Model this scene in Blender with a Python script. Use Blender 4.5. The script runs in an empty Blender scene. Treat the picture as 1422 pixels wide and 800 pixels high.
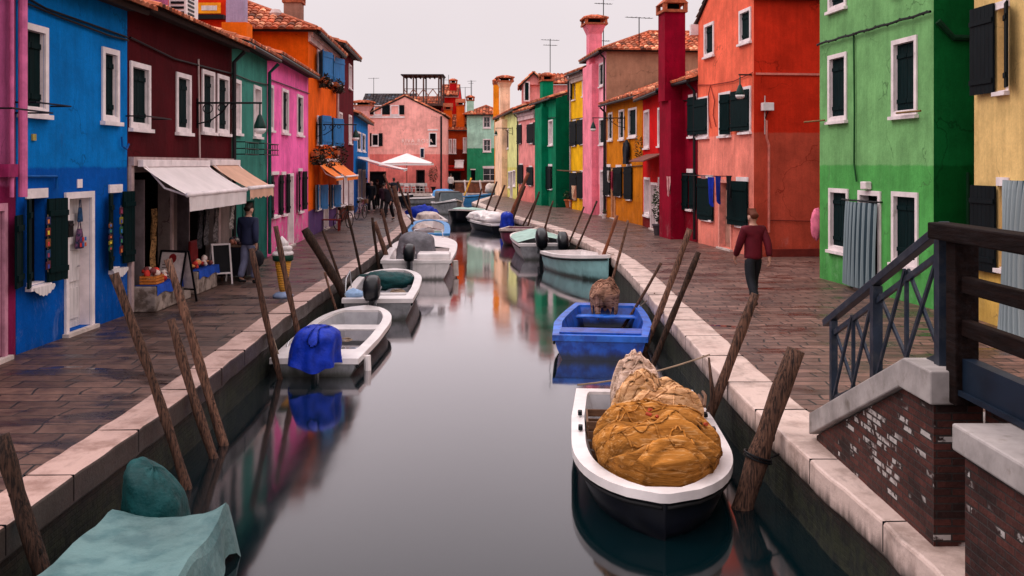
import bpy, bmesh, math, random
from mathutils import Vector, Matrix, noise as mnoise
random.seed(7)
scene = bpy.context.scene
COL = scene.collection
F, CX, HY, H, WATER = 1383.0, 711.0, 228.0, 2.65, -0.7     # 35 mm lens, level camera 2.65 m above the paving
CAM = Vector((0, 0, H))
def V(*a): return Vector(a)
def gp(px, py, z=0.0):
    Y = F*(H-z)/(py-HY); return V((px-CX)*Y/F, Y, z)
def pY(px, py, Y): return V((px-CX)*Y/F, Y, H-(py-HY)*Y/F)
def lin(c):
    return tuple(((v/255)/12.92 if v/255 <= .04045 else ((v/255+.055)/1.055)**2.4) for v in c)

# ------------------------------------------------------------------ materials
def nodes_of(name):
    m = bpy.data.materials.new(name); m.use_nodes = True
    nt = m.node_tree; b = nt.nodes['Principled BSDF']
    return m, nt, b
def N(nt, t, **kw):
    n = nt.nodes.new(t)
    for k, v in kw.items(): setattr(n, k, v)
    return n
def L(nt, a, b): nt.links.new(a, b)
def math_n(nt, op, a, b=None, clamp=False):
    n = N(nt, 'ShaderNodeMath', operation=op, use_clamp=clamp)
    for i, v in enumerate((a, b)):
        if v is None: continue
        if isinstance(v, (int, float)): n.inputs[i].default_value = v
        else: L(nt, v, n.inputs[i])
    return n.outputs[0]
def mixc(nt, fac, a, b, blend='MIX'):
    n = N(nt, 'ShaderNodeMix', data_type='RGBA', blend_type=blend)
    for s, v in ((n.inputs[0], fac), (n.inputs[6], a), (n.inputs[7], b)):
        if isinstance(v, (int, float)): s.default_value = v
        elif isinstance(v, tuple): s.default_value = (*v[:3], 1)
        else: L(nt, v, s)
    return n.outputs[2]
def noise_n(nt, vec, scale, detail=4, rough=.6, dist=0):
    n = N(nt, 'ShaderNodeTexNoise'); n.inputs['Scale'].default_value = scale
    n.inputs['Detail'].default_value = detail; n.inputs['Roughness'].default_value = rough
    n.inputs['Distortion'].default_value = dist
    if vec is not None: L(nt, vec, n.inputs['Vector'])
    return n.outputs['Fac']
def ramp(nt, fac, p0, p1, c0=0., c1=1.):
    n = N(nt, 'ShaderNodeMapRange', interpolation_type='SMOOTHSTEP')
    n.inputs['From Min'].default_value = p0; n.inputs['From Max'].default_value = p1
    n.inputs['To Min'].default_value = c0; n.inputs['To Max'].default_value = c1
    L(nt, fac, n.inputs['Value']); return n.outputs[0]
def coord(nt, stretch=(1, 1, 1), off=(0, 0, 0)):
    tc = N(nt, 'ShaderNodeTexCoord'); mp = N(nt, 'ShaderNodeMapping')
    mp.inputs['Scale'].default_value = stretch; mp.inputs['Location'].default_value = off
    L(nt, tc.outputs['Object'], mp.inputs['Vector']); return mp.outputs[0]
def bump_n(nt, b, h, strength, dist=.02):
    n = N(nt, 'ShaderNodeBump'); n.inputs['Strength'].default_value = strength; n.inputs['Distance'].default_value = dist
    L(nt, h, n.inputs['Height']); L(nt, n.outputs[0], b.inputs['Normal'])

def mk(name, col, rough=.6, metal=0., var=.3, scale=5., stretch=(1, 1, 1), bump=0., bscale=30., tint=False, col2=None, spec=.18, cov=(.45, .62), bdist=.01, slime=0.):
    m, nt, b = nodes_of(name)
    v = coord(nt, stretch); n1 = noise_n(nt, v, scale)
    c = tuple(col)
    if col2 is not None:
        c = mixc(nt, ramp(nt, noise_n(nt, v, scale*1.7, 5), *cov), c, tuple(col2))
    k = ramp(nt, n1, .25, .75, 1-var, 1+var*.6)
    kk = N(nt, 'ShaderNodeCombineColor')
    for i in range(3): L(nt, k, kk.inputs[i])
    c = mixc(nt, 1.0, c, kk.outputs[0], 'MULTIPLY')
    if tint:
        a = N(nt, 'ShaderNodeAttribute', attribute_name='tint')
        c = mixc(nt, 1.0, c, a.outputs['Color'], 'MULTIPLY')
    if slime:
        s = N(nt, 'ShaderNodeSeparateXYZ'); L(nt, N(nt, 'ShaderNodeTexCoord').outputs['Object'], s.inputs[0])
        zz = math_n(nt, 'ADD', s.outputs['Z'], math_n(nt, 'MULTIPLY', noise_n(nt, coord(nt, (3, 3, .6)), 3, 5, .7), -.16))
        c = mixc(nt, ramp(nt, zz, slime-.10, slime+.05, .88, 0), c, (.018, .020, .012))
        c = mixc(nt, ramp(nt, noise_n(nt, coord(nt, (7, 7, .7)), 2.5, 6, .75), .56, .72, 0, .45), c, (.06, .05, .04))
    L(nt, c, b.inputs['Base Color'])
    b.inputs['Roughness'].default_value = rough; b.inputs['Metallic'].default_value = metal
    b.inputs['Specular IOR Level'].default_value = spec
    if bump: bump_n(nt, b, noise_n(nt, v, bscale, 5), bump, bdist)
    if tint: m['tint'] = 1
    return m

def plaster(name, up, lo=None, split=3.0, peel=0., damp=.5, k=1.0, seed=0.):
    """painted render: blotches, rain streaks, patches, damp foot, optional lower coat with a soft uneven edge"""
    m, nt, b = nodes_of(name)
    up = tuple(v*k for v in lin(up)); lo = tuple(v*k for v in lin(lo)) if lo else None
    v = coord(nt, (1, 1, 1), (seed, seed*2, 0)); vs = coord(nt, (3.5, 3.5, .35), (seed, 0, 0))
    tc = N(nt, 'ShaderNodeTexCoord'); sx = N(nt, 'ShaderNodeSeparateXYZ'); L(nt, tc.outputs['Object'], sx.inputs[0])
    z = sx.outputs['Z']
    c = up
    if lo:
        e = math_n(nt, 'ADD', z, math_n(nt, 'MULTIPLY', math_n(nt, 'SUBTRACT', noise_n(nt, v, 2.2, 5), .5), .12))
        c = mixc(nt, ramp(nt, e, split-.03, split+.03), lo, up)
    blot = ramp(nt, noise_n(nt, v, 1.1, 6, .65), .28, .72, .72, 1.12)
    streak = ramp(nt, noise_n(nt, vs, 1.6, 5, .7), .25, .70, .84, 1.06)
    fine = ramp(nt, noise_n(nt, v, 26, 4), .3, .7, .93, 1.05)
    foot = ramp(nt, math_n(nt, 'ADD', z, math_n(nt, 'MULTIPLY', noise_n(nt, vs, 2.0, 5), 1.3)), .35, 1.25, 1-damp*.6, 1.0)
    kk = math_n(nt, 'MULTIPLY', math_n(nt, 'MULTIPLY', blot, streak), math_n(nt, 'MULTIPLY', fine, foot))
    cc = N(nt, 'ShaderNodeCombineColor')
    for i in range(3): L(nt, kk, cc.inputs[i])
    c = mixc(nt, 1.0, c, cc.outputs[0], 'MULTIPLY')
    pale = ramp(nt, noise_n(nt, v, .9, 7, .7, .6), .60, .74, 0, .14)
    c = mixc(nt, pale, c, tuple(min(1, u*1.3+.02) for u in up))
    stain = ramp(nt, noise_n(nt, coord(nt, (1.6, 1.6, .5), (seed*3, 5, 1)), 1.5, 7, .75), .58, .74, 0, .50)
    c = mixc(nt, stain, c, tuple(u*.45+.012 for u in up))
    sal = math_n(nt, 'MULTIPLY', ramp(nt, noise_n(nt, coord(nt, (1, 1, .7), (seed, 9, 2)), 2.4, 8, .8, .5), .52, .66), ramp(nt, z, .05, 1.7, .34, 0))
    c = mixc(nt, sal, c, tuple(min(1, u*.8+.16) for u in (lo or up)))
    wv_ = N(nt, 'ShaderNodeVectorMath', operation='ADD'); L(nt, v, wv_.inputs[0]); wn = N(nt, 'ShaderNodeTexNoise'); wn.inputs['Scale'].default_value = 1.6; wn.inputs['Detail'].default_value = 5; L(nt, v, wn.inputs['Vector']); L(nt, wn.outputs['Color'], wv_.inputs[1])
    vo = N(nt, 'ShaderNodeTexVoronoi', feature='DISTANCE_TO_EDGE'); vo.inputs['Scale'].default_value = .55; L(nt, wv_.outputs[0], vo.inputs['Vector'])
    ck = math_n(nt, 'MULTIPLY', ramp(nt, vo.outputs['Distance'], .002, .010, .6, 0), ramp(nt, noise_n(nt, v, .8, 3), .5, .6))
    c = mixc(nt, ck, c, tuple(u*.3 for u in up))
    if peel:
        pf = math_n(nt, 'MULTIPLY', ramp(nt, noise_n(nt, v, 3.5, 8, .75), .56-.04*peel, .60), ramp(nt, z, .2, 1.9, 1, 0))
        c = mixc(nt, pf, c, (.45, .40, .37))
    L(nt, c, b.inputs['Base Color']); b.inputs['Roughness'].default_value = .85; b.inputs['Specular IOR Level'].default_value = .06
    bump_n(nt, b, math_n(nt, 'ADD', noise_n(nt, v, 7, 6, .6), math_n(nt, 'MULTIPLY', noise_n(nt, v, 60, 3), .3)), .55, .02)
    return m

def paving(name, tone, joint, wet, bw=.78, rh=.34):
    m, nt, b = nodes_of(name)
    v = coord(nt)
    dv = N(nt, 'ShaderNodeVectorMath', operation='ADD'); L(nt, v, dv.inputs[0])
    wob = N(nt, 'ShaderNodeTexNoise'); wob.inputs['Scale'].default_value = .7; L(nt, v, wob.inputs['Vector'])
    ws = N(nt, 'ShaderNodeVectorMath', operation='MULTIPLY'); L(nt, wob.outputs['Color'], ws.inputs[0]); ws.inputs[1].default_value = (.5, .16, 0)
    L(nt, ws.outputs[0], dv.inputs[1])
    br = N(nt, 'ShaderNodeTexBrick', offset=.43, squash=1.25, squash_frequency=3)
    L(nt, dv.outputs[0], br.inputs['Vector'])
    br.inputs['Scale'].default_value = 1; br.inputs['Brick Width'].default_value = bw; br.inputs['Row Height'].default_value = rh
    br.inputs['Mortar Size'].default_value = .014; br.inputs['Mortar Smooth'].default_value = .3; br.inputs['Bias'].default_value = -.1
    br.inputs['Color1'].default_value = (*[t*1.3 for t in tone], 1); br.inputs['Color2'].default_value = (tone[0]*.58, tone[1]*.55, tone[2]*.56, 1)
    br.inputs['Mortar'].default_value = (*joint, 1)
    big = noise_n(nt, v, .55, 6, .65); mid = noise_n(nt, v, 5, 6, .7)
    c = br.outputs['Color']
    k = math_n(nt, 'MULTIPLY', ramp(nt, big, .3, .7, .62, 1.15), ramp(nt, mid, .25, .75, .62, 1.25))
    cc = N(nt, 'ShaderNodeCombineColor')
    for i in range(3): L(nt, k, cc.inputs[i])
    c = mixc(nt, 1.0, c, cc.outputs[0], 'MULTIPLY')
    wetm = ramp(nt, noise_n(nt, coord(nt, (.6, 1.4, 1), (3, 7, 0)), 1.0, 5, .6), .50, .60)
    c = mixc(nt, math_n(nt, 'MULTIPLY', wetm, wet), c, (.018, .013, .012))
    pud = ramp(nt, noise_n(nt, coord(nt, (.45, 1.3, 1), (11, 2, 0)), 1.1, 3, .5), .66, .69)
    c = mixc(nt, math_n(nt, 'MULTIPLY', pud, .8), c, (.012, .010, .010))
    L(nt, c, b.inputs['Base Color'])
    r = math_n(nt, 'SUBTRACT', ramp(nt, mid, .3, .7, .42, .62), math_n(nt, 'MULTIPLY', wetm, .22))
    r = math_n(nt, 'MULTIPLY', r, math_n(nt, 'SUBTRACT', 1.0, math_n(nt, 'MULTIPLY', pud, .9)))
    L(nt, r, b.inputs['Roughness']); b.inputs['Specular IOR Level'].default_value = .32
    hgt = math_n(nt, 'ADD', math_n(nt, 'MULTIPLY', br.outputs['Fac'], -1.0), math_n(nt, 'MULTIPLY', mid, .6))
    hgt = math_n(nt, 'MULTIPLY', hgt, math_n(nt, 'SUBTRACT', 1.0, pud))
    bump_n(nt, b, hgt, .7, .012)
    return m

def brickmat(name, c1, c2, mortar, white=.0, moss=0., vertical=True):
    m, nt, b = nodes_of(name)
    g = N(nt, 'ShaderNodeTexCoord'); s = N(nt, 'ShaderNodeSeparateXYZ'); L(nt, g.outputs['Object'], s.inputs[0])
    cb = N(nt, 'ShaderNodeCombineXYZ'); L(nt, math_n(nt, 'ADD', s.outputs['X'], s.outputs['Y']), cb.inputs[0]); L(nt, s.outputs['Z'], cb.inputs[1])
    br = N(nt, 'ShaderNodeTexBrick', offset=.5); L(nt, cb.outputs[0], br.inputs['Vector'])
    br.inputs['Scale'].default_value = 1; br.inputs['Brick Width'].default_value = .21; br.inputs['Row Height'].default_value = .052
    br.inputs['Mortar Size'].default_value = .006; br.inputs['Mortar Smooth'].default_value = .4
    br.inputs['Color1'].default_value = (*c1, 1); br.inputs['Color2'].default_value = (*c2, 1); br.inputs['Mortar'].default_value = (*mortar, 1)
    v = coord(nt); n1 = noise_n(nt, v, 3, 6, .7)
    k = ramp(nt, n1, .25, .75, .45, 1.4); cc = N(nt, 'ShaderNodeCombineColor')
    for i in range(3): L(nt, k, cc.inputs[i])
    c = mixc(nt, 1., br.outputs['Color'], cc.outputs[0], 'MULTIPLY')
    if white:
        br2 = N(nt, 'ShaderNodeTexBrick', offset=.5); L(nt, cb.outputs[0], br2.inputs['Vector'])
        br2.inputs['Scale'].default_value = 1; br2.inputs['Brick Width'].default_value = .21; br2.inputs['Row Height'].default_value = .052
        br2.inputs['Mortar Size'].default_value = .008
        br2.inputs['Color1'].default_value = (0, 0, 0, 1); br2.inputs['Color2'].default_value = (1, 1, 1, 1); br2.inputs['Mortar'].default_value = (0, 0, 0, 1)
        w = math_n(nt, 'MULTIPLY', ramp(nt, math_n(nt, 'ADD', br2.outputs['Color'], math_n(nt, 'MULTIPLY', noise_n(nt, v, 1.3, 2), 2.6)), 2.04, 2.16), ramp(nt, noise_n(nt, v, 14, 5), .42, .52))
        c = mixc(nt, math_n(nt, 'MULTIPLY', w, white), c, (.52, .47, .45))
    if moss:
        zz = ramp(nt, math_n(nt, 'ADD', s.outputs['Z'], math_n(nt, 'MULTIPLY', noise_n(nt, v, 4, 6, .7), .5)), -.25, .12, 1, 0)
        c = mixc(nt, math_n(nt, 'MULTIPLY', zz, moss), c, mixc(nt, ramp(nt, noise_n(nt, v, 9, 5), .4, .6), (.004, .006, .004), (.015, .018, .008)))
    L(nt, c, b.inputs['Base Color']); b.inputs['Roughness'].default_value = .8; b.inputs['Specular IOR Level'].default_value = .25
    bump_n(nt, b, math_n(nt, 'ADD', math_n(nt, 'MULTIPLY', br.outputs['Fac'], -1.), noise_n(nt, v, 22, 5)), .8, .015)
    return m

M = {}
M['stone'] = mk('istrian_stone', (.60, .50, .46), .55, var=.28, scale=2.2, bump=.3, bscale=22, col2=(.40, .30, .26), cov=(.52, .72))
M['stone_pale'] = mk('coping_stone', (.32, .285, .275), .6, var=.35, scale=3.0, bump=.4, bscale=18, col2=(.20, .17, .15), cov=(.55, .75))
M['frame'] = mk('window_stone', (.78, .68, .68), .6, var=.18, scale=3, bump=.15, bscale=20, col2=(.52, .44, .42), cov=(.58, .8))
M['green_sh'] = mk('dark_green_paint', (.002, .012, .013), .65, spec=.05, var=.35, scale=3, stretch=(6, 6, .6))
M['black_sh'] = mk('black_green_paint', (.003, .006, .008), .6, spec=.08, var=.4, scale=3, stretch=(6, 6, .6))
M['blue_sh'] = mk('blue_shutter_paint', (.02, .17, .42), .5, var=.3, scale=3, stretch=(6, 6, .6))
M['dark'] = mk('dark_room', (.005, .005, .007), .9, var=.2, spec=.05)
M['curtain'] = mk('white_curtain', (.62, .56, .55), .8, var=.25, scale=4, stretch=(5, 5, .5))
M['glass'] = mk('window_glass', (.012, .014, .018), .06, var=.2, spec=.6)
M['tile'] = mk('roof_tile', (.50, .125, .055), .8, var=.45, scale=7, tint=True, bump=.3, bscale=40)
M['soffit'] = mk('soffit_wood', (.030, .016, .014), .8, var=.3)
M['gutter'] = mk('gutter_metal', (.018, .016, .018), .45, .3, var=.3)
M['pipe_pale'] = mk('pale_pipe', (.50, .38, .36), .55, var=.25, scale=4)
M['iron'] = mk('black_iron', (.006, .007, .009), .45, .4, var=.3)
M['steel'] = mk('slate_blue_steel', (.018, .026, .042), .42, .2, var=.3, scale=6, col2=(.035, .040, .052))
M['pole'] = mk('weathered_pole_wood', (.105, .052, .034), .75, var=.55, scale=5, stretch=(9, 9, .8), bump=.9, bscale=9, col2=(.022, .013, .011), bdist=.03, tint=True)
M['beam'] = mk('dark_oiled_timber', (.010, .0048, .004), .75, spec=.05, var=.5, scale=4, stretch=(6, .7, 6), bump=.6, bscale=12, col2=(.012, .008, .008))
M['white'] = mk('white_gelcoat', (.72, .66, .65), .28, var=.16, scale=2.5, col2=(.5, .45, .43), cov=(.6, .85), spec=.5)
M['greyw'] = mk('grey_gelcoat', (.36, .35, .37), .35, var=.25, scale=3, spec=.5)
M['hull_white'] = mk('white_hull', (.62, .57, .56), .35, var=.2, scale=2.5, spec=.5, slime=.13)
M['hull_dark'] = mk('navy_hull', (.003, .004, .008), .35, var=.3, spec=.3)
M['hull_grey'] = mk('weathered_grey_hull', (.20, .20, .21), .4, var=.4, scale=4, spec=.4, slime=.13)
M['bluepaint'] = mk('royal_blue_boat_paint', (.006, .075, .44), .35, var=.35, scale=3, col2=(.003, .035, .26), spec=.5, slime=.15)
M['bluerim'] = mk('bright_blue_rim_paint', (.018, .14, .62), .35, var=.3, scale=3, col2=(.01, .07, .40), spec=.5)
M['skyblue'] = mk('light_blue_paint', (.05, .26, .58), .4, var=.25, scale=3)
M['mint'] = mk('mint_gelcoat', (.20, .40, .40), .3, var=.25, scale=2, spec=.5, slime=.14)
M['maroonhull'] = mk('wine_red_hull', (.15, .022, .05), .35, var=.3, spec=.5, slime=.14)
M['bluecloth'] = mk('royal_blue_tarp', (.004, .028, .36), .55, var=.4, scale=5, bump=.8, bscale=6, bdist=.04)
M['tealcloth'] = mk('dark_teal_tarp', (.004, .050, .052), .6, var=.45, scale=5, bump=.9, bscale=5, bdist=.05)
M['tealpale'] = mk('faded_teal_tarp', (.100, .180, .180), .5, var=.3, scale=1.3, bump=.7, bscale=4, bdist=.05, col2=(.062, .130, .135))
M['greycloth'] = mk('grey_tarp', (.15, .145, .16), .75, var=.35, scale=4, bump=.9, bscale=5, bdist=.05)
M['palegreen'] = mk('pale_green_cover', (.30, .46, .40), .55, var=.25, scale=3, bump=.3, bscale=14)
M['beige'] = mk('beige_cover', (.55, .46, .42), .7, var=.3, scale=4, bump=.5, bscale=14)
M['motor'] = mk('black_motor_cowl', (.005, .006, .009), .35, var=.2, spec=.35)
M['rope'] = mk('rope', (.28, .20, .14), .9, var=.4)
M['rubber'] = mk('black_rubber', (.008, .008, .009), .6)
M['chrome'] = mk('chrome', (.5, .5, .52), .25, .9)
M['awn_white'] = mk('white_awning_cloth', (.70, .62, .61), .8, var=.12, scale=2, bump=.15, bscale=30)
M['awn_beige'] = mk('beige_awning_cloth', (.64, .37, .26), .8, var=.15, scale=2)
M['awn_orange'] = mk('orange_awning_cloth', (.85, .19, .012), .7, var=.2, scale=3)
M['skin'] = mk('skin', (.42, .22, .16), .6, var=.1)
M['hair'] = mk('dark_hair', (.018, .010, .007), .7)
M['hair_red'] = mk('auburn_hair', (.10, .025, .012), .7)
M['wood'] = mk('brown_wood', (.14, .07, .04), .65, var=.4, stretch=(1, 1, 6))
M['leaf'] = mk('foliage', (.030, .050, .020), .6, var=.5, tint=True)
M['terracotta'] = mk('terracotta_pot', (.45, .11, .035), .75, var=.25)
def flat(name, rgb, rough=.7, **k):
    if name not in M: M[name] = mk(name, lin(rgb), rough, **k)
    return M[name]

# ------------------------------------------------------------------ mesh builder
class MB:
    def __init__(s): s.v = []; s.f = []; s.m = []; s.t = []
    def face(s, pts, mi=0, t=1.0):
        b = len(s.v); s.v += [Vector(p) for p in pts]; s.f.append(list(range(b, b+len(pts)))); s.m.append(mi); s.t.append(t)
    def raw(s, pts, faces, mi=0, t=1.0):
        b = len(s.v); s.v += [Vector(p) for p in pts]
        for f in faces: s.f.append([b+i for i in f]); s.m.append(mi); s.t.append(t)
    def obox(s, o, a, b, c, mi=0, t=1.0):
        o, a, b, c = map(Vector, (o, a, b, c))
        if a.cross(b).dot(c) < 0: o = o+c; c = -c
        p = [o, o+a, o+a+b, o+b, o+c, o+a+c, o+a+b+c, o+b+c]
        s.raw(p, [(0, 3, 2, 1), (4, 5, 6, 7), (0, 1, 5, 4), (1, 2, 6, 5), (2, 3, 7, 6), (3, 0, 4, 7)], mi, t)
    def box(s, x0, x1, y0, y1, z0, z1, mi=0, t=1.0): s.obox((x0, y0, z0), (x1-x0, 0, 0), (0, y1-y0, 0), (0, 0, z1-z0), mi, t)
    def bar(s, p0, p1, w, h, mi=0, t=1.0, up=(0, 0, 1)):
        p0, p1 = Vector(p0), Vector(p1); d = p1-p0; u = Vector(up)
        x = d.cross(u)
        if x.length < 1e-5: x = d.cross(V(1, 0, 0))
        x.normalize(); z = x.cross(d).normalized()
        s.obox(p0-x*w/2-z*h/2, d, x*w, z*h, mi, t)
    def path(s, pts, rad, seg=8, mi=0, t=1.0, caps=True, closed=False):
        pts = [Vector(p) for p in pts]; n = len(pts)
        rad = rad if isinstance(rad, (list, tuple)) else [rad]*n
        b = len(s.v); ref = None
        for i, p in enumerate(pts):
            if closed: d = pts[(i+1) % n]-pts[i-1]
            else: d = pts[min(i+1, n-1)]-pts[max(i-1, 0)]
            d.normalize()
            if ref is None: ref = V(0, 0, 1) if abs(d.z) < .9 else V(1, 0, 0)
            x = (ref-d*ref.dot(d)).normalized(); y = d.cross(x); ref = x
            for k in range(seg):
                a = 2*math.pi*k/seg; s.v.append(p+(x*math.cos(a)+y*math.sin(a))*rad[i])
        m = n if closed else n-1
        for i in range(m):
            for k in range(seg):
                j = (i+1) % n
                s.f.append([b+i*seg+k, b+i*seg+(k+1) % seg, b+j*seg+(k+1) % seg, b+j*seg+k]); s.m.append(mi); s.t.append(t)
        if caps and not closed:
            s.f.append([b+k for k in range(seg)][::-1]); s.m.append(mi); s.t.append(t)
            s.f.append([b+(n-1)*seg+k for k in range(seg)]); s.m.append(mi); s.t.append(t)
    def ring(s, c, ax, R, r, seg=24, sec=6, mi=0):
        ax = Vector(ax).normalized(); x = ax.orthogonal().normalized(); y = ax.cross(x)
        s.path([Vector(c)+(x*math.cos(2*math.pi*i/seg)+y*math.sin(2*math.pi*i/seg))*R for i in range(seg)], r, sec, mi, closed=True)
    def lathe(s, c, prof, seg=16, mi=0, t=1.0):
        c = Vector(c); b = len(s.v); n = len(prof)
        for r, z in prof:
            for k in range(seg):
                a = 2*math.pi*k/seg; s.v.append(c+V(r*math.cos(a), r*math.sin(a), z))
        for i in range(n-1):
            for k in range(seg):
                s.f.append([b+i*seg+k, b+i*seg+(k+1) % seg, b+(i+1)*seg+(k+1) % seg, b+(i+1)*seg+k]); s.m.append(mi); s.t.append(t)
        s.f.append([b+k for k in range(seg)][::-1]); s.m.append(mi); s.t.append(t)
        s.f.append([b+(n-1)*seg+k for k in range(seg)]); s.m.append(mi); s.t.append(t)
    def prism(s, poly, vec, mi=0, t=1.0):
        vec = Vector(vec); p = [Vector(q) for q in poly]; n = len(p)
        s.raw(p+[q+vec for q in p], [list(range(n))[::-1], list(range(n, 2*n))]+[(i, (i+1) % n, (i+1) % n+n, i+n) for i in range(n)], mi, t)
    def blob(s, c, rad, seed=0, amp=.2, freq=2., rot=0., seg=20, rings=12, mi=0, squash=(1, 1, 1), zmin=None):
        c = Vector(c); b = len(s.v); R = Matrix.Rotation(rot, 3, 'Z')
        for i in range(rings+1):
            th = math.pi*i/rings
            for k in range(seg):
                a = 2*math.pi*k/seg; d = V(math.sin(th)*math.cos(a), math.sin(th)*math.sin(a), math.cos(th))
                q = V(d.x*squash[0], d.y*squash[1], d.z*squash[2])*freq+V(seed*7.1, seed*3.3, seed)
                k2 = 1+amp*(mnoise.fractal(q, 1., 2., 4))
                p = c+R @ V(d.x*rad[0]*k2, d.y*rad[1]*k2, d.z*rad[2]*k2)
                if zmin is not None: p.z = max(p.z, zmin)
                s.v.append(p)
        for i in range(rings):
            for k in range(seg):
                s.f.append([b+i*seg+k, b+(i+1)*seg+k, b+(i+1)*seg+(k+1) % seg, b+i*seg+(k+1) % seg]); s.m.append(mi); s.t.append(1.0)
    def build(s, name, mats, parent=None, smooth=False, bevel=0., weld=False):
        me = bpy.data.meshes.new(name)
        off = world_of(parent)
        me.from_pydata([tuple(p-off) for p in s.v], [], s.f)
        if not isinstance(mats, (list, tuple)): mats = [mats]
        for m in mats: me.materials.append(m)
        for p, mi in zip(me.polygons, s.m): p.material_index = mi; p.use_smooth = smooth
        if any(m.get('tint') for m in mats):
            a = me.color_attributes.new('tint', 'FLOAT_COLOR', 'CORNER')
            for p, t in zip(me.polygons, s.t):
                cc = (t, t, t, 1) if not isinstance(t, tuple) else (*t, 1)
                for li in p.loop_indices: a.data[li].color = cc
        if weld:
            bm = bmesh.new(); bm.from_mesh(me); bmesh.ops.remove_doubles(bm, verts=bm.verts, dist=1e-4)
            bmesh.ops.recalc_face_normals(bm, faces=bm.faces); bm.to_mesh(me); bm.free()
        me.update()
        o = bpy.data.objects.new(name, me); COL.objects.link(o)
        if parent: o.parent = parent
        if bevel:
            b = o.modifiers.new('bevel', 'BEVEL'); b.width = bevel; b.segments = 2; b.limit_method = 'ANGLE'; b.angle_limit = .7
        return o
def world_of(o):
    p = V(0, 0, 0)
    while o is not None: p = p+o.location; o = o.parent
    return p
def tag(o, label=None, cat=None, group=None, kind=None):
    if label: o['label'] = label
    if cat: o['category'] = cat
    if group: o['group'] = group
    if kind: o['kind'] = kind
    return o
def thing(name, label, cat, loc, group=None):
    o = bpy.data.objects.new(name, None); o.empty_display_size = .2; COL.objects.link(o); o.location = loc
    return tag(o, label, cat, group)
def solo(mb, name, mats, label, cat, group=None, loc=None, **k):
    o = mb.build(name, mats, None, **k)
    me = o.data; c = Vector(loc) if loc is not None else V(sum(v.co.x for v in me.vertices)/len(me.vertices), sum(v.co.y for v in me.vertices)/len(me.vertices), min(v.co.z for v in me.vertices))
    me.transform(Matrix.Translation(-c)); o.location = c
    return tag(o, label, cat, group)
# ------------------------------------------------------------------ houses
class Wall:
    """a vertical wall standing on the ground line A-B; s runs A to B, n points out to the canal side"""
    def __init__(s, A, B, toward=CAM):
        s.A = Vector((A[0], A[1], 0)); s.B = Vector((B[0], B[1], 0))
        s.W = (s.B-s.A).length; s.u = (s.B-s.A).normalized(); s.n = V(s.u.y, -s.u.x, 0)
        if s.n.dot(Vector((toward[0], toward[1], 0))-s.A) < 0: s.n = -s.n
    def pt(s, a, z, d=0.): return s.A+s.u*a+s.n*d+V(0, 0, z)
    def hit(s, px, py, d=0.):
        r = V((px-CX)/F, 1, -(py-HY)/F); o = s.A+s.n*d
        p = CAM+r*((o-CAM).dot(s.n)/r.dot(s.n)); return (p-s.A).dot(s.u), p.z
    def rect(s, x0, yt, yb, x1):
        a, z1 = s.hit(x0, yt); _, z0 = s.hit(x0, yb); b, _ = s.hit(x1, yt)
        if a > b: a, b = b, a
        return a, b, z0, z1
def wbox(mb, w, s0, s1, z0, z1, d0, d1, mi=0, t=1.0):
    mb.obox(w.pt(s0, z0, d0), w.u*(s1-s0), w.n*(d1-d0), V(0, 0, z1-z0), mi, t)
def grid_wall(mb, w, s0, s1, z0, z1, holes, depth=.2, mi=0, rmi=0):
    hs = [(max(a, s0+.01), min(b, s1-.01), max(c, z0), min(d, z1-.01)) for a, b, c, d in holes]
    hs = [h for h in hs if h[1]-h[0] > .02 and h[3]-h[2] > .02]
    S = sorted({s0, s1, *[h[0] for h in hs], *[h[1] for h in hs]}); Z = sorted({z0, z1, *[h[2] for h in hs], *[h[3] for h in hs]})
    for i in range(len(S)-1):
        for j in range(len(Z)-1):
            cs, cz = (S[i]+S[i+1])/2, (Z[j]+Z[j+1])/2
            if any(h[0] < cs < h[1] and h[2] < cz < h[3] for h in hs): continue
            mb.face([w.pt(S[i], Z[j]), w.pt(S[i+1], Z[j]), w.pt(S[i+1], Z[j+1]), w.pt(S[i], Z[j+1])], mi)
    for a, b, c, d in hs:
        P = [(a, c), (b, c), (b, d), (a, d)]
        for k in range(4):
            p, q = P[k], P[(k+1) % 4]
            mb.face([w.pt(*p), w.pt(*p, -depth), w.pt(*q, -depth), w.pt(*q)], rmi)
def clip_range(poly, u):
    vs = []
    for i in range(len(poly)):
        (a, b), (c, d) = poly[i], poly[(i+1) % len(poly)]
        if (a <= u < c) or (c <= u < a): vs.append(b+(d-b)*(u-a)/(c-a))
    return (min(vs), max(vs)) if len(vs) >= 2 else None
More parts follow.
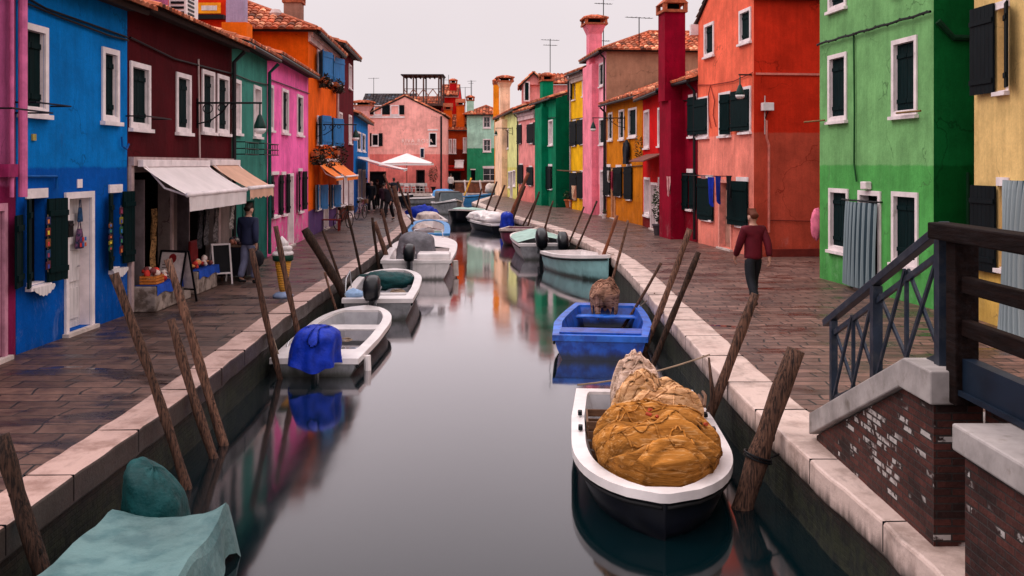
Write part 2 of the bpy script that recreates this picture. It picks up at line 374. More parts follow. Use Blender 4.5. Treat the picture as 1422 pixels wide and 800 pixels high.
def tile_plane(mb, O, U, Vd, poly, sp=.2, row=.36, seg=4, hue=1.0):
    O, U, Vd = Vector(O), Vector(U).normalized(), Vector(Vd).normalized(); n = U.cross(Vd)
    if n.z < 0: n = -n
    P = lambda a, b, h=0.: O+U*a+Vd*b+n*h
    mb.face([P(a, b, -.02) for a, b in poly], 1); mb.face([P(a, b, -.10) for a, b in poly], 1)
    for i in range(len(poly)):
        q, r = poly[i], poly[(i+1) % len(poly)]
        mb.face([P(*q, -.02), P(*r, -.02), P(*r, -.10), P(*q, -.10)], 1)
    us = [p[0] for p in poly]; u = min(us)+sp/2; rnd = random.Random(len(mb.v)+3)
    while u < max(us):
        rg = clip_range(poly, u)
        if rg:
            v = rg[0]-.11
            while v < rg[1]-.03:
                v1 = min(v+row*1.12, rg[1]+.02); k = rnd.random()
                t = .45+.9*rnd.random(); tc = (t*hue, t*hue*(1+.5*(k-.4)), t*hue*(1+.8*(k-.4)))
                if rnd.random() < .12: tc = (t*1.5, t*2.6, t*3.2)
                if rnd.random() < .10: tc = (t*.4, t*.5, t*.6)
                j = rnd.uniform(-.02, .02)*sp*3; r0 = sp*.56; r1 = sp*.47; pts = []
                for q in range(seg+1):
                    a = math.pi*q/seg
                    pts.append(P(u+j-r0*math.cos(a), v, .028+r0*.75*math.sin(a)))
                for q in range(seg+1):
                    a = math.pi*q/seg
                    pts.append(P(u+j-r1*math.cos(a), v1, .0+r1*.75*math.sin(a)))
                mb.raw(pts, [(q, q+1, seg+2+q, seg+1+q) for q in range(seg)]+[list(range(seg+1))], 0, tc)
                v += row
        u += sp

class House: pass
def house(name, label, A, B, eave, D, mats, roof=('gable', 20, .22), wins=(), doors=(), side_mat=None, over=.30, gutter=True, base_over=None,
          toward=CAM, extra_holes=(), shrink=.012, cornice=None):
    h = House(); w = Wall(A, B, toward); h.w = w; h.eave = eave; h.D = D
    h.root = thing(name, label, 'house', (w.A+w.B)/2-w.n*D/2)
    W = w.W; s0, s1 = shrink, W-shrink
    wl = []; holes = list(extra_holes)
    for q in list(wins):
        opt = q[6] if len(q) > 6 else {}
        r = w.rect(*q[:4]); fw = opt.get('fw', .095)
        if q[4] == 'bare': o = r
        else: o = (r[0]+fw, r[1]-fw, r[2]+fw*.9, r[3]-fw)
        if o[1]-o[0] < .12: o = ((r[0]+r[1])/2-.06, (r[0]+r[1])/2+.06, o[2], o[3])
        wl.append((r, o, q[4], q[5] if len(q) > 5 else (), opt)); holes.append(o)
    dl = []
    for q in doors:
        opt = q[5] if len(q) > 5 else {}
        r = list(w.rect(*q[:4])); r[2] = .0; fw = opt.get('fw', .10)
        o = (r[0]+fw, r[1]-fw, .06, r[3]-fw)
        if o[1]-o[0] < .2: o = ((r[0]+r[1])/2-.1, (r[0]+r[1])/2+.1, .06, o[3])
        dl.append((r, o, q[4], opt)); holes.append(o)
    mb = MB(); rk, pitch, sp = roof; tp = math.tan(math.radians(pitch))
    grid_wall(mb, w, s0, s1, -.6, eave, holes, .24)
    Bk = lambda a, z: w.pt(a, z, -D)
    smi = 1 if side_mat else 0
    if rk == 'gable':
        top = eave+D/2*tp
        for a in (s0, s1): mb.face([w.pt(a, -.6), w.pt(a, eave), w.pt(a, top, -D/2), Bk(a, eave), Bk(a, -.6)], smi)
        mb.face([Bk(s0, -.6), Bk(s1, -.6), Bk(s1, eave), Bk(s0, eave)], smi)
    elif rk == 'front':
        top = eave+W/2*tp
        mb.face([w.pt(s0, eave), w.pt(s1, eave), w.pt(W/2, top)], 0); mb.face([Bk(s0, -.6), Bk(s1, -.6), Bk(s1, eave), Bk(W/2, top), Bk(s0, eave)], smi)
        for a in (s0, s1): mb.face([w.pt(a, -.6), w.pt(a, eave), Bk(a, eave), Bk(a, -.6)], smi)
    else:
        for a in (s0, s1): mb.face([w.pt(a, -.6), w.pt(a, eave), Bk(a, eave), Bk(a, -.6)], smi)
        mb.face([Bk(s0, -.6), Bk(s1, -.6), Bk(s1, eave), Bk(s0, eave)], smi)
    h.wall = mb.build('wall', [mats]+([side_mat] if side_mat else []), h.root)
    # roof
    rb = MB(); up = V(0, 0, 1); ov = over; oe = .03
    if rk == 'gable':
        sl = math.hypot(D/2+ov, (D/2+ov)*tp); z0 = eave-ov*tp+.13
        tile_plane(rb, w.pt(-oe, z0, ov), w.u, -w.n+up*tp, [(0, 0), (W+2*oe, 0), (W+2*oe, sl), (0, sl)], sp)
        o = w.pt(-oe, z0, -D-ov); P = [o, o+w.u*(W+2*oe), w.pt(W+oe, eave+D/2*tp+.13, -D/2), w.pt(-oe, eave+D/2*tp+.13, -D/2)]
        rb.face(P, 0, .8); rb.path([w.pt(-oe, eave+D/2*tp+.16, -D/2), w.pt(W+oe, eave+D/2*tp+.16, -D/2)], .11, 6, 0, .7)
    elif rk == 'front':
        sl = math.hypot(W/2+ov, (W/2+ov)*tp); z0 = eave-ov*tp+.13; g = .08
        tile_plane(rb, w.pt(-ov, z0, g), -w.n, w.u+up*tp, [(0, 0), (D+2*g, 0), (D+2*g, sl), (0, sl)], sp)
        tile_plane(rb, w.pt(W+ov, z0, g), -w.n, -w.u+up*tp, [(0, 0), (D+2*g, 0), (D+2*g, sl), (0, sl)], sp)
        rb.path([w.pt(W/2, eave+W/2*tp+.16, g), w.pt(W/2, eave+W/2*tp+.16, -D-g)], .11, 6, 0, .7)
    elif rk == 'hip':
        z0 = eave-ov*tp+.13; a, b = W+2*ov, D+2*ov; cp = math.cos(math.radians(pitch))
        k = min(a, b)/2; sl = k/cp
        c = [w.pt(-ov, z0, ov), w.pt(W+ov, z0, ov), w.pt(W+ov, z0, -D-ov), w.pt(-ov, z0, -D-ov)]
        def pl(o, U, length, Vh):
            tri = [(0, 0), (length, 0), (length-k, sl), (k, sl)] if length > 2*k+.02 else [(0, 0), (length, 0), (length/2, sl)]
            tile_plane(rb, o, U, Vh+up*tp, tri, sp)
        pl(c[0], w.u, a, -w.n); pl(c[1], -w.n, b, -w.u); pl(c[3], -w.n*-1, b, w.u) if False else pl(c[0], -w.n, b, w.u); pl(c[3], w.u, a, w.n)
        zr = z0+k*tp+.06
        if a >= b: r0, r1 = w.pt(-ov+k, zr, -D/2), w.pt(W+ov-k, zr, -D/2)
        else: r0, r1 = w.pt(W/2, zr, ov-k), w.pt(W/2, zr, -D-ov+k)
        rb.path([r0, r1], .1, 6, 0, .75)
        for q in c:
            e = r0 if (q-r0).length < (q-r1).length else r1
            rb.path([q+up*.05, e], .09, 6, 0, .7)
    if rk != 'none': h.roof = rb.build('roof', [M['tile'], M['soffit']], h.root)
    if gutter == 'tiles':
        g = MB(); wbox(g, w, s0, s1, eave-.02, eave+.05, .004, over-.02); g.build('soffit', M['soffit'], h.root)
    elif gutter and rk in ('gable', 'hip'):
        g = MB(); zg = eave-over*tp+.06
        g.path([w.pt(-oe, zg, over+.06), w.pt(W+oe, zg, over+.06)], .06, 8); g.build('gutter', M['gutter'], h.root)
        g = MB(); wbox(g, w, s0, s1, eave-.02, eave+.05, .004, over+.01); g.build('soffit', M['soffit'], h.root)
    if cornice:
        g = MB(); wbox(g, w, -.02, W+.02, eave-cornice[1], eave-.025, .004, .10); wbox(g, w, -.02, W+.02, eave-cornice[1]*.5, eave-.03, .102, .17); g.build('cornice', cornice[0], h.root)
    h.windows = [window(h, *q) for q in wl]
    for r, o, inner, opt in dl: door(h, r, o, inner, opt)
    return h
def shutter(parent, w, r, mat, d=.03, swing=0.):
    """a boarded leaf on battens; swing opens it off the wall about its edge nearer s0 (positive) or s1 (negative)"""
    a, b, z0, z1 = r; m = MB(); n = max(2, int((b-a)/.12)); th = .035
    k = abs(swing)
    def P(s, dd):
        if swing >= 0: return (a+(s-a)*math.cos(k)-(dd)*math.sin(k)*0, d+dd+(s-a)*math.sin(k))
        return (b-(b-s)*math.cos(k), d+dd+(b-s)*math.sin(k))
    for i in range(n):
        q0, q1 = a+(b-a)*i/n+.003, a+(b-a)*(i+1)/n-.003
        p = [P(q0, 0), P(q1, 0), P(q1, th), P(q0, th)]
        m.prism([w.pt(s, z0, dd) for s, dd in p], V(0, 0, z1-z0))
    for zz in (z0+(z1-z0)*.14, z0+(z1-z0)*.82):
        p = [P(a+.01, th+.001), P(b-.01, th+.001), P(b-.01, th+.022), P(a+.01, th+.022)]
        m.prism([w.pt(s, zz-.04, dd) for s, dd in p], V(0, 0, .08))
    return m.build('shutter', mat, parent)
def window(h, r, o, kind, shs, opt):
    w = h.w; fm = opt.get('frame', M['frame']); a, b, z0, z1 = r; oa, ob, o0, o1 = o
    m = MB(); hp = opt.get('hide', False)
    if kind != 'bare':
        e = .035
        wbox(m, w, a, b, o1, z1, .003, e); wbox(m, w, a, oa, o0, o1, .003, e); wbox(m, w, ob, b, o0, o1, .003, e); wbox(m, w, a, b, z0, o0, .003, e)
        for p, q in (((oa, o0), (oa, o1)), ((oa, o1), (ob, o1)), ((ob, o1), (ob, o0))):      # stone lining of the reveal
            x = .004
            cx, cz = (oa+ob)/2, (o0+o1)/2
            s_ = lambda t: (t[0]+(x if t[0] < cx else -x), t[1]+(x if t[1] < cz else -x))
            m.face([w.pt(*s_(p), .0), w.pt(*s_(q), .0), w.pt(*s_(q), -.22), w.pt(*s_(p), -.22)])
    else:
        wbox(m, w, oa-.05, ob+.05, o1, o1+opt.get('lintel', .10), .003, .03)
    win = m.build('window', fm, h.root)
    if opt.get('sill', True):
        m = MB(); wbox(m, w, a-.04, b+.04, z0-.07, z0-.004, -.02, .09); wbox(m, w, oa, ob, o0+.002, o0+.02, -.22, .0); m.build('sill', fm, win)
    dd = -opt.get('deep', .045 if kind in ('recess', 'closed') else .12)
    if kind == 'recess' or kind == 'closed':
        mat = opt.get('inner', M['green_sh']); mid = (oa+ob)/2
        for p, q in ((oa+.005, mid-.004), (mid+.004, ob-.005)): shutter(win, w, (p, q, o0+.02, o1-.005), mat, dd-.04)
    else:
        m = MB(); wbox(m, w, oa+.003, ob-.003, o0+.02, o1-.003, dd-.05, dd-.03); m.build('pane', {'white': M['curtain'], 'dark': M['dark']}.get(opt.get('inner', 'glass'), M['glass']), win)
        m = MB(); t = .035; mid = (oa+ob)/2; y0, y1 = o0+.02, o1-.003
        sm = opt.get('sash', M['frame'])
        if opt.get('inner', 'glass') != 'dark':
            for p, q, c, e in ((oa, oa+t, y0, y1), (ob-t, ob, y0, y1), (mid-t*.7, mid+t*.7, y0, y1)): wbox(m, w, p+.004, q-.004, c, e, dd-.028, dd)
            for zc in (y0+t/2, y1-t/2, y0+(y1-y0)*.5): wbox(m, w, oa+.005, ob-.005, zc-t/2, zc+t/2, dd-.027, dd-.001)
            m.build('sash', sm, win)
    for q in shs:
        r2 = w.rect(*q[:4]); sw = q[4] if len(q) > 4 else 0.
        shutter(win, w, r2, opt.get('sh', M['green_sh']), .04, sw)
    return win
def door(h, r, o, inner, opt):
    w = h.w; fm = opt.get('frame', M['frame']); a, b, z0, z1 = r; oa, ob, o0, o1 = o
    m = MB(); e = .04
    wbox(m, w, a, b, o1, z1, .003, e); wbox(m, w, a, oa, .0, o1, .003, e); wbox(m, w, ob, b, .0, o1, .003, e)
    for p, q, sg in ((oa+.004, oa+.004, 1), (ob-.004, ob-.004, 1)): m.face([w.pt(p, o0, 0), w.pt(p, o1, 0), w.pt(p, o1, -.22), w.pt(p, o0, -.22)])
    m.face([w.pt(oa, o1-.004, 0), w.pt(ob, o1-.004, 0), w.pt(ob, o1-.004, -.22), w.pt(oa, o1-.004, -.22)])
    d = m.build('door', fm, h.root)
    m = MB(); wbox(m, w, a-.05, b+.05, -.2, .055, -.2, .10); m.build('threshold', M['stone'], d)
    m = MB(); wbox(m, w, oa+.005, ob-.005, .06, o1-.005, -.2, -.16)
    n = 3
    for i in range(n):
        z_0 = .2+(o1-.35)*i/n; wbox(m, w, oa+.09, ob-.09, z_0, z_0+(o1-.35)/n-.1, -.159, -.14)
    m.build('door_leaf', inner, d)
    m = MB(); m.path([w.pt(ob-.12, 1.02, -.158), w.pt(ob-.12, 1.02, -.11), w.pt(ob-.2, 1.02, -.10)], .012, 6); m.build('handle', M['chrome'], d)
    return d
def add_box_part(h, name, r, d0, d1, mat, parent=None, bevel=0.):
    m = MB(); wbox(m, h.w, r[0], r[1], r[2], r[3], d0, d1); return m.build(name, mat, parent or h.root, bevel=bevel)
def wall_tube(h, name, pxs, rad, mat, d=.05, parent=None, seg=8):
    m = MB(); m.path([h.w.pt(*h.w.hit(x, y), d) for x, y in pxs], rad, seg); return m.build(name, mat, parent or h.root)
def clothes_rod(h, x0, x1, y, out=.35, mat=None):
    a, z = h.w.hit(x0, y); b, _ = h.w.hit(x1, y); m = MB(); mat = mat or M['iron']
    m.path([h.w.pt(a, z, out), h.w.pt(b, z, out)], .012, 6)
    for q in (a+.02*(1 if b > a else -1), b-.02*(1 if b > a else -1)): m.path([h.w.pt(q, z, 0), h.w.pt(q, z, out)], .012, 6)
    return m.build('clothes_rail', mat, h.root)
def chimney(h, c, wx, wy, z0, z1, mat, cap='box', parent=None, axis=None):
    """c = (x,y) centre; shaft plus tiled cap with smoke openings"""
    u = axis or (h.w.u if h else V(1, 0, 0)); v = V(-u.y, u.x, 0); c = Vector((c[0], c[1], 0))
    def bx(m, a, b, p, q, mi=0, t=1.): m.obox(c-u*a/2-v*b/2+V(0, 0, p), u*a, v*b, V(0, 0, q-p), mi, t)
    m = MB(); bx(m, wx, wy, z0, z1)
    if cap == 'flare':
        k = .45; b = [c+u*sx*wx/2+v*sy*wy/2+V(0, 0, z1-.02) for sx, sy in ((-1, -1), (1, -1), (1, 1), (-1, 1))]
        t = [c+u*sx*wx*.5*1.5+v*sy*wy*.5*1.5+V(0, 0, z1+k) for sx, sy in ((-1, -1), (1, -1), (1, 1), (-1, 1))]
        m.raw(b+t, [(i, (i+1) % 4, (i+1) % 4+4, i+4) for i in range(4)]+[(4, 5, 6, 7)]); z1 = z1+k; wx, wy = wx*1.5, wy*1.5
    ch = m.build('chimney', mat, parent or h.root)
    m = MB(); bx(m, wx*1.18, wy*1.18, z1, z1+.10, 0, .7)
    for sx in (-1, 1):
        for sy in (-1, 1):
            m.obox(c+u*(sx*wx*.5-.07)+v*(sy*wy*.5-.07)+V(0, 0, z1+.101), u*.14, v*.14, V(0, 0, .22), 0, .8)
    bx(m, wx*.55, wy*.55, z1+.1, z1+.32, 1)
    zt = z1+.322
    ov = .62
    A = [c-u*wx*ov-v*wy*ov, c+u*wx*ov-v*wy*ov, c+u*wx*ov+v*wy*ov, c-u*wx*ov+v*wy*ov]; A = [q+V(0, 0, zt) for q in A]
    if cap == 'gable':
        r0, r1 = c-u*wx*ov+V(0, 0, zt+.42), c+u*wx*ov+V(0, 0, zt+.42)
        m.raw(A+[r0, r1], [(0, 1, 2, 3), (0, 1, 5, 4), (3, 2, 5, 4), (0, 4, 3), (1, 2, 5)], 0, .8)
    else:
        top = [q*.35+(c+V(0, 0, zt))*.65+V(0, 0, .22) for q in A]
        m.raw(A+top, [(0, 1, 2, 3)]+[(i, (i+1) % 4, (i+1) % 4+4, i+4) for i in range(4)]+[(4, 5, 6, 7)], 0, .75)
        n = 5
        for s_ in range(4):
            p, q = A[s_], A[(s_+1) % 4]
            for i in range(n):
                e = p.lerp(q, (i+.5)/n); m.path([e+V(0, 0, .04), e.lerp(c+V(0, 0, zt+.28), .75)], .07, 5, 0, random.uniform(.5, 1.4))
    m.build('chimney_cap', [M['tile'], M['dark']], ch); return ch
def antenna(x, y, z0, z1, label, bars=((.9, 1.0), (.7, .8)), group='roof antennas', ang=.4):
    t = thing('antenna', label, 'antenna', (x, y, z0), group)
    m = MB(); m.path([(x, y, z0), (x, y, z1)], .025, 6); m.build('mast', M['iron'], t)
    for f, ln in bars:
        z = z0+(z1-z0)*f; u = V(math.cos(ang), math.sin(ang), 0); v = V(-u.y, u.x, 0); m = MB(); c = V(x, y, z)
        m.path([c-u*ln/2, c+u*ln/2], .016, 5)
        for i in range(7): q = c+u*ln*(i/6-.5); l2 = .16+.05*(i % 3); m.path([q-v*l2, q+v*l2+V(0, 0, .02)], .010, 4)
        m.build('aerial', M['iron'], t)
    return t
# ------------------------------------------------------------------ setting: water, quays, paving
def catmull(P, n=5):
    P = [Vector((x, y, 0)) for x, y in P]; out = []
    for i in range(len(P)-1):
        p0, p1, p2, p3 = P[max(i-1, 0)], P[i], P[i+1], P[min(i+2, len(P)-1)]
        for k in range(n):
            t = k/n; out.append(.5*((2*p1)+(p2-p0)*t+(2*p0-5*p1+4*p2-p3)*t*t+(3*p1-p0-3*p2+p3)*t**3))
    return out+[P[-1]]
LQ = catmull([(-3.62, -8), (-3.66, 0), (-3.70, 7.6), (-3.70, 11.0), (-3.80, 14.3), (-3.92, 18.5), (-3.93, 24.1), (-4.05, 31.6), (-4.30, 39), (-4.55, 45.5)], 3)+catmull([(-5.0, 48.5), (-6.4, 58), (-8.4, 74), (-10.6, 89)], 3)
RQ = catmull([(2.9, -8), (2.8, 0), (2.74, 6.5), (2.66, 8.7), (2.60, 11.4), (2.62, 13.0), (2.74, 20.2), (2.86, 25.5), (2.66, 31), (1.75, 39.6), (.9, 44.5), (-.14, 50.0), (-1.5, 59), (-2.8, 69)], 3)+[V(-2.4, 75, 0), V(-1.5, 85, 0), V(60, 86, 0)]
FQ = [V(-10.6, 89, 0), V(0, 89.3, 0), V(60, 90, 0)]
def offset(P, d):
    out = []
    for i, p in enumerate(P):
        a = (P[min(i+1, len(P)-1)]-P[max(i-1, 0)]).normalized(); out.append(p+V(a.y, -a.x, 0)*d)
    return out
def quay(name, P, side, w, stone, wallm):
    """kerb of long stones with a real drop, and the wall under it down into the water; side +1 = land on the right of the line"""
    R_ = []
    for a, b in zip(P, P[1:]):
        k = max(1, int((b-a).length/.22)) if a.y < 50 else 1; R_ += [a.lerp(b, i/k) for i in range(k)]
    P = R_+[P[-1]]; P = [p+V(.022*(mnoise.noise(V(p.x*2, p.y*2.2, 1))+.7*mnoise.noise(V(p.x*5, p.y*6, 4))) if p.y < 50 else 0, 0, 0) for p in P]
    I = offset(P, w*side); m = MB()
    acc = 0; nxt = 1.3
    for i in range(len(P)-1):
        a, b, c, d = P[i], P[i+1], I[i+1], I[i]; dn = V(0, 0, -.24); U = lambda p: p+V(0, 0, .018+.010*mnoise.noise(V(p.x*3, p.y*3.3, 7)))
        m.face([U(a), U(b), U(c), U(d)]); m.face([U(a), U(b), b+dn, a+dn]); m.face([a+dn, b+dn, c+dn, d+dn]); m.face([U(d), U(c), c+dn, d+dn])
    o = m.build(name+'_kerb', stone, None, weld=True); tag(o, kind='structure')
    bv = o.modifiers.new('bevel', 'BEVEL'); bv.width = .025; bv.segments = 2; bv.limit_method = 'ANGLE'; bv.angle_limit = .9
    m = MB(); Wl = offset(P, .05*side)
    for i in range(len(P)-1):
        m.face([Wl[i]+V(0, 0, -.2), Wl[i+1]+V(0, 0, -.2), Wl[i+1]+V(0, 0, -3), Wl[i]+V(0, 0, -3)])
    o = m.build(name+'_wall', wallm, None); tag(o, kind='structure')
    # open joints between the kerb stones
    m = MB(); dist = .6; acc = 0
    for i in range(len(P)-1):
        sg = (P[i+1]-P[i]); ln = sg.length; dr = sg.normalized()
        if P[i].y > 60: break
        while dist < acc+ln:
            p = P[i]+dr*(dist-acc); nn = V(dr.y, -dr.x, 0)*side
            m.obox(p-dr*.005-nn*.003+V(0, 0, -.2), dr*.010, nn*(w+.003), V(0, 0, .2235)); dist += random.uniform(1.1, 1.9)
        acc += ln
    o = m.build(name+'_kerb_joints', M['dark'], None); tag(o, kind='structure')
    return I
mossbrick = brickmat('mossy_quay_brick', (.034, .016, .013), (.018, .010, .009), (.016, .015, .014), moss=.97)
def kerbstone(name, col, col2, lo=-.08, hi=.10):
    m, nt, b = nodes_of(name); v = coord(nt)
    n1 = noise_n(nt, v, 2.0, 7, .72); n2 = noise_n(nt, coord(nt, (1, .3, 1)), 5, 6, .7)
    c = mixc(nt, ramp(nt, n1, .44, .66), col, col2); c = mixc(nt, ramp(nt, n2, .55, .75, 0, .55), c, tuple(q*.4 for q in col2))
    s = N(nt, 'ShaderNodeSeparateXYZ'); L(nt, N(nt, 'ShaderNodeTexCoord').outputs['Object'], s.inputs[0])
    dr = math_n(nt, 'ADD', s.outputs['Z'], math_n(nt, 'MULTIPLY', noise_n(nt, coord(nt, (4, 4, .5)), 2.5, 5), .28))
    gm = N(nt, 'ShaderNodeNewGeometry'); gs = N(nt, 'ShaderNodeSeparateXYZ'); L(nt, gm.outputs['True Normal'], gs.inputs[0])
    if lo > 0: c = mixc(nt, ramp(nt, math_n(nt, 'ABSOLUTE', gs.outputs['Z']), .35, .75, .94, 0), c, (.020, .016, .014))  # upright faces: shade and dirt together painted into the colour by normal
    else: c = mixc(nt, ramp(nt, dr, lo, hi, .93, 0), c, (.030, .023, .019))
    L(nt, c, b.inputs['Base Color']); L(nt, ramp(nt, n2, .3, .7, .35, .6), b.inputs['Roughness'])
    bump_n(nt, b, math_n(nt, 'ADD', noise_n(nt, v, 9, 6, .7), math_n(nt, 'MULTIPLY', n1, .8)), .6, .02); return m
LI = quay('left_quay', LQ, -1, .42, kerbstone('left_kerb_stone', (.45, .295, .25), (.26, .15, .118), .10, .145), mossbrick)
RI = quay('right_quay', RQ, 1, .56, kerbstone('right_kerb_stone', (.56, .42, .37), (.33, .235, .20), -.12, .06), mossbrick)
FI = quay('far_quay', FQ, -1, .5, M['stone'], mossbrick)
pav = paving('wet_stone_paving', (.100, .052, .038), (.005, .005, .005), .8, .56, .34)
pav2 = paving('wet_stone_paving_pale', (.150, .080, .062), (.012, .010, .009), .5, .42, .24)
def sheet(name, pts, mat, z=0.):
    m = MB(); m.face([V(p.x, p.y, z) for p in pts]); o = m.build(name, mat, None)
    tag(o, kind='structure')
    bm = bmesh.new(); bm.from_mesh(o.data); bmesh.ops.triangulate(bm, faces=bm.faces); bm.to_mesh(o.data); bm.free()
    for p in o.data.polygons:
        if p.normal.z < 0: p.flip()
    return o
sheet('left_pavement', LI+[V(-90, 89.5, 0), V(-90, -8, 0)], pav)
sheet('right_pavement', RI+[V(90, 84, 0), V(90, -8, 0)], pav2)
sheet('far_ground', FI+[V(400, 90, 0), V(400, 900, 0), V(-400, 900, 0), V(-400, 89.6, 0)], pav2)
def watermat():
    m, nt, b = nodes_of('canal_water')
    v = coord(nt); b.inputs['Base Color'].default_value = (.0008, .0065, .0085, 1); b.inputs['Roughness'].default_value = .5; b.inputs['Specular IOR Level'].default_value = 0
    gl_ = N(nt, 'ShaderNodeBsdfGlossy'); gl_.inputs['Color'].default_value = (1, .965, .99, 1)      # long exposure water: calm, faintly smeared mirror
    L(nt, ramp(nt, noise_n(nt, v, .35, 3), .3, .7, .05, .095), gl_.inputs['Roughness'])
    lw = N(nt, 'ShaderNodeLayerWeight'); lw.inputs['Blend'].default_value = .5
    ms = N(nt, 'ShaderNodeMixShader'); L(nt, math_n(nt, 'MINIMUM', math_n(nt, 'ADD', math_n(nt, 'MULTIPLY', math_n(nt, 'POWER', lw.outputs['Facing'], 6.0), 2.3), .012), .90), ms.inputs[0])
    L(nt, b.outputs[0], ms.inputs[1]); L(nt, gl_.outputs[0], ms.inputs[2]); L(nt, ms.outputs[0], nt.nodes['Material Output'].inputs['Surface'])
    bp = N(nt, 'ShaderNodeBump'); bp.inputs['Strength'].default_value = .05; bp.inputs['Distance'].default_value = .05; L(nt, noise_n(nt, coord(nt, (1, .35, 1)), 1.1, 3, .5), bp.inputs['Height']); L(nt, bp.outputs[0], gl_.inputs['Normal'])
    return m
m = MB(); m.face([(-400, -60, WATER), (400, -60, WATER), (400, 600, WATER), (-400, 600, WATER)])
tag(m.build('canal_water', watermat(), None), kind='structure')

# ------------------------------------------------------------------ left row of houses
pl = plaster
G = lambda x, y: tuple(gp(x, y)[:2])
gl = [G(-130, 557), G(22, 493), G(177, 437), G(322, 380), G(371, 357), G(428, 330), G(467, 311), G(491, 299.5)]
RW = M['green_sh']
LH = 'houses along the left quay'
h0 = house('house', 'magenta house at the left edge of the photo with a pink downpipe', gl[0], gl[1], 5.6, 7, pl('magenta_render', (165, 80, 125), (130, 30, 75), 2.35, seed=1), roof=('gable', 18, .2),
           doors=[(-30, 285, 500, 7, flat('red_leaf', (70, 10, 35)), {'frame': flat('pink_stone', (190, 130, 150))})], wins=[(-70, 40, 165, -30, 'recess')])
h1 = house('house', 'bright blue house with lace trimmed windows and open dark green shutters', gl[1], gl[2], 5.36, 7, pl('blue_render', (0, 114, 192), (0, 80, 166), 2.6, seed=2, damp=.3), roof=('gable', 18, .2), gutter='tiles', over=.40,
           wins=[(25.4, 28.3, 156, 65, 'recess'), (140.5, 64.4, 167.5, 164, 'recess'),
                 (37, 276, 398, 62, 'bare', [(24, 277, 402, 37, -.35), (61, 276, 392, 83, .12)], {'inner': 'dark', 'lintel': .14}),
                 (152, 268, 375, 166.5, 'bare', [(141, 270, 376, 151.5, -.25), (166.5, 266, 366, 179, .10)], {'inner': 'dark', 'lintel': .14})],
           doors=[(88.8, 267.5, 468, 128.5, M['curtain'])])
shopA = Wall(gl[2], gl[3])
hl = shopA.rect(186, 250, 400, 236); hr = shopA.rect(246, 250, 400, 300)
h2 = house('house', 'dark maroon house with two awnings over an open ground floor shop', gl[2], gl[3], 5.46, 7, pl('maroon_render', (74, 10, 18), (128, 112, 108), 2.6, seed=3, damp=.4), roof=('gable', 18, .17), gutter='tiles', over=.45,
           wins=[(179.5, 84, 177, 207.5, 'recess'), (243.8, 99.5, 183, 264, 'recess'), (279.6, 95.5, 182.5, 297, 'recess'), (300.8, 102, 184.5, 317, 'recess')],
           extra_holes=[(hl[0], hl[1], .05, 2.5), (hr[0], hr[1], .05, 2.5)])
h3 = house('house', 'narrow teal house between the maroon shop and the pink house', gl[3], gl[4], 5.62, 7, pl('teal_render', (62, 132, 118), (30, 95, 85), 2.2, seed=4), roof=('gable', 18, .2),
           wins=[(322, 108, 184, 333.7, 'glass', [], {'inner': 'white'}), (351.6, 117.4, 189, 362, 'glass', [], {'inner': 'white'})],
           doors=[(336, 275, 372, 352, flat('green_leaf', (10, 45, 40)), {'frame': flat('teal_frame', (20, 80, 70))})])
h4 = house('house', 'hot pink house with peeling foot and black ground floor shutters', gl[4], gl[5], 5.78, 7, pl('pink_render', (255, 112, 182), (240, 104, 166), 2.4, peel=1.0, seed=5, k=.95), roof=('gable', 18, .2),
           wins=[(371.5, 116, 180, 379, 'recess'), (391, 122, 184, 400, 'recess'), (412, 130, 187, 420, 'recess'),
                 (377, 243, 301, 386, 'bare', [(371.5, 244, 303, 377, -.1), (386, 243, 299, 389, .1)], {'sh': M['black_sh']}), (391, 243, 298, 396, 'bare', [(396, 242, 296, 398.5, .1)], {'sh': M['black_sh']}),
                 (414, 238, 294, 419, 'bare', [(411, 238, 294, 414, -.1), (419, 238, 291, 422, .1)], {'sh': M['black_sh']})],
           doors=[(399, 241, 345, 406.5, M['curtain'])])
h5 = house('house', 'tall orange house with blue shutters, flower boxes and a violet foot', gl[5], gl[6], 7.5, 5.5, pl('orange_render', (238, 98, 12), (88, 62, 108), .95, seed=6, damp=.2), roof=('hip', 24, .27), over=.35, cornice=(pl('cream_cornice', (220, 190, 185)), .42),
           side_mat=pl('orange_render_side', (225, 92, 14), seed=7),
           wins=[(440, 67, 106, 446, 'glass', [(436, 68, 106, 441, -.3), (445.5, 70, 107, 450, .3)], {'sh': M['blue_sh']}), (456.5, 76, 113, 462, 'glass', [(454.5, 76, 113, 458, -.25), (461.5, 79, 115, 466, .3)], {'sh': M['blue_sh']}),
                 (440, 160, 200, 446, 'glass', [(437, 160, 201, 441, -.3), (445.5, 160, 201, 449.5, .3)], {'sh': M['blue_sh']}), (458, 163, 202, 463, 'glass', [(455.5, 163, 203, 458.5, -.25), (462, 164, 203, 466, .3)], {'sh': M['blue_sh']}),
                 (438, 257, 291, 444, 'glass', [(434.5, 257, 292, 438.5, -.2), (443.5, 257, 291, 447.5, .2)], {'sh': M['blue_sh']}), (458, 257, 288, 463, 'glass', [(456, 257, 289, 458.5, -.2), (462.5, 257, 288, 466, .2)], {'sh': M['blue_sh']})],
           doors=[(449, 258, 325, 455, flat('tan_leaf', (150, 110, 90)))])
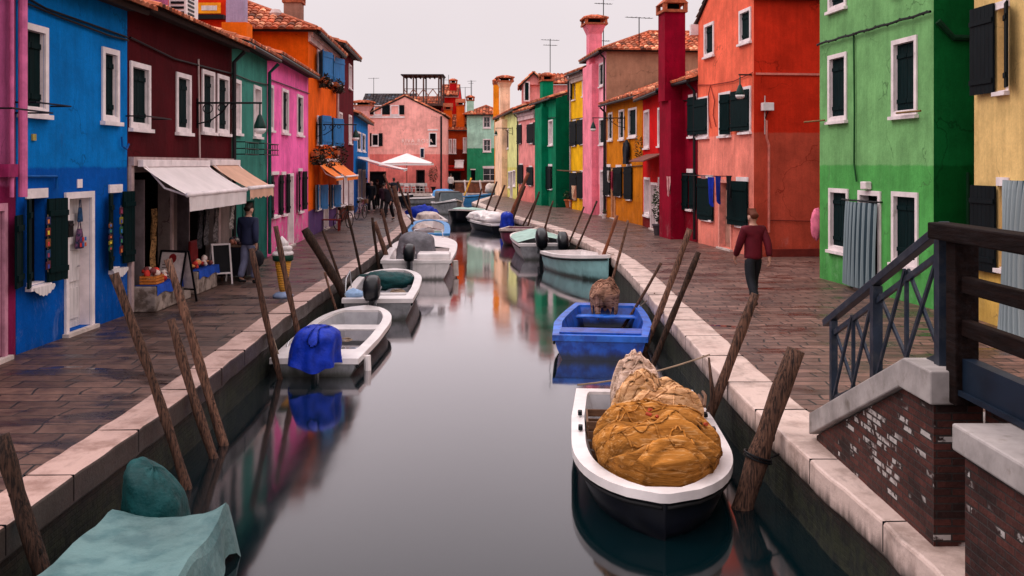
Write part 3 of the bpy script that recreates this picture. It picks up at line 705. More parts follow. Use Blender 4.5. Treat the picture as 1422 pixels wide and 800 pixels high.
h6 = house('house', 'tall dark red house with white window frames beside the orange house', gl[6], gl[7], 8.0, 8, pl('dark_red_render', (96, 10, 26), (92, 40, 30), .8, seed=8), roof=('gable', 18, .28),
           wins=[(470.5, 80, 117, 475.5, 'glass', [], {'inner': 'white'}), (484, 88, 122, 488, 'glass', [], {'inner': 'white'}), (470.5, 155, 197, 475, 'glass', [], {'inner': 'white'}), (484, 159, 199, 488, 'glass', [], {'inner': 'white'}),
                 (469.4, 242, 286, 475, 'glass', [], {'inner': 'white'}), (477.5, 242, 286, 482.5, 'glass', [], {'inner': 'white'})],
           doors=[(484.5, 240, 303, 490, M['curtain'])])
gb0, gb1 = (-8.35, 51.6), (-9.55, 66)
h7 = house('house', 'low bright blue house with a white awning at the end of the left row', gb0, gb1, 5.3, 6, pl('azure_render', (15, 120, 200), (15, 90, 175), 2.2, seed=9), roof=('gable', 22, .3),
           wins=[(496, 182, 209, 501, 'recess'), (503, 185, 210, 507, 'recess')], doors=[(497, 235, 288, 501, M['dark']), (503, 236, 284, 507, M['dark'])])
for hh in (h0, h1, h2, h3, h4, h5, h6, h7): hh.root['group'] = LH

# extras on the left houses
for px_, r_, dx in ((17.5, .06, .14), (8, .03, .08)):
    m = MB(); c = h0.w.pt(h0.w.hit(px_, 300)[0], 0, dx); m.path([c+V(0, 0, 5.3), c+V(0, 0, 2.2)], r_, 10); m.build('downpipe', flat('pipe_pink', (205, 105, 150)), h0.root)
add_box_part(h0, 'meter_box', h0.w.rect(-2, 228, 246, 12), .01, .13, flat('magenta_box', (150, 40, 90)))
shutter(h0.root, h0.w, h0.w.rect(6, 300, 402, 23), M['green_sh'], .06, -.2)
for hh, a, b, y, o in ((h1, 20, 71, 142, .3), (h2, 174, 212, 161, .35), (h0, -40, 22, 150, .5)): clothes_rod(hh, a, b, y, o)
for hh, p in ((h1, [(24, -8), (60, 12), (100, 26), (140, 40), (174, 52)]), (h1, [(24, 1), (80, 24), (150, 50), (175, 56)]), (h2, [(178, 52), (240, 82), (275, 91), (322, 103)]), (h3, [(323, 103), (345, 112), (370, 118)]), (h4, [(372, 110), (400, 120), (428, 130)])):
    wall_tube(hh, 'cable', p, .018, M['iron'], .04)
wall_tube(h1, 'conduit', [(24, 245), (75, 245), (75, 262)], .02, flat('blue_pipe', (0, 80, 150)), .04)
wall_tube(h1, 'conduit', [(165, 190), (166, 203), (172, 207), (175, 200)], .018, flat('blue_pipe', (0, 80, 150)), .05)
wall_tube(h2, 'conduit', [(273, 82), (274, 150), (275, 226)], .02, M['pipe_pale'], .04)
add_box_part(h1, 'number_plate', h1.w.rect(106.5, 249, 261, 113), .004, .02, M['frame'])
add_box_part(h1, 'vent_cap', h1.w.rect(43, 186, 195, 48), .004, .03, flat('buff', (170, 150, 80)))
def downpipe(h, s, z0, z1, mat, d=.09, r=.05):
    m = MB(); m.path([h.w.pt(s, z1, h_over(h)), h.w.pt(s, z1-.25, d), h.w.pt(s, z0, d)], r, 8); return m.build('downpipe', mat, h.root)
def h_over(h): return .34
downpipe(h2, h2.w.W-.12, .1, 5.36, M['gutter']); downpipe(h3, h3.w.W-.1, .1, 5.5, flat('teal_pipe', (25, 75, 70)))
downpipe(h5, h5.w.W-.15, .2, 7.3, M['pipe_pale'])
for hh, a, b, y in ((h3, 324, 344, 197), (h3, 352, 373, 199)):       # iron flower rails
    s0, z = hh.w.hit(a, y); s1, _ = hh.w.hit(b, y); m = MB()
    for zz in (0, .16, .3): m.path([hh.w.pt(s0, z-zz, .02), hh.w.pt(s0, z-zz, .28), hh.w.pt(s1, z-zz, .28), hh.w.pt(s1, z-zz, .02)], .013, 6)
    for i in range(8): q = s0+(s1-s0)*(i+.5)/8; m.path([hh.w.pt(q, z, .28), hh.w.pt(q, z-.3, .28)], .008, 4)
    m.build('flower_rail', M['iron'], hh.root)
# shop front: piers, lining, room behind, door leaf, stone bench
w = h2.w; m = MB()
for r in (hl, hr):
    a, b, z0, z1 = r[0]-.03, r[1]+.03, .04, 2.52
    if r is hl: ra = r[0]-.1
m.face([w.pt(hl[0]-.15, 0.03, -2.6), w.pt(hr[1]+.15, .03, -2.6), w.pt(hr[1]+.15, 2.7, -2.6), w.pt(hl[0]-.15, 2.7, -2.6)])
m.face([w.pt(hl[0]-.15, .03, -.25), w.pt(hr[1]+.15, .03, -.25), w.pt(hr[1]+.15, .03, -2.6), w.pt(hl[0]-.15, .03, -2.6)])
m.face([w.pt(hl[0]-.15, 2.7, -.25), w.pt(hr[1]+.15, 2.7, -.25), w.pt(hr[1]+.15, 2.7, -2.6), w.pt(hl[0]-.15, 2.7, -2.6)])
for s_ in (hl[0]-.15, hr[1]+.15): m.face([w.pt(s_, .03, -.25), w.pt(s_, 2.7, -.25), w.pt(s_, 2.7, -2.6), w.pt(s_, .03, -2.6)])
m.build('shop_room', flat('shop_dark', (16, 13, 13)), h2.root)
m = MB(); s0, z = w.hit(180, 300); wbox(m, w, .03, .16, .02, 2.62, .004, .06); wbox(m, w, hl[1]+.01, hl[1]+.14, .02, 2.5, -.2, .03); wbox(m, w, hr[1]+.03, hr[1]+.22, .02, 2.62, .004, .05)
wbox(m, w, .03, w.W-.05, 2.623, 2.78, .004, .10); m.build('shop_trim', flat('dirty_white', (175, 150, 148)), h2.root)
for a in (hl[0]+.62, hr[0]+.9):
    m = MB(); m.obox(w.pt(a, .06, -.05), w.u*.05, w.n*-.72+w.u*.33, V(0, 0, 2.3)); m.build('door_leaf', flat('grey_leaf', (150, 132, 134)), h2.root)
b0 = w.hit(182, 400)[0]; b1 = w.hit(236, 400)[0]; b2 = w.hit(247, 390)[0]; b3 = w.hit(276, 390)[0]
m = MB(); wbox(m, w, b0+.05, b1, .005, .46, .012, .42); wbox(m, w, b2, b3, .005, .46, .012, .40)
m.build('stone_bench', mk('bench_render', (.30, .235, .205), .8, var=.4, scale=3, bump=.4, bscale=12, col2=(.12, .085, .07)), h2.root, bevel=.02)
SHOP = (w, b0, b1, b2, b3)

# ------------------------------------------------------------------ right row of houses
RH = 'houses along the right quay'
gr = dict(r11a=G(1352.5, 442), r11b=(7.82, 9.0), r10a=G(1297, 430), r10b=G(1138, 386), r9a=G(1047, 357), r9b=G(969, 337), r8b=G(925, 326), r7b=G(892.5, 313.5), r6b=G(842, 301.5), r5b=G(814.5, 294), r4b=G(793, 290), r3a=G(772, 288.2), r3b=G(743, 282), r2b=G(720, 278), r1b=(-1.35, 90))
DS = M['black_sh']
h11 = house('house', 'pale yellow house at the right edge behind the bridge railing', gr['r11a'], gr['r11b'], 7.6, 8, pl('yellow_render', (222, 186, 122), (205, 165, 85), 1.0, seed=11, damp=.25), roof=('hip', 20, .22), shrink=.01,
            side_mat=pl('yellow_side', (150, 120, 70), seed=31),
            wins=[(1385.5, 14, 128, 1400.5, 'bare', [(1356, 14, 133, 1385, -.06), (1400.5, 5, 122, 1416, .35)], {'sh': DS, 'inner': 'white', 'lintel': .12}),
                  (1387.5, 258, 372, 1400, 'bare', [(1356, 257, 373, 1387, -.05)], {'sh': DS, 'inner': 'white', 'lintel': .14})],
            doors=[(1402, 258, 460, 1452, M['dark'])])
h10 = house('house', 'large green house with white stone windows and a striped curtain in the doorway', gr['r10a'], gr['r10b'], 8.6, 8, pl('green_render', (118, 172, 108), (84, 162, 82), 2.63, seed=12, damp=.2), roof=('hip', 20, .24),
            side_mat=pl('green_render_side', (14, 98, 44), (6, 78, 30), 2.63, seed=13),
            wins=[(1151, -62, 17, 1176, 'recess'), (1239.4, -70, -10, 1275, 'recess'), (1150.8, 78, 169, 1176.7, 'recess'), (1239.4, 57, 162, 1274.5, 'recess'), (1152, 261, 346, 1179, 'recess'), (1239.4, 265.6, 364, 1276, 'recess')],
            doors=[(1193, 264, 401, 1224, M['dark'])])
co = plaster('coral_render', (244, 112, 84), (242, 140, 122), 3.55, seed=14, damp=.3, k=1.0)
h9 = house('house', 'coral house of two tones with its gable end towards the canal', gr['r9a'], gr['r9b'], 7.38, 11, co, roof=('front', 30, .24), over=.12, gutter=False,
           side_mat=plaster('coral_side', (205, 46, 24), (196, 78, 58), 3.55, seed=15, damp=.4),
           wins=[(978.5, 35, 80, 992, 'recess'), (1027, 16, 62, 1043.5, 'recess'),
                 (970, 136, 191, 984.5, 'glass', [(968.5, 139, 187, 983.5, .05)]), (999, 129.5, 189, 1015, 'glass', [(1008, 132, 187, 1015.5, .3)], {'inner': 'white'}), (1028, 122, 184, 1043.5, 'glass', [(1020.5, 128, 183, 1042, .06)]),
                 (975, 247, 303, 990, 'bare', [(973, 247, 304, 992, .04)]), (1024, 252, 312, 1039, 'bare', [(1016.8, 251, 311, 1040, .07)], {'lintel': .14})],
           doors=[(999, 249, 347, 1017, flat('tan_door', (176, 128, 112)), {'frame': flat('pink_frame', (225, 150, 135))})])
h8 = house('house', 'crimson house with a broad chimney breast up its front', gr['r9b'], gr['r8b'], 5.5, 9, pl('crimson_render', (140, 6, 36), (128, 12, 32), 1.0, seed=16, damp=.3), roof=('gable', 20, .24),
           wins=[(957, 132, 190, 968, 'glass', [(958.5, 136, 188, 968.5, .05)]), (926.5, 138, 190, 932, 'recess'), (955, 240, 290, 963, 'bare', [(950.5, 240, 291, 957, .06), (961, 240, 290, 968.5, .06)], {'lintel': .14})],
           doors=[(926, 240, 325, 931.5, M['curtain'])])
h7r = house('house', 'bright red house with white framed windows and a darker red foot', gr['r8b'], gr['r7b'], 5.42, 8, pl('red_render', (208, 12, 14), (122, 24, 22), .62, seed=17, damp=.2), roof=('gable', 20, .24),
            wins=[(894.7, 154, 206, 902, 'glass', [], {'inner': 'white'}), (914, 150, 203, 922, 'glass', [], {'inner': 'white'}), (895, 246, 298, 903, 'glass', [], {'inner': 'white'}), (914.7, 246, 302, 921.5, 'glass', [], {'inner': 'white'})],
            doors=[(904, 253, 320, 914, M['curtain'])])
h6r = house('house', 'ochre house with dark shutters and a coat hung out at its upper window', gr['r7b'], gr['r6b'], 5.6, 7, pl('ochre_render', (208, 122, 16), (200, 112, 16), 1.0, seed=18, damp=.15), roof=('gable', 20, .26),
            wins=[(845, 157, 195, 851, 'recess'), (860, 153, 194, 867, 'recess'), (873, 151, 191, 884.5, 'recess'),
                  (842, 232, 270, 848, 'bare', [(840.8, 232, 271, 848.5, .05)], {'sh': DS, 'lintel': .14}), (856, 233, 271, 863, 'bare', [(855, 233, 272, 864.8, .05)], {'sh': DS, 'lintel': .14}), (871, 232, 276, 877, 'bare', [(869.5, 232, 276, 879, .05)], {'sh': DS, 'lintel': .14})],
            doors=[(849.5, 233, 305, 855, flat('ochre_leaf', (190, 125, 60)), {'frame': flat('ochre_frame', (205, 150, 110))})])
h5r = house('house', 'tall pink house with a chimney breast and a bare brown side wall', gr['r6b'], gr['r5b'], 8.35, 12, pl('rose_render', (255, 164, 180), (250, 134, 152), 1.6, seed=19, damp=.2), roof=('hip', 22, .28), side_mat=pl('brown_side', (166, 124, 100), seed=20),
            wins=[(832.5, 89, 121, 838.5, 'closed'), (832.5, 165, 201, 841, 'closed')], doors=[(834, 236, 304, 840.5, M['curtain'])])
h4r = house('house', 'bright yellow house with black shutters behind the terracotta pots', gr['r5b'], gr['r4b'], 7.9, 8, pl('bright_yellow_render', (248, 186, 22), (242, 172, 16), 1., seed=21, damp=.1), roof=('gable', 20, .3), cornice=(pl('cream_eave', (205, 180, 170)), .5),
            wins=[(795, 110, 139, 799, 'bare', [(790.9, 112, 140, 795, .08)], {'sh': DS}), (809, 106, 134, 813, 'glass'), (796, 169, 202, 800, 'bare', [(793.5, 169, 203, 801, .05)], {'sh': DS}), (806, 167, 200, 811, 'bare', [(804, 167, 201, 812.5, .05)], {'sh': DS}),
                  (796, 240, 276, 800, 'bare', [(793.8, 240, 277, 801.5, .05)], {'sh': DS}), (806, 239, 274, 811, 'bare', [(804, 239, 275, 812.5, .05)], {'sh': DS})])
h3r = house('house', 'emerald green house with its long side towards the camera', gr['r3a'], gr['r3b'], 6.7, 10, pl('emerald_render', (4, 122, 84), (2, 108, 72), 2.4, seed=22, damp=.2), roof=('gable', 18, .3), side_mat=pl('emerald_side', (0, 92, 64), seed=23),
            wins=[(746, 170, 201, 750, 'bare', [(743.5, 170, 202, 750.5, .05)], {'sh': DS}), (762, 167, 202, 768, 'glass', [], {'inner': 'white'}), (762, 231, 262, 767, 'bare', [(756, 231, 262, 766, .05)], {'sh': DS, 'lintel': .14})])
h2r = house('house', 'salmon pink house with an attic dormer above its tiled roof', gr['r3b'], gr['r2b'], 6.4, 8, pl('salmon_render', (236, 146, 142), (232, 130, 122), 2.6, seed=24), roof=('gable', 20, .3), cornice=(pl('pink_cornice', (225, 190, 190)), .6),
            wins=[(721, 174, 199, 724, 'bare', [(719.8, 174, 200, 725, .05)], {'sh': DS}), (736, 173, 199, 740, 'bare', [(734.2, 173, 199, 741.5, .05)], {'sh': DS}), (722, 229, 254, 726, 'bare', [(720.6, 229, 255, 727, .05)], {'sh': DS}), (735, 232, 257, 739, 'bare', [(733.8, 232, 257, 741, .05)], {'sh': DS})])
h1r = house('house', 'peach and pale lime house with a tall flared chimney ending the right row', gr['r2b'], gr['r1b'], 6.7, 7, pl('lime_render', (226, 224, 150), (224, 214, 120), 2.4, seed=25), roof=('gable', 20, .32),
            wins=[(702, 180, 207, 706.5, 'glass', [], {'inner': 'dark'}), (706, 238, 260, 708.5, 'glass'), (712.5, 236, 258, 716, 'glass')], doors=[(709, 237, 275, 712, flat('lime_leaf', (120, 110, 60)))])
for hh in (h11, h10, h9, h8, h7r, h6r, h5r, h4r, h3r, h2r, h1r): hh.root['group'] = RH

# chimney breasts and chimneys
def breast(h, x0, x1, ytop_z, out, mat, base=1.0):
    s0, _ = h.w.hit(x0, 300); s1, _ = h.w.hit(x1, 300)
    if s0 > s1: s0, s1 = s1, s0
    m = MB(); wbox(m, h.w, s0, s1, -.1, ytop_z, .002, out); m.build('chimney_breast', mat, h.root)
    return h.w.pt((s0+s1)/2, 0, out/2), s1-s0
crim = pl('crimson_chimney', (140, 6, 38), seed=26, damp=.2)
c, wd = breast(h8, 934, 950.5, 4.9, .5, crim)
chimney(h8, (c.x, c.y), .85, .75, 4.9, 8.05, crim, 'gable')
rose = pl('rose_breast', (252, 142, 160), seed=27, damp=.2)
c, wd = breast(h5r, 818, 831, 7.9, .35, rose); chimney(h5r, (c.x+.2, c.y), .8, .7, 7.9, 9.6, rose, 'flare')
emer = pl('emerald_breast', (4, 126, 88), seed=28); c, wd = breast(h3r, 751, 760.5, 6.3, .4, emer); chimney(h3r, (c.x+.35, c.y), .95, .7, 6.3, 8.0, emer)
peach = pl('peach_render', (250, 206, 170), seed=29, damp=.2); c, wd = breast(h1r, 694.5, 704.5, 6.3, .45, peach); chimney(h1r, (gp(702, 274).x-.1, 84), .95, .8, 6.2, 9.1, peach, 'flare')
org = pl('orange_strip', (236, 140, 30), seed=30); m = MB(); wbox(m, h1r.w, h1r.w.W+.02, h1r.w.W+.45, .0, 6.9, -1, .2); m.build('corner_pier', org, h1r.root); chimney(h1r, (-1.45, 91.0), .5, .5, 6.9, 9.9, org)
# dormer and attic block on the salmon house
m = MB(); o = pY(725, 160, 73.5); x0, x1 = pY(725, 0, 73.5).x, pY(790, 0, 73.5).x; z1 = 2.65+(228-118)*73.5/F; zt = 2.65+(228-99)*73.5/F; xm = x0+1.0
m.box(x0, x1, 73.5, 78, 5.5, z1); m.prism([(x0, 73.2, z1), (x0+1.7, 73.2, z1), (x0+.85, 73.2, z1+.85)], (0, 4.5, 0)); m.build('attic', pl('attic_render', (232, 150, 145), seed=33), h2r.root)
m = MB(); tile_plane(m, V(x0-.15, 73.0, z1-.05), V(0, 1, 0), V(1, 0, .95), [(0, 0), (5, 0), (5, 1.4), (0, 1.4)], .28); tile_plane(m, V(x0+1.85, 73.0, z1-.05), V(0, 1, 0), V(-1, 0, .95), [(0, 0), (5, 0), (5, 1.4), (0, 1.4)], .28)
tile_plane(m, V(x0+1.2, 73.2, z1+.1), V(1, 0, 0), V(0, 1, .36), [(0, 0), (x1-x0-1.2, 0), (x1-x0-1.2, 2.6), (0, 2.6)], .28); m.build('attic_roof', [M['tile'], M['soffit']], h2r.root)
aw = Wall((x0, 73.2), (x1, 73.2)); m = MB(); r = aw.rect(729, 115, 139, 734); wbox(m, aw, *r, .0, .05); m.build('shutter', M['green_sh'], h2r.root)
m = MB(); wbox(m, aw, r[0]-.1, r[1]+.1, r[2]-.1, r[3]+.1, -.02, .03); m.build('attic_window_frame', M['frame'], h2r.root)
# coral house: cornice return at the gable foot, cables, white box, pipe
m = MB(); wbox(m, h9.w, h9.w.W-.08, h9.w.W+.10, 7.0, 7.36, .004, .26); m.build('cornice', M['frame'], h9.root)
for p in ([(1047, 101), (1020, 113), (990, 118), (970, 118)], [(988, 119), (985, 135), (986, 160), (989, 178)], [(989, 121), (994, 140), (992, 160), (996, 176)]): wall_tube(h9, 'cable', p, .014, flat('coral_cable', (120, 25, 20)), .04)
sd = Wall(gr['r9a'], (gr['r9a'][0]+8, gr['r9a'][1]+.05))
sdir = V(-h9.w.n.x, -h9.w.n.y, 0); sd = Wall(gr['r9a'], tuple((h9.w.A+sdir*11)[:2]) if (h9.w.A-V(*gr['r9a'], 0)).length < .1 else (0, 0))
m = MB(); wbox(m, sd, .05, 7, 5.2, 5.26, .006, .03); m.path([sd.pt(.35, 3.9, .06), sd.pt(.35, 3.4, .06), sd.pt(.42, 3.2, .06), sd.pt(.42, .7, .06)], .035, 8); m.build('conduit', flat('pink_pipe', (215, 120, 105)), h9.root)
m = MB(); r = sd.rect(1056, 143, 154, 1071); wbox(m, sd, *r, .02, .22); m.build('meter_box', M['frame'], h9.root, bevel=.01)
m = MB(); m.path([sd.pt(r[0]+.1, r[2]-.3, .02), sd.pt((r[0]+r[1])/2, r[2]-.02, .18)], .015, 6); m.build('bracket', M['iron'], h9.root)
m = MB(); m.path([sd.pt(.4, 1.05, .02), sd.pt(3, .98, .02), sd.pt(7, 1.02, .02)], .012, 6); wbox(m, sd, .5, 7, .0, .22, .006, .10); m.build('foot_ledge', flat('coral_foot', (110, 35, 28)), h9.root)
# green house: cable bundle, vertical conduit, door lamp, clothes poles
m = MB(); w = h10.w; za = w.hit(1139, 62)[1]; s_a = w.hit(1139, 62)[0]
pts = [w.pt(s_a*(i/40), za+.008*math.sin(i*.9), .07) for i in range(41)]
m.path(pts, .026, 6); m.path([p+V(0, 0, .035*math.sin(i*2.3)) for i, p in enumerate(pts)], .012, 5); m.build('cable', M['iron'], h10.root)
wall_tube(h10, 'conduit', [(1188, 48), (1189, 150), (1188.5, 228), (1192, 252)], .02, flat('green_pipe', (20, 70, 30)), .04)
add_box_part(h10, 'door_lamp', h10.w.rect(1203, 252, 263, 1211), .005, .14, M['frame'], bevel=.02)
for a, b, y in ((1126, 1152, 167), (1256, 1287, 154)):
    s, z = h10.w.hit(b, y); s2, _ = h10.w.hit(a, y); m = MB(); m.path([h10.w.pt(s, z, .12), h10.w.pt(s2, z, .16)], .02, 8); m.build('clothes_rail', flat('bamboo', (120, 90, 50)), h10.root)
sdg = Wall(gr['r10a'], tuple((Vector((*gr['r10a'], 0))-h10.w.n*8)[:2]))
for pp, r_ in (([sdg.pt(.05, 5.25, .05), sdg.pt(.35, 4.95, .05), sdg.pt(3, 4.92, .05)], .06), ([sdg.pt(.62, 0, .05), sdg.pt(.62, 2.5, .05)], .03)):
    m = MB(); m.path(pp, r_, 8); m.build('downpipe', flat('dark_green_pipe', (6, 50, 24)), h10.root)
# crimson house door canopy, ochre side return, downpipes
s0, z = h7r.w.hit(900, 236); s1, _ = h7r.w.hit(921, 236); a, b = min(s0, s1), max(s0, s1); m = MB(); m.obox(h7r.w.pt(a, 3.02, .01), h7r.w.u*(b-a+.3), h7r.w.n*.75-V(0, 0, .28), V(0, 0, .05)); m.build('door_canopy', flat('canopy', (120, 70, 60)), h7r.root)
for hh, s in ((h6r, h6r.w.W-.1), (h5r, .1), (h4r, h4r.w.W-.15), (h2r, h2r.w.W-.1), (h8, .1)):
    downpipe(hh, s, .1, hh.eave-.12, M['gutter'] if hh is not h4r else M['pipe_pale'])
for hh, p in ((h10, None), (h8, [(968, 138), (925, 143)]), (h6r, [(893, 230), (843, 234)]), (h4r, [(814, 163), (793, 166)]), (h3r, [(772, 163), (743, 166)])):
    if p: wall_tube(hh, 'cable', p, .02, M['iron'], .04)
clothes_rod(h9, 970, 1017, 243, .55)

# ------------------------------------------------------------------ houses at the end of the canal
FH = 'houses closing the end of the canal'
YF = 95.0
def wx(px, Y): return (px-CX)*Y/F
pf0, pf1 = (wx(510, YF), YF), (wx(614.5, YF), YF)
w_ = pf1[0]-pf0[0]; ev = 2.65+(228-160)*YF/F
hf = house('house', 'pale pink gabled house facing down the canal with faint lettering', pf0, pf1, ev, 10, pl('far_pink_render', (252, 178, 168), (238, 130, 122), 3.6, seed=40, damp=.5), roof=('front', 26, .3), over=.1, gutter=False, toward=(0, 0),
           wins=[(519, 146, 160, 530.5, 'glass', [(511.5, 146, 159, 519, 0), (531, 146, 159, 541.5, 0)], {'sh': M['black_sh'], 'inner': 'white'}), (542, 146, 160, 554.5, 'glass', [(554.5, 146, 159, 561.5, 0)], {'sh': M['black_sh'], 'inner': 'white'}),
                 (516, 186, 203, 526, 'glass', [(511, 185, 203, 516, 0), (526, 185, 203, 531.5, 0)], {'sh': M['black_sh'], 'inner': 'dark'}), (595.5, 184, 203, 606.5, 'glass', [], {'inner': 'dark'})],
           doors=[(512, 238, 266, 536, M['dark'], {'frame': flat('dk', (40, 20, 20))}), (578, 236, 266, 590, M['dark'], {'frame': flat('dk', (40, 20, 20))})])
m = MB(); wbox(m, hf.w, *hf.w.rect(511, 161.5, 164, 562), .004, .08); wbox(m, hf.w, *hf.w.rect(594, 179.5, 181.5, 608), .004, .08); m.build('sill_band', M['frame'], hf.root)
m = MB(); r = hf.w.rect(583.4, 205, 220, 589.6); wbox(m, hf.w, *r, .0, .18); m.build('shrine_box', M['frame'], hf.root)
m = MB(); wbox(m, hf.w, r[0]+.06, r[1]-.06, r[2]+.08, r[3]-.12, .181, .19); m.build('shrine_niche', M['glass'], hf.root)
m = MB(); m.path([hf.w.pt(hf.w.W-.12, ev-.1, .1), hf.w.pt(hf.w.W-.12, .1, .1)], .09, 8); m.build('downpipe', M['gutter'], hf.root)
for txt, px, py, sz in (('RIVA ROSA', 557.5, 198.0, .50), ('RISTORANTE', 561, 201.5, .26)):
    cu = bpy.data.curves.new('wall_lettering', 'FONT'); cu.body = txt; cu.size = sz; cu.extrude = .004; cu.space_character = 1.25
    o = bpy.data.objects.new('tmp', cu); COL.objects.link(o); me = bpy.data.meshes.new_from_object(o.evaluated_get(bpy.context.evaluated_depsgraph_get())); bpy.data.objects.remove(o)
    me.name = 'wall_lettering'; me.materials.clear(); me.materials.append(flat('faded_letter', (250, 222, 216)))
    o = bpy.data.objects.new('wall_lettering', me); COL.objects.link(o); p = pY(px, py, YF-.012); o.parent = hf.root; o.location = p-hf.root.location; o.rotation_euler = (math.pi/2, 0, 0)
chimney(hf, (wx(504, 93), 93.0), 1.15, .9, .1, 7.6, pl('far_chimney', (235, 165, 160), seed=41), 'flare', axis=V(1, 0, 0))
# red house behind with the roof terrace
hb = house('house', 'dark red house behind the pink gable carrying a timber roof terrace', (wx(566, 106), 106), (wx(613, 106), 106), 2.65+(228-150)*106/F, 9, pl('back_red_render', (120, 10, 26), seed=42), roof=('gable', 16, .32), toward=(0, 0))
hb2 = house('house', 'scarlet block with a dark capped chimney behind the pink gable', (wx(612, 109), 109), (wx(636.5, 109), 109), 2.65+(228-133)*109/F, 7, pl('scarlet_render', (206, 24, 20), seed=43), roof=('gable', 20, .32), toward=(0, 0), cornice=(M['frame'], .2))
chimney(hb2, (wx(629, 110), 110.5), .75, .7, 9.5, 2.65+(228-116)*110/F, pl('scarlet_ch', (180, 20, 24), seed=44), axis=V(1, 0, 0))
hbr = house('house', 'rust brown house in the gap between the pink gable and the mint house', (wx(614, 104), 104), (wx(652, 104), 104), 2.65+(228-181)*104/F, 9, pl('rust_render', (172, 62, 24), (96, 28, 18), 4.2, seed=45), roof=('gable', 20, .32), toward=(0, 0),
            wins=[(623, 193, 213, 628, 'glass', [], {'inner': 'white'}), (629, 193, 213, 633.5, 'glass', [], {'inner': 'white'}), (643, 191, 212, 648, 'glass', [], {'inner': 'white'})], doors=[(618, 238, 262, 640, M['dark'], {'frame': flat('dk', (40, 20, 20))})])
for px, ty in ((622, 153), (639.5, 147)): chimney(hbr, (wx(px, 104.5), 104.6), .85, .7, 5.6, 2.65+(228-ty)*104.5/F, pl('rust_ch%d' % px, (226, 96, 26), seed=46), 'gable', axis=V(1, 0, 0))
mint = pl('mint_render', (172, 214, 194), (46, 142, 100), 4.3, seed=47, damp=.5)
hm = house('house', 'mint house with a dark green foot behind the low brick wall', (wx(648.5, 103.5), 103.5), (wx(700, 103.5), 103.5), 2.65+(228-159)*103.5/F, 9, mint, roof=('hip', 24, .32), toward=(0, 0),
           wins=[(670.5, 161, 178, 681.5, 'glass'), (670.5, 193, 211, 682, 'glass'), (671, 234, 251, 690, 'bare', [], {'inner': 'glass', 'lintel': .25}), (654, 236, 258, 660, 'bare', [], {'inner': 'dark'})])
chimney(hm, (wx(653, 104), 104.2), .72, .7, 6.4, 2.65+(228-140)*104/F, mint, axis=V(1, 0, 0))
M['tile_dark'] = mk('weathered_dark_tile', (.055, .040, .042), .85, var=.4, tint=True)
hb3 = house('house', 'dark grey roofed shed rising behind the pink gable', (wx(500, 110), 110), (wx(572, 110), 110), 2.65+(228-150)*110/F, 8, pl('shed_render', (70, 40, 44), seed=48), roof=('gable', 22, .35), toward=(0, 0))
m = MB(); m.box(-12.6, -9.45, 33.2, 35.6, 6.0, 8.9); m.build('attic', pl('attic_red', (216, 50, 20), seed=49), h4.root)
w2 = Wall((-12.6, 33.2), (-9.45, 33.2)); m = MB(); r = w2.rect(275.5, 4, 19, 307); wbox(m, w2, *r, .0, .06); at = m.build('attic_window', flat('yellow_frame', (240, 150, 20)), h4.root)
m = MB(); wbox(m, w2, r[0]+.12, r[1]-.12, r[2]+.1, r[3]-.1, .061, .07); m.build('pane', M['curtain'], at)
m = MB(); r = w2.rect(267, 22, 28, 314); wbox(m, w2, *r, .03, .3); m.build('planter_rail', M['iron'], h4.root)
m = MB(); tile_plane(m, V(-9.2, 33.0, 8.8), V(0, 1, 0), V(-1, 0, .35), [(0, 0), (2.8, 0), (2.8, 3.6), (0, 3.6)], .26); m.build('attic_roof', [M['tile'], M['soffit']], h4.root)
m = MB(); m.box(-11.5, -8.6, 18.6, 24.9, 5.5, 8.6); m.build('attic', pl('attic_purple', (196, 110, 150), seed=51), h2.root)
hb3.roof.data.materials[0] = M['tile_dark']
for hh in (hf, hb, hb2, hbr, hm, hb3): hh.root['group'] = FH
# violet chimney on an orange pot foot, white flue, stone chimney
viol = pl('violet_chimney', (178, 160, 190), seed=53)
c = pY(329, 40, 29.0); m = chimney(h3, (c.x, c.y), .55, .5, 6.75, 8.3, viol)
mm = MB(); mm.box(c.x-.36, c.x+.36, 28.7, 29.35, 5.4, 6.745); mm.build('chimney_foot', pl('orange_foot', (232, 110, 20), seed=54), h3.root)
c = pY(383, 55, 37.0); mm = MB(); mm.path([(c.x, c.y, 6.0), (c.x, c.y, 8.05)], .10, 10); mm.lathe((c.x, c.y, 8.05), [(.10, 0), (.2, .08), (.24, .2), (.16, .34), (.0, .38)], 12); mm.build('flue', M['pipe_pale'], h4.root)
c = pY(408, 25, 41.0); chimney(h5, (c.x, c.y), .75, .7, 7.6, 9.25, pl('stone_ch', (150, 110, 95), seed=55))
# air conditioner on the maroon roof
a0 = pY(255, 12, 24.5); t = thing('air_conditioner', 'white air conditioning unit standing on the maroon shop roof', 'air conditioner', (a0.x, a0.y, 6.0))
m = MB(); m.box(a0.x-.22, a0.x+.22, a0.y-.45, a0.y+.45, 6.2, 6.95); m.build('casing', M['white'], t, bevel=.02)
m = MB()
for i in range(5): m.box(a0.x-.16, a0.x+.16, a0.y-.47, a0.y-.452, 6.28+i*.12, 6.34+i*.12)
for i in range(6): m.box(a0.x+.222, a0.x+.235, a0.y-.36, a0.y+.1, 6.28+i*.1, 6.33+i*.1)
m.build('grille', M['iron'], t)
m = MB()
for y in (-.35, .35): m.box(a0.x-.25, a0.x+.25, a0.y+y-.03, a0.y+y+.03, 5.85, 6.198)
m.build('support', M['iron'], t)
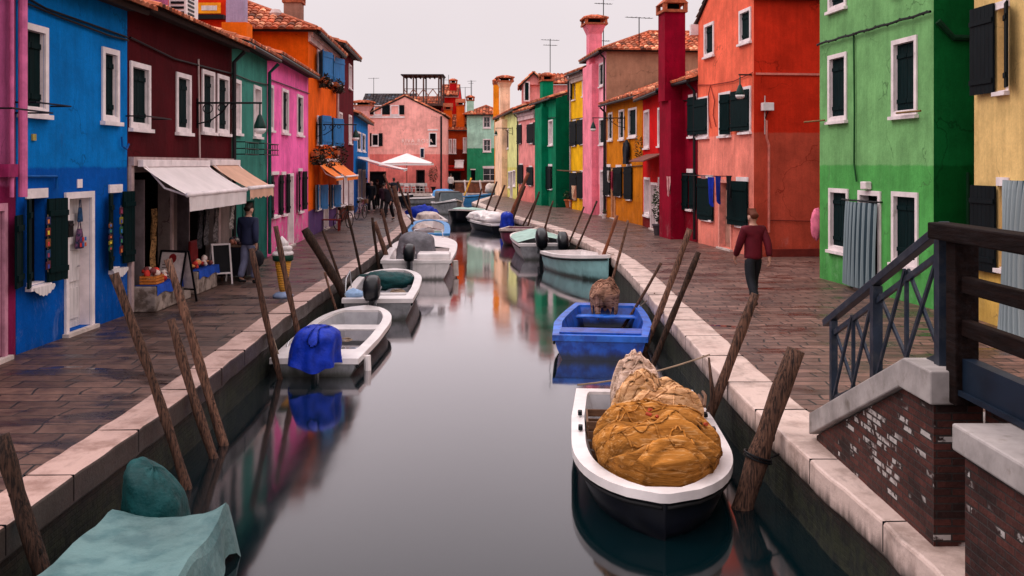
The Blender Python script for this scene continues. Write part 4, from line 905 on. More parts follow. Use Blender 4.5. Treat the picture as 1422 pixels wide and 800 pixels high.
# ------------------------------------------------------------------ world, sun, camera
wd_ = bpy.data.worlds.new('World'); scene.world = wd_; wd_.use_nodes = True
nt = wd_.node_tree; bg = nt.nodes['Background']
SUN_EL, SUN_AZ = math.radians(52), math.radians(-72)      # overcast sun high over the left roofs
sky = N(nt, 'ShaderNodeTexSky', sky_type='NISHITA', sun_disc=False, sun_elevation=SUN_EL, sun_rotation=SUN_AZ)
tc = N(nt, 'ShaderNodeTexCoord'); sx = N(nt, 'ShaderNodeSeparateXYZ'); L(nt, tc.outputs['Generated'], sx.inputs[0])
lum = ramp(nt, sx.outputs['Z'], .12, .75, 1.0, 2.5)
cl = ramp(nt, noise_n(nt, tc.outputs['Generated'], 2.6, 4, .5), .3, .7, .97, 1.03)
k = math_n(nt, 'MULTIPLY', lum, cl); cc = N(nt, 'ShaderNodeCombineColor')
for i in range(3): L(nt, k, cc.inputs[i])
over = mixc(nt, 1.0, (.855, .765, .785), cc.outputs[0], 'MULTIPLY')      # overcast veil, brighter overhead
s10 = mixc(nt, 1.0, sky.outputs[0], (.10, .10, .10), 'MULTIPLY')
allc = mixc(nt, .965, s10, over)
L(nt, allc, bg.inputs['Color']); bg.inputs['Strength'].default_value = 1.0
sl = bpy.data.lights.new('sun', 'SUN'); sl.energy = 1.1; sl.angle = math.radians(25); sl.color = (1, .93, .88)
so = bpy.data.objects.new('sun', sl); COL.objects.link(so); so.location = (-20, 10, 30)
sdv = V(math.cos(SUN_EL)*math.sin(SUN_AZ), math.cos(SUN_EL)*math.cos(SUN_AZ), math.sin(SUN_EL))
so.rotation_euler = sdv.to_track_quat('Z', 'Y').to_euler()
cam = bpy.data.cameras.new('camera'); co_ = bpy.data.objects.new('camera', cam); COL.objects.link(co_)
co_.location = CAM; co_.rotation_euler = (math.pi/2, 0, 0)
cam.sensor_width = 36; cam.lens = 36*F/1422; cam.shift_y = -(400-HY)/1422; cam.clip_end = 3000
scene.camera = co_
vs = scene.view_settings; vs.view_transform = 'Standard'; vs.look = 'None'; vs.exposure = 0; vs.gamma = 1
scene.cycles.use_denoising = True; scene.cycles.max_bounces = 8
# ------------------------------------------------------------------ mooring poles
def quay_x(P, Y):
    for i in range(len(P)-1):
        if P[i].y <= Y <= P[i+1].y: t = (Y-P[i].y)/max(1e-6, P[i+1].y-P[i].y); return P[i].x+(P[i+1].x-P[i].x)*t
    return P[-1].x
def solve_pole(xt, yt, xb, yb, t, side):
    P = LQ if side < 0 else RQ; best = None; Y = 5.0
    while Y < 66:
        y0 = HY+H*F/Y; x0 = xt+(xb-xt)*(y0-yt)/(yb-yt); r = t/2*Y/F
        e = abs((x0-CX)*Y/F-(quay_x(P, Y)-side*(r*1.15+.03)))
        if best is None or e < best[0]: best = (e, Y)
        Y += .02
    return best[1]
def pole(xt, yt, xb, yb, t, side, label, group=None, mat='pole', tint=1.0, Y=None, bend=.02):
    Y = Y or solve_pole(xt, yt, xb, yb, t, side)
    a, b = pY(xt, yt, Y), pY(xb, yb, Y); d = (a-b).normalized(); r = t/2*Y/F
    b = b-d*((b.z+1.7)/d.z) if b.z > -1.7 else b
    rnd = random.Random(int(xt*7+yt)); n = max(10, int((a-b).length/.22)); pts = []; rad = []
    ph, ph2 = rnd.uniform(0, 6), rnd.uniform(0, 6)
    for i in range(n+1):
        q = i/n; p = b.lerp(a, q); kx = (math.sin(q*5+ph)-math.sin(ph+5))*bend; ky = math.sin(q*4+ph2)*bend*.6
        pts.append(p+V(kx, ky, 0)); rad.append(r*(1.04-.14*q)*(1+.09*math.sin(i*1.9+ph)+rnd.uniform(-.07, .07)))
    m = MB(); m.path(pts, rad, 12 if t > 5 else 8, 0, tint)
    o = solo(m, 'mooring_pole', M[mat], label, 'mooring pole', group, loc=(b.x, b.y, b.z), smooth=True)
    if t > 9:                                                  # knots and a weathered split
        for k in range(5):
            q = rnd.uniform(.35, .9); i = int(q*n); a_ = rnd.uniform(0, 6); c = pts[i]+V(math.cos(a_), math.sin(a_), 0)*rad[i]*.8
            mm = MB(); mm.blob(c, (rad[i]*.35, rad[i]*.35, rad[i]*.5), k, .3, 2, 0, 8, 6, 0); mm.t = [tint*.6]*len(mm.t); mm.build('knot', M[mat], o, smooth=True)
    return o, pts, rad
LP, RP = 'wooden mooring poles along the left quay', 'wooden mooring poles along the right quay'
M['pole_red'] = mk('red_brown_pole', (.20, .065, .032), .7, var=.4, scale=5, stretch=(9, 9, .8), bump=.6, bscale=9, bdist=.02)
M['pole_white'] = mk('white_painted_pole', (.62, .52, .50), .6, var=.2); M['pole_yellow'] = mk('yellow_painted_pole', (.75, .38, .04), .6, var=.2)
for a in ((0, 605, 42, 735, 26, 'dark thick pole in the lower left corner by the teal boat', .5), (158, 380, 243, 635, 14, 'tall brown pole before the blue house doorway, leaning left', 1.1),
          (237, 443, 285, 590, 14, 'shorter stump of the leaning pair before the maroon shop', 1.3), (233, 360, 303, 580, 13, 'pale orange brown pole before the menu board, taller of a pair', 2.0),
          (349, 345, 381, 482, 9, 'reddish pole standing beside the person in the blue jacket', 1.2), (383, 314, 414, 452, 8.5, 'brown pole crossing in front of the ice cream cone figure', 1.5),
          (423, 318, 472, 402, 13, 'stout blackened pole leaning steeply before the violet foot of a house', .45), (448, 320, 471, 390, 4, 'thin bent stick beside the stout blackened pole', .7),
          (451, 378, 463, 418, 4, 'short pale stick at the foot of the stout blackened pole', 2.0), (484, 303, 500, 372, 4, 'thin black pole before the parked bicycles', .4),
          (517, 302, 523, 356, 4.5, 'thin upright black pole of a pair before the crowd', .4), (520, 308, 534, 350, 7, 'brown pole leaning left behind the thin black pole of a pair', 1.5),
          (530, 290, 544, 342, 5, 'brown pole before the walkers on the left quay', 1.1), (547, 258, 562, 325, 7, 'stout red brown pole at the bend of the left quay', 1.4),
          (533, 242, 551, 285, 3.5, 'slender pale pole leaning left in front of the white parasol', 1.6), (552, 252, 577, 314, 3.5, 'slender dark pole leaning left at the bend of the left quay', 1.0), (566, 268, 574, 312, 3, 'thin upright stick at the bend of the left quay', 1.2)):
    pole(*a[:5], -1, a[5], LP, tint=a[6])
for a in ((1106, 486, 1042, 668, 30, 'stout weathered stump beside the stair coping of the bridge', 1.2, 'pole'), (1049, 408, 982, 575, 15, 'rough split pole with a side branch below the walker in red', 1.3, 'pole'),
          (970, 350, 921, 478, 9, 'dark straight pole, right one of two beside the blue boat', .55, 'pole'), (958, 318, 905, 455, 9, 'knotty orange brown pole, left one of two beside the blue boat', 2.0, 'pole'),
          (918, 365, 884, 424, 4.5, 'short brown stick leaning beside the bundle of brown nets', 1.3, 'pole'), (857, 299, 835, 360, 5, 'red brown pole beside the mint boat, left of a pair', 1, 'pole_red'),
          (872, 306, 857, 366, 4, 'ochre tinted pole beside the mint boat, right of a pair', 2.4, 'pole'), (829, 279, 803, 338, 3, 'thin dark crooked stick before the pink house', .8, 'pole'),
          (811, 287, 792, 332, 2.6, 'thin dark stick before the yellow house with terracotta pots', .8, 'pole'), (768, 279, 753, 325, 3, 'thin stick at the near corner of the emerald house', 1.0, 'pole'),
          (749, 266, 734, 314, 3, 'thin brown pole, left of two before the emerald house', 1.0, 'pole'), (745, 276, 729, 308, 2.6, 'thin grey pole, right of two before the emerald house', .8, 'pole'),
          (734, 240, 706, 304, 5, 'stout orange red pole before the salmon house', 1, 'pole_red'), (729, 258, 713, 303, 4, 'second dark pole crossing the stout orange red pole', .7, 'pole'),
          (701, 257, 685, 299, 3, 'thin brown pole before the peach and lime house', .9, 'pole'), (690, 252, 676, 291, 2.8, 'thin brown pole before the mint house', .9, 'pole'), (669, 262, 662, 289, 2.4, 'short thin stick near the white and navy boat', .9, 'pole')):
    o, pts, rad = pole(*a[:5], 1, a[5], RP, mat=a[7], tint=a[6])
    if a[4] > 28:
        i = int(len(pts)*.56); m = MB(); m.ring(pts[i], (pts[i+1]-pts[i-1]), rad[i]*1.15, .012, 20, 6); m.ring(pts[i]+V(0, 0, .03), (pts[i+1]-pts[i-1]), rad[i]*1.16, .011, 20, 6); m.path([pts[i]+V(rad[i], 0, 0), pts[i]+V(.3, .15, .02)], .01, 5); m.build('rope_ring', M['iron'], o)
    if a[4] == 15:
        m = MB(); i = int(len(pts)*.42); p = pts[i]; m.path([p+V(.05, -.04, -.35), p+V(.11, -.06, 0), p+V(.13, -.04, .5), p+V(.09, -.02, .95)], [.03, .035, .03, .012], 8); m.t = [.9]*len(m.t); m.build('branch', M['pole'], o, smooth=True)
for xt, yt, xb, yb, mt, lb in ((645, 250, 648.5, 272, 'pole_white', 'white painted pole beside the yellow pole at the far brick wall'), (654.5, 247, 645.5, 272, 'pole_yellow', 'yellow pole leaning against the far brick wall'), (666.5, 250, 669, 274, 'pole_white', 'white painted pole standing alone at the far brick wall')):
    pole(xt, yt, xb, yb, 2.8, 1, lb, 'painted poles at the far quay', mt, Y=87.5)

# ------------------------------------------------------------------ boats
def boat(label, stern, bow, beam, shape='round', top=.48, mats=('white', 'white', 'greyw'), rim=.11, sheer=.10, transom=.92, deck=0., floor=.12, thwarts=(), group=None, stripe=None, cat='boat', tin=(.04, .94), rimh=.05):
    """lofted hull with a transom, a moulded rim and an open well; local x runs stern to bow; z=0 is 0.1 m under the waterline"""
    S, Bw = V(stern[0], stern[1], -.8), V(bow[0], bow[1], -.8); Ln = (Bw-S).length; fx = (Bw-S).normalized(); fy = V(-fx.y, fx.x, 0)
    root = thing('boat', label, cat, (S+Bw)/2, group); hb = beam/2; n = 26
    W3 = lambda x, y, z: S+fx*x+fy*y+V(0, 0, z)
    def hw(t):
        if shape == 'round': k = 1.0 if t < .55 else max(0., 1-((t-.55)/.45)**2.6)**.62
        elif shape == 'point': k = 1.0 if t < .35 else max(0., 1-((t-.35)/.65)**2.0)
        elif shape == 'blunt': k = 1.0-.28*max(0, (t-.3)/.7)**1.6
        aft = transom+(1-transom)*min(1, t/.35)
        return max(.012, hb*k*aft)
    zs = lambda t: top+sheer*t*t
    def ring(t):
        w_ = hw(t); z = zs(t); kz = -.22+(z*.55)*max(0, (t-.72)/.28)**2; cz = kz+.16
        return [(0, kz), (w_*.72, cz), (w_*.93, z*.55+.02), (w_, z)]
    T = [i/n for i in range(n+1)]; m = MB()
    for i in range(n):
        r0, r1 = ring(T[i]), ring(T[i+1]); x0, x1 = T[i]*Ln, T[i+1]*Ln
        for k in range(3):
            for s in (1, -1):
                q = [W3(x0, s*r0[k][0], r0[k][1]), W3(x1, s*r1[k][0], r1[k][1]), W3(x1, s*r1[k+1][0], r1[k+1][1]), W3(x0, s*r0[k+1][0], r0[k+1][1])]
                m.face(q if s > 0 else q[::-1], 1 if (stripe and k == 2) else 0)
    for t, fl in ((0, 0), (1, 1)):
        r = ring(t); x = t*Ln; m.face([W3(x, q[0], q[1]) for q in r]+[W3(x, -q[0], q[1]) for q in r[::-1]])
    m.build('hull', [M[mats[0]], M[stripe] if stripe else M[mats[0]]], root, smooth=True, weld=True).data.set_sharp_from_angle(angle=.9)
    O = []; I = []; t0, t1 = tin; rw = rim
    for i in range(n+1):
        t = T[i]; O.append((t*Ln, hw(t), zs(t))); ti = t0+(t1-t0)*t; wi = max(.02, min(hw(ti)-rw, hw(ti)*.93)); 
        if i == 0 or i == n: wi *= .96
        I.append((ti*Ln, wi, zs(ti)))
    lo = [(x, y, z) for x, y, z in O]+[(x, -y, z) for x, y, z in O[::-1]]; li = [(x, y, z) for x, y, z in I]+[(x, -y, z) for x, y, z in I[::-1]]
    m = MB(); N_ = len(lo); e = .03
    def off(p, g): return (p[0]+(g if p[0] > Ln*.5 else -g)*.6, p[1]+(g if p[1] > 0 else -g), p[2])
    for k in range(N_):
        a, b, c, d = lo[k], lo[(k+1) % N_], li[(k+1) % N_], li[k]; ao, bo = off(a, e), off(b, e)
        up = lambda p, h: W3(p[0], p[1], p[2]+h)
        m.face([up(ao, -.04), up(bo, -.04), up(bo, rimh), up(ao, rimh)]); m.face([up(ao, rimh), up(bo, rimh), up(c, rimh+.012), up(d, rimh+.012)])
        m.face([up(d, rimh+.012), up(c, rimh+.012), up(c, -.02), up(d, -.02)])
    m.build('gunwale', M[mats[1]], root, smooth=True, weld=True).data.set_sharp_from_angle(angle=.8)
    for s in (1, -1):
        rb = MB(); rb.path([W3(T[i]*Ln, s*(hw(T[i])*.985+.012), zs(T[i])-.085) for i in range(n+1)], .022, 6); rb.build('rub_rail', M['rubber'], root, smooth=True)
    m = MB(); fl_ = [(p[0]+(.10 if p[0] < Ln*.5 else -.12), p[1]*.84, floor) for p in li]
    for k in range(N_):
        a, b, c, d = li[k], li[(k+1) % N_], fl_[(k+1) % N_], fl_[k]
        m.face([W3(a[0], a[1], a[2]+.02), W3(b[0], b[1], b[2]+.02), W3(*c), W3(*d)])
    h_ = N_//2
    for k in range(h_-1): m.face([W3(*fl_[k]), W3(*fl_[k+1]), W3(*fl_[N_-2-k]), W3(*fl_[N_-1-k])])
    m.build('well', M[mats[2]], root, smooth=True, weld=True).data.set_sharp_from_angle(angle=.5)
    if deck:
        m = MB(); st = [p for p in I if p[0]/Ln >= deck]; h2 = .075
        for a, b in zip(st, st[1:]):
            for j in range(4):
                y0, y1 = -1+j*.5, -.5+j*.5; cr = lambda y: h2*(1-y*y)
                m.face([W3(a[0], a[1]*y0, a[2]+rimh+.014+cr(y0)), W3(b[0], b[1]*y0, b[2]+rimh+.014+cr(y0)), W3(b[0], b[1]*y1, b[2]+rimh+.014+cr(y1)), W3(a[0], a[1]*y1, a[2]+rimh+.014+cr(y1))])
        a = st[0]; m.face([W3(a[0], -a[1], a[2]+rimh+.014), W3(a[0], a[1], a[2]+rimh+.014), W3(a[0], a[1]*.9, floor+.01), W3(a[0], -a[1]*.9, floor+.01)])
        m.build('foredeck', M[mats[1]], root, smooth=True, weld=True).data.set_sharp_from_angle(angle=.6)
    for tt, zz, wdt in thwarts:
        m = MB(); w_ = hw(tt)-.07; m.obox(W3(tt*Ln-wdt/2, -w_, zz), fx*wdt, fy*2*w_, V(0, 0, .04)); m.build('thwart', M[mats[1]], root, bevel=.01)
    root['len'] = Ln
    return root, W3, Ln, hw
def outboard(parent, W3, x, y, z, scale=1., cover=None, tilt=0., name='outboard_motor'):
    """cowl, leg and clamp hung on the transom; a cloth cover replaces the bare cowl"""
    k = scale; T = lambda a, b, c: W3(x+a*k*math.cos(tilt)-c*k*math.sin(tilt), y+b*k, z+c*k*math.cos(tilt)+a*k*math.sin(tilt))
    m = MB(); pr = [(-.30, .16, .10), (-.34, .19, .26), (-.32, .19, .42), (-.24, .16, .53), (-.08, .10, .58)]
    segs = []
    for z_, hx, hy, cxx in ((.08, .22, .13, -.16), (.16, .29, .17, -.17), (.34, .32, .185, -.17), (.48, .29, .17, -.16), (.56, .22, .13, -.13), (.585, .10, .06, -.10)):
        segs.append([(cxx+hx*math.copysign(abs(math.cos(q))**.55, math.cos(q)), hy*math.copysign(abs(math.sin(q))**.55, math.sin(q)), z_) for q in [2*math.pi*i/16 for i in range(16)]])
    for a, b in zip(segs, segs[1:]):
        for i in range(16): m.face([T(*a[i]), T(*a[(i+1) % 16]), T(*b[(i+1) % 16]), T(*b[i])])
    m.face([T(*p) for p in segs[-1]]); m.face([T(*p) for p in segs[0]][::-1])
    mo = m.build(name, M['motor'] if not cover else M[cover], parent, smooth=True, weld=True)
    m = MB(); m.prism([T(-.30, -.05, .08), T(-.12, -.05, .08), T(-.14, -.05, -.75), T(-.28, -.05, -.75)], T(0, .1, 0)-T(0, 0, 0)); m.build('leg', M['motor'], mo, bevel=.01)
    m = MB(); m.prism([T(-.04, -.10, .06), T(.10, -.10, .06), T(.10, -.10, -.02), T(-.04, -.10, -.3)], T(0, .2, 0)-T(0, 0, 0)); m.build('clamp', M['chrome'], mo)
    if not cover:
        for s in (-1, 1):
            m = MB(); m.prism([T(-.34, s*.188, .30), T(.06, s*.188, .30), T(.06, s*.188, .34), T(-.34, s*.188, .34)], T(0, s*.004, 0)-T(0, 0, 0)); m.build('cowl_band', M['greyw'], mo)
        m = MB(); m.path([T(.10, 0, .2), T(.35, .05, .26), T(.55, .06, .27)], .022, 6); m.build('tiller', M['rubber'], mo)
    return mo
def drape(name, W3, x0, x1, hy, zt, zb, mat, parent=None, folds=9, seed=0, amp=.05, peak=.5):
    """a cloth hood: round top falling into vertical folds"""
    m = MB(); cx, hx = (x0+x1)/2, (x1-x0)/2; R_, K = 14, 48; rows = []
    for i in range(R_+1):
        q = i/R_; row = []
        for j in range(K):
            a = 2*math.pi*j/K; fall = max(0, (q-.35)/.65); rr = math.sin(min(1, q/.5)*math.pi/2)**.8*(.78+.22*q)
            fo = 1+amp*fall*(math.sin(a*folds+seed)+.6*math.sin(a*(folds*.6)+seed*2))+.05*mnoise.noise(V(math.cos(a)*2, math.sin(a)*2, q*3+seed))
            fo += .07*(.3-abs(mnoise.noise(V(math.cos(a)*2.4+seed, math.sin(a)*2.4, q*2.2))))*2*min(1, q*2)
            z = zt-(zt-zb)*(q**1.7)+.03*mnoise.noise(V(math.cos(a)*3+seed, math.sin(a)*3, q*4))+(.05*math.sin(a*3+seed) if q > .9 else 0)
            row.append(W3(cx+hx*rr*fo*math.cos(a), hy*rr*fo*math.sin(a), z))
        rows.append(row)
    for a, b in zip(rows, rows[1:]):
        for j in range(K): m.face([a[j], b[j], b[(j+1) % K], a[(j+1) % K]])
    return m.build(name, M[mat], parent, smooth=True, weld=True)
def rope(root, pts, r=.012, mat='rope', name='mooring_rope'):
    P = [Vector(p) for p in pts]; m = MB(); out = []
    for a, b in zip(P, P[1:]):
        for i in range(8): t = i/8; q = a.lerp(b, t); q.z -= .25*(b-a).length*.25*4*t*(1-t)*.5; out.append(q)
    m.path(out+[P[-1]], r, 6); return m.build(name, M[mat], root)
LB, RB = 'boats moored along the left quay', 'boats moored along the right quay'
# near left: boat under a faded teal cover
r1, W1, L1, hw1 = boat('grey boat under a faded teal cover in the lower left corner', (-2.90, 8.45), (-2.90, 3.9), .94, 'round', .34, ('hull_dark', 'greyw', 'greyw'), group=LB, floor=.1)
m = MB(); nx, ny = 60, 44; rows = []
for i in range(nx+1):
    t = i/nx; row = []
    for j in range(ny+1):
        y = -1+2*j/ny; x = -.12+t*(L1+.2); tt = min(1, max(0, x/L1)); hwid = (hw1(min(tt, .93))+.05); ay = abs(y)
        if ay < .78:
            yy = y/.78*hwid; z = .50+.07*math.cos(y*2.0)-.10*(1-(y/.78)**2)*(.5+.5*math.sin(t*5+.8))
            z += .10*math.exp(-((t-.02)/.05)**2)*(abs(y)/.78)**2*(1 if y < 0 else .7)
        else:
            k = (ay-.78)/.22; fo = math.sin(t*46+math.sin(t*17)*2)*.035*k; yy = math.copysign(hwid+.02+.05*k+fo, y); z = .50+.07*math.cos(.78*2)-.34*k+.02*math.sin(t*31)
        xx = x
        if t < .05: z -= .22*(1-t/.05)**2; xx = x-.04*(1-t/.05)
        z += .03*(.35-abs(mnoise.noise(V(x*1.1+yy*.9, yy*1.8-x*.4, 5))))+.014*(.3-abs(mnoise.noise(V(x*3.1-yy*1.4, yy*3.2, 8))))
        z += .018*mnoise.fractal(V(x*2.4, yy*2.4, 2), 1., 2., 4)+.02*math.sin(x*6+yy*9)*math.exp(-((ay-.8)/.15)**2)
        row.append(W1(xx, -yy, z))
    rows.append(row)
for a, b in zip(rows, rows[1:]):
    for j in range(ny): m.face([a[j], a[j+1], b[j+1], b[j]])
solo(m, 'boat_cover', M['tealpale'], 'faded teal tarpaulin stretched over the boat in the lower left corner', 'tarpaulin', smooth=True)
mo = outboard(r1, W1, -.24, -.26, .22, .7, 'greyw'); 
drape('motor_cover', lambda a, b, c: W1(a+.12*(c-.5), b-.26, .20+(c-.20)*(1.05-.55*min(1, max(0, (b+.27)/.54)))), -.72, -.04, .27, .95, .20, 'tealcloth', mo, 5, 3, .10)
# dinghy with the royal blue motor hood
r2, W2, L2, hw2 = boat('grey white dinghy with a royal blue hood over its outboard motor', (-3.12, 15.7), (-3.06, 20.9), 1.46, 'round', .34, ('hull_grey', 'white', 'greyw'), rim=.14, group=LB, thwarts=((.72, .24, .5),), tin=(.14, .88), floor=.0)
mo = outboard(r2, W2, .0, -.02, .22, .60, 'greyw'); drape('motor_hood', lambda a, b, c: W2(a, b-.02-.14*max(0, c-.5), c), -.52, .48, .40, .92, .30, 'bluecloth', mo, 8, 1, .09)
m = MB(); m.path([W2(.5, -hw2(.1)-.07, .34), W2(.5, -hw2(.1)-.08, .06)], .06, 10); m.build('fender', M['white'], r2)
m = MB(); m.path([W2(.9, hw2(.2)-.06, .40), W2(1.0, hw2(.2)-.06, .46), W2(1.3, hw2(.2)-.06, .46), W2(1.4, hw2(.2)-.06, .40)], .014, 6); m.build('grab_rail', M['chrome'], r2)
rope(r2, [W2(.3, hw2(.1)-.05, .40), (-3.95, 16.2, .05)])
# open boat with a black outboard
r3, W3_, L3, hw3 = boat('white rimmed open boat with a bare black outboard and a teal cloth in its bow', (-2.88, 21.3), (-3.15, 26.6), 1.58, 'round', .52, ('hull_grey', 'white', 'greyw'), rim=.15, group=LB, thwarts=((.45, .34, .3),), tin=(.08, .92))
outboard(r3, W3_, -.02, .1, .50, 1.0)
m = MB(); m.blob(W3_(3.9, .1, .52), (.75, .5, .22), 4, .3, 2.4); solo(m, 'bow_cloth', M['tealcloth'], 'crumpled teal cloth stuffed in the bow of the white rimmed open boat', 'cloth', smooth=True)
m = MB(); m.path([W3_(.2, hw3(.05)-.03, .56), W3_(.4, hw3(.1)-.03, .95), W3_(1.6, hw3(.3)-.02, 1.0), W3_(1.9, hw3(.3)-.02, .58)], .018, 6); m.build('side_rail', M['chrome'], r3)
m = MB(); m.blob(W3_(.35, .55, .62), (.22, .16, .12), 6, .25, 2); solo(m, 'pale_blue_rag', flat('rag', (150, 180, 215)), 'pale blue rag on the stern of the white rimmed open boat', 'rag', smooth=True)
# white motorboat with grey covered console
r4, W4, L4, hw4 = boat('white motorboat with a grey covered console and a cream foredeck', (-2.78, 28.8), (-3.05, 36.6), 2.15, 'round', .62, ('hull_white', 'white', 'white'), rim=.2, deck=.42, group=LB, sheer=.16, floor=.3, tin=(.03, .95))
mo = outboard(r4, W4, -.05, .18, .60, .95)
drape('console_cover', lambda a, b, c: W4(a, b+.1, c), 1.1, 2.5, .62, 1.38, .5, 'greycloth', r4, 6, 2, .06)
m = MB(); m.obox(W4(.12, -.98, .66), W4(.75, 0, 0)-W4(0, 0, 0), W4(0, .95, 0)-W4(0, 0, 0), V(0, 0, .20)); m.build('stern_seat', M['white'], r4, bevel=.05)
m = MB(); m.path([W4(6.9, .55, .8), W4(7.1, .5, 1.08), W4(7.75, 0, 1.12), W4(7.1, -.5, 1.08), W4(6.9, -.55, .8)], .018, 6); m.build('bow_rail', M['chrome'], r4)
m = MB(); m.path([W4(.6, -1.12, .6), W4(.6, -1.14, .15)], .09, 10); m.build('fender', M['beige'], r4)
# light blue boat
r5, W5, L5, hw5 = boat('light blue rimmed white boat with white ribs inside', (-3.35, 40.2), (-3.9, 47.0), 1.75, 'round', .60, ('hull_white', 'skyblue', 'white'), rim=.22, group=LB, sheer=.2, stripe='skyblue')
for i in range(5):
    m = MB(); t = .2+i*.13; w_ = hw5(t)-.2; m.obox(W5(t*L5, -w_, .3), W5(.12, 0, 0)-W5(0, 0, 0), W5(0, 2*w_, 0)-W5(0, 0, 0), V(0, 0, .12)); m.build('rib', M['palegreen'], r5)
m = MB(); m.blob(W5(.7, .25, .70), (.45, .32, .30), 8, .3, 2.2); solo(m, 'pale_bundle', M['beige'], 'pale cloth bundle in the stern of the light blue rimmed boat', 'bundle', smooth=True)
# bow of a bright blue boat with a white canopy
r6, W6, L6, hw6 = boat('bright blue boat with a crumpled white canopy at the bend of the left quay', (-4.0, 49.5), (-5.3, 56), 1.7, 'round', .62, ('skyblue', 'white', 'greyw'), group=LB, sheer=.2)
drape('canopy', W6, .6, 2.6, .62, 1.02, .5, 'beige', r6, 5, 6, .1)
m = MB(); m.blob(W6(4.4, 0, .8), (.8, .5, .4), 9, .35, 2.5); m.build('folded_tarp', M['bluecloth'], r6, smooth=True)
# far basin boats
for i, (x, y, x2, y2, mt, lb) in enumerate(((-13.2, 86.0, -8.6, 86.8, ('hull_dark', 'white', 'greyw'), 'dark hulled white boat moored before the white chairs of the terrace'), (-8.4, 83.5, -5.0, 83.0, ('hull_grey', 'white', 'greyw'), 'low grey boat lying off the pink gabled house'), (-4.6, 83.0, -7.0, 86.2, ('white', 'white', 'greyw'), 'white boat under a bright blue tarp near the far quay'), (-5.2, 87.4, -1.6, 87.6, ('skyblue', 'skyblue', 'skyblue'), 'slim blue boat below the far brick wall'))):
    rr, Wr, Lr, hr_ = boat(lb, (x, y), (x2, y2), 1.7, 'point', .6, mt, group='boats in the far basin', sheer=.25)
    if i == 2: drape('tarp', Wr, .5, 3.4, .85, 1.35, .5, 'skyblue', rr, 4, 1, .03)
    if i == 0: drape('tarp', Wr, .4, 1.8, .7, 1.2, .5, 'greycloth', rr, 4, 2, .05)
# right side, far to near
r, W, Ln, hw_ = boat('grey boat with a raised windscreen and dark cabin hood at the turn of the canal', (-4.9, 70.5), (-3.6, 65.0), 1.8, 'point', .75, ('hull_grey', 'white', 'greyw'), group=RB, sheer=.35, deck=.62)
m = MB(); m.obox(W(1.0, -.75, .75), W(2.0, 0, 0)-W(0, 0, 0), W(0, 1.5, 0)-W(0, 0, 0), V(0, 0, .85)); m.build('cabin_hood', M['motor'], r, bevel=.12)
m = MB(); m.prism([W(3.1, -.8, .8), W(3.7, -.7, .85), W(3.05, -.65, 1.5)], W(0, 1.5, 0)-W(0, 0, 0)); m.build('windscreen', flat('smoked_glass', (60, 70, 74), .15), r)
r, W, Ln, hw_ = boat('white decked boat with a navy hull beside the right quay bend', (-2.2, 62.0), (-3.2, 57.2), 1.7, 'round', .58, ('hull_dark', 'white', 'palegreen'), group=RB, sheer=.25, rim=.2)
m = MB(); m.blob(W(2.2, 0, .6), (1.2, .6, .25), 3, .2, 2); m.build('cover', M['palegreen'], r, smooth=True)
r, W, Ln, hw_ = boat('small boat heaped with white covers before the wine red boat', (-.35, 48.6), (-1.9, 52.6), 1.5, 'round', .48, ('hull_dark', 'white', 'greyw'), group=RB)
for i, (a, b) in enumerate(((1.2, .1), (2.5, -.1), (3.4, .05))):
    m = MB(); m.blob(W(a, b, .72), (.75, .55, .32), i+3, .35, 2.2); m.build('white_cover', M['white'], r, smooth=True)
mo = outboard(r, W, -.05, 0, .5, 1.1, 'greyw'); drape('motor_cover', W, -.7, .15, .34, 1.15, .35, 'bluecloth', mo, 5, 4, .06)
r, W, Ln, hw_ = boat('wine red hulled boat with a pale pink rim, bow towards the canal', (.55, 44.6), (.05, 40.9), 1.5, 'round', .62, ('maroonhull', 'beige', 'maroonhull'), group=RB, sheer=.12, rim=.10)
r, W, Ln, hw_ = boat('boat under a pale green cover with two black outboards', (1.12, 34.8), (.72, 40.2), 1.85, 'round', .62, ('hull_grey', 'white', 'greyw'), group=RB)
m = MB(); rows = []
for i in range(21):
    t = i/20; row = []
    for j in range(13):
        y = -1+j/6; x = .25+t*(Ln-.7); row.append(W(x, y*(hw_(x/Ln)+.03), .70+.20*(1-abs(y)**1.4)+.03*math.sin(t*18)*(1-y*y)))
    rows.append(row)
for a, b in zip(rows, rows[1:]):
    for j in range(12): m.face([a[j], a[j+1], b[j+1], b[j]])
m.build('cover', M['palegreen'], r, smooth=True)
outboard(r, W, -.05, .12, .60, 1.15, None, .35); outboard(r, W, -.05, -.62, .55, 1.05, None, .5)
r, W, Ln, hw_ = boat('mint sided boat with a clean white inside, bow pointing at the quay', (1.60, 32.2), (2.72, 28.1), 1.5, 'point', .62, ('mint', 'white', 'white'), group=RB, sheer=.22, rim=.07, floor=.35)
rope(r, [W(Ln-.1, 0, .95), (2.95, 28.8, .05)])
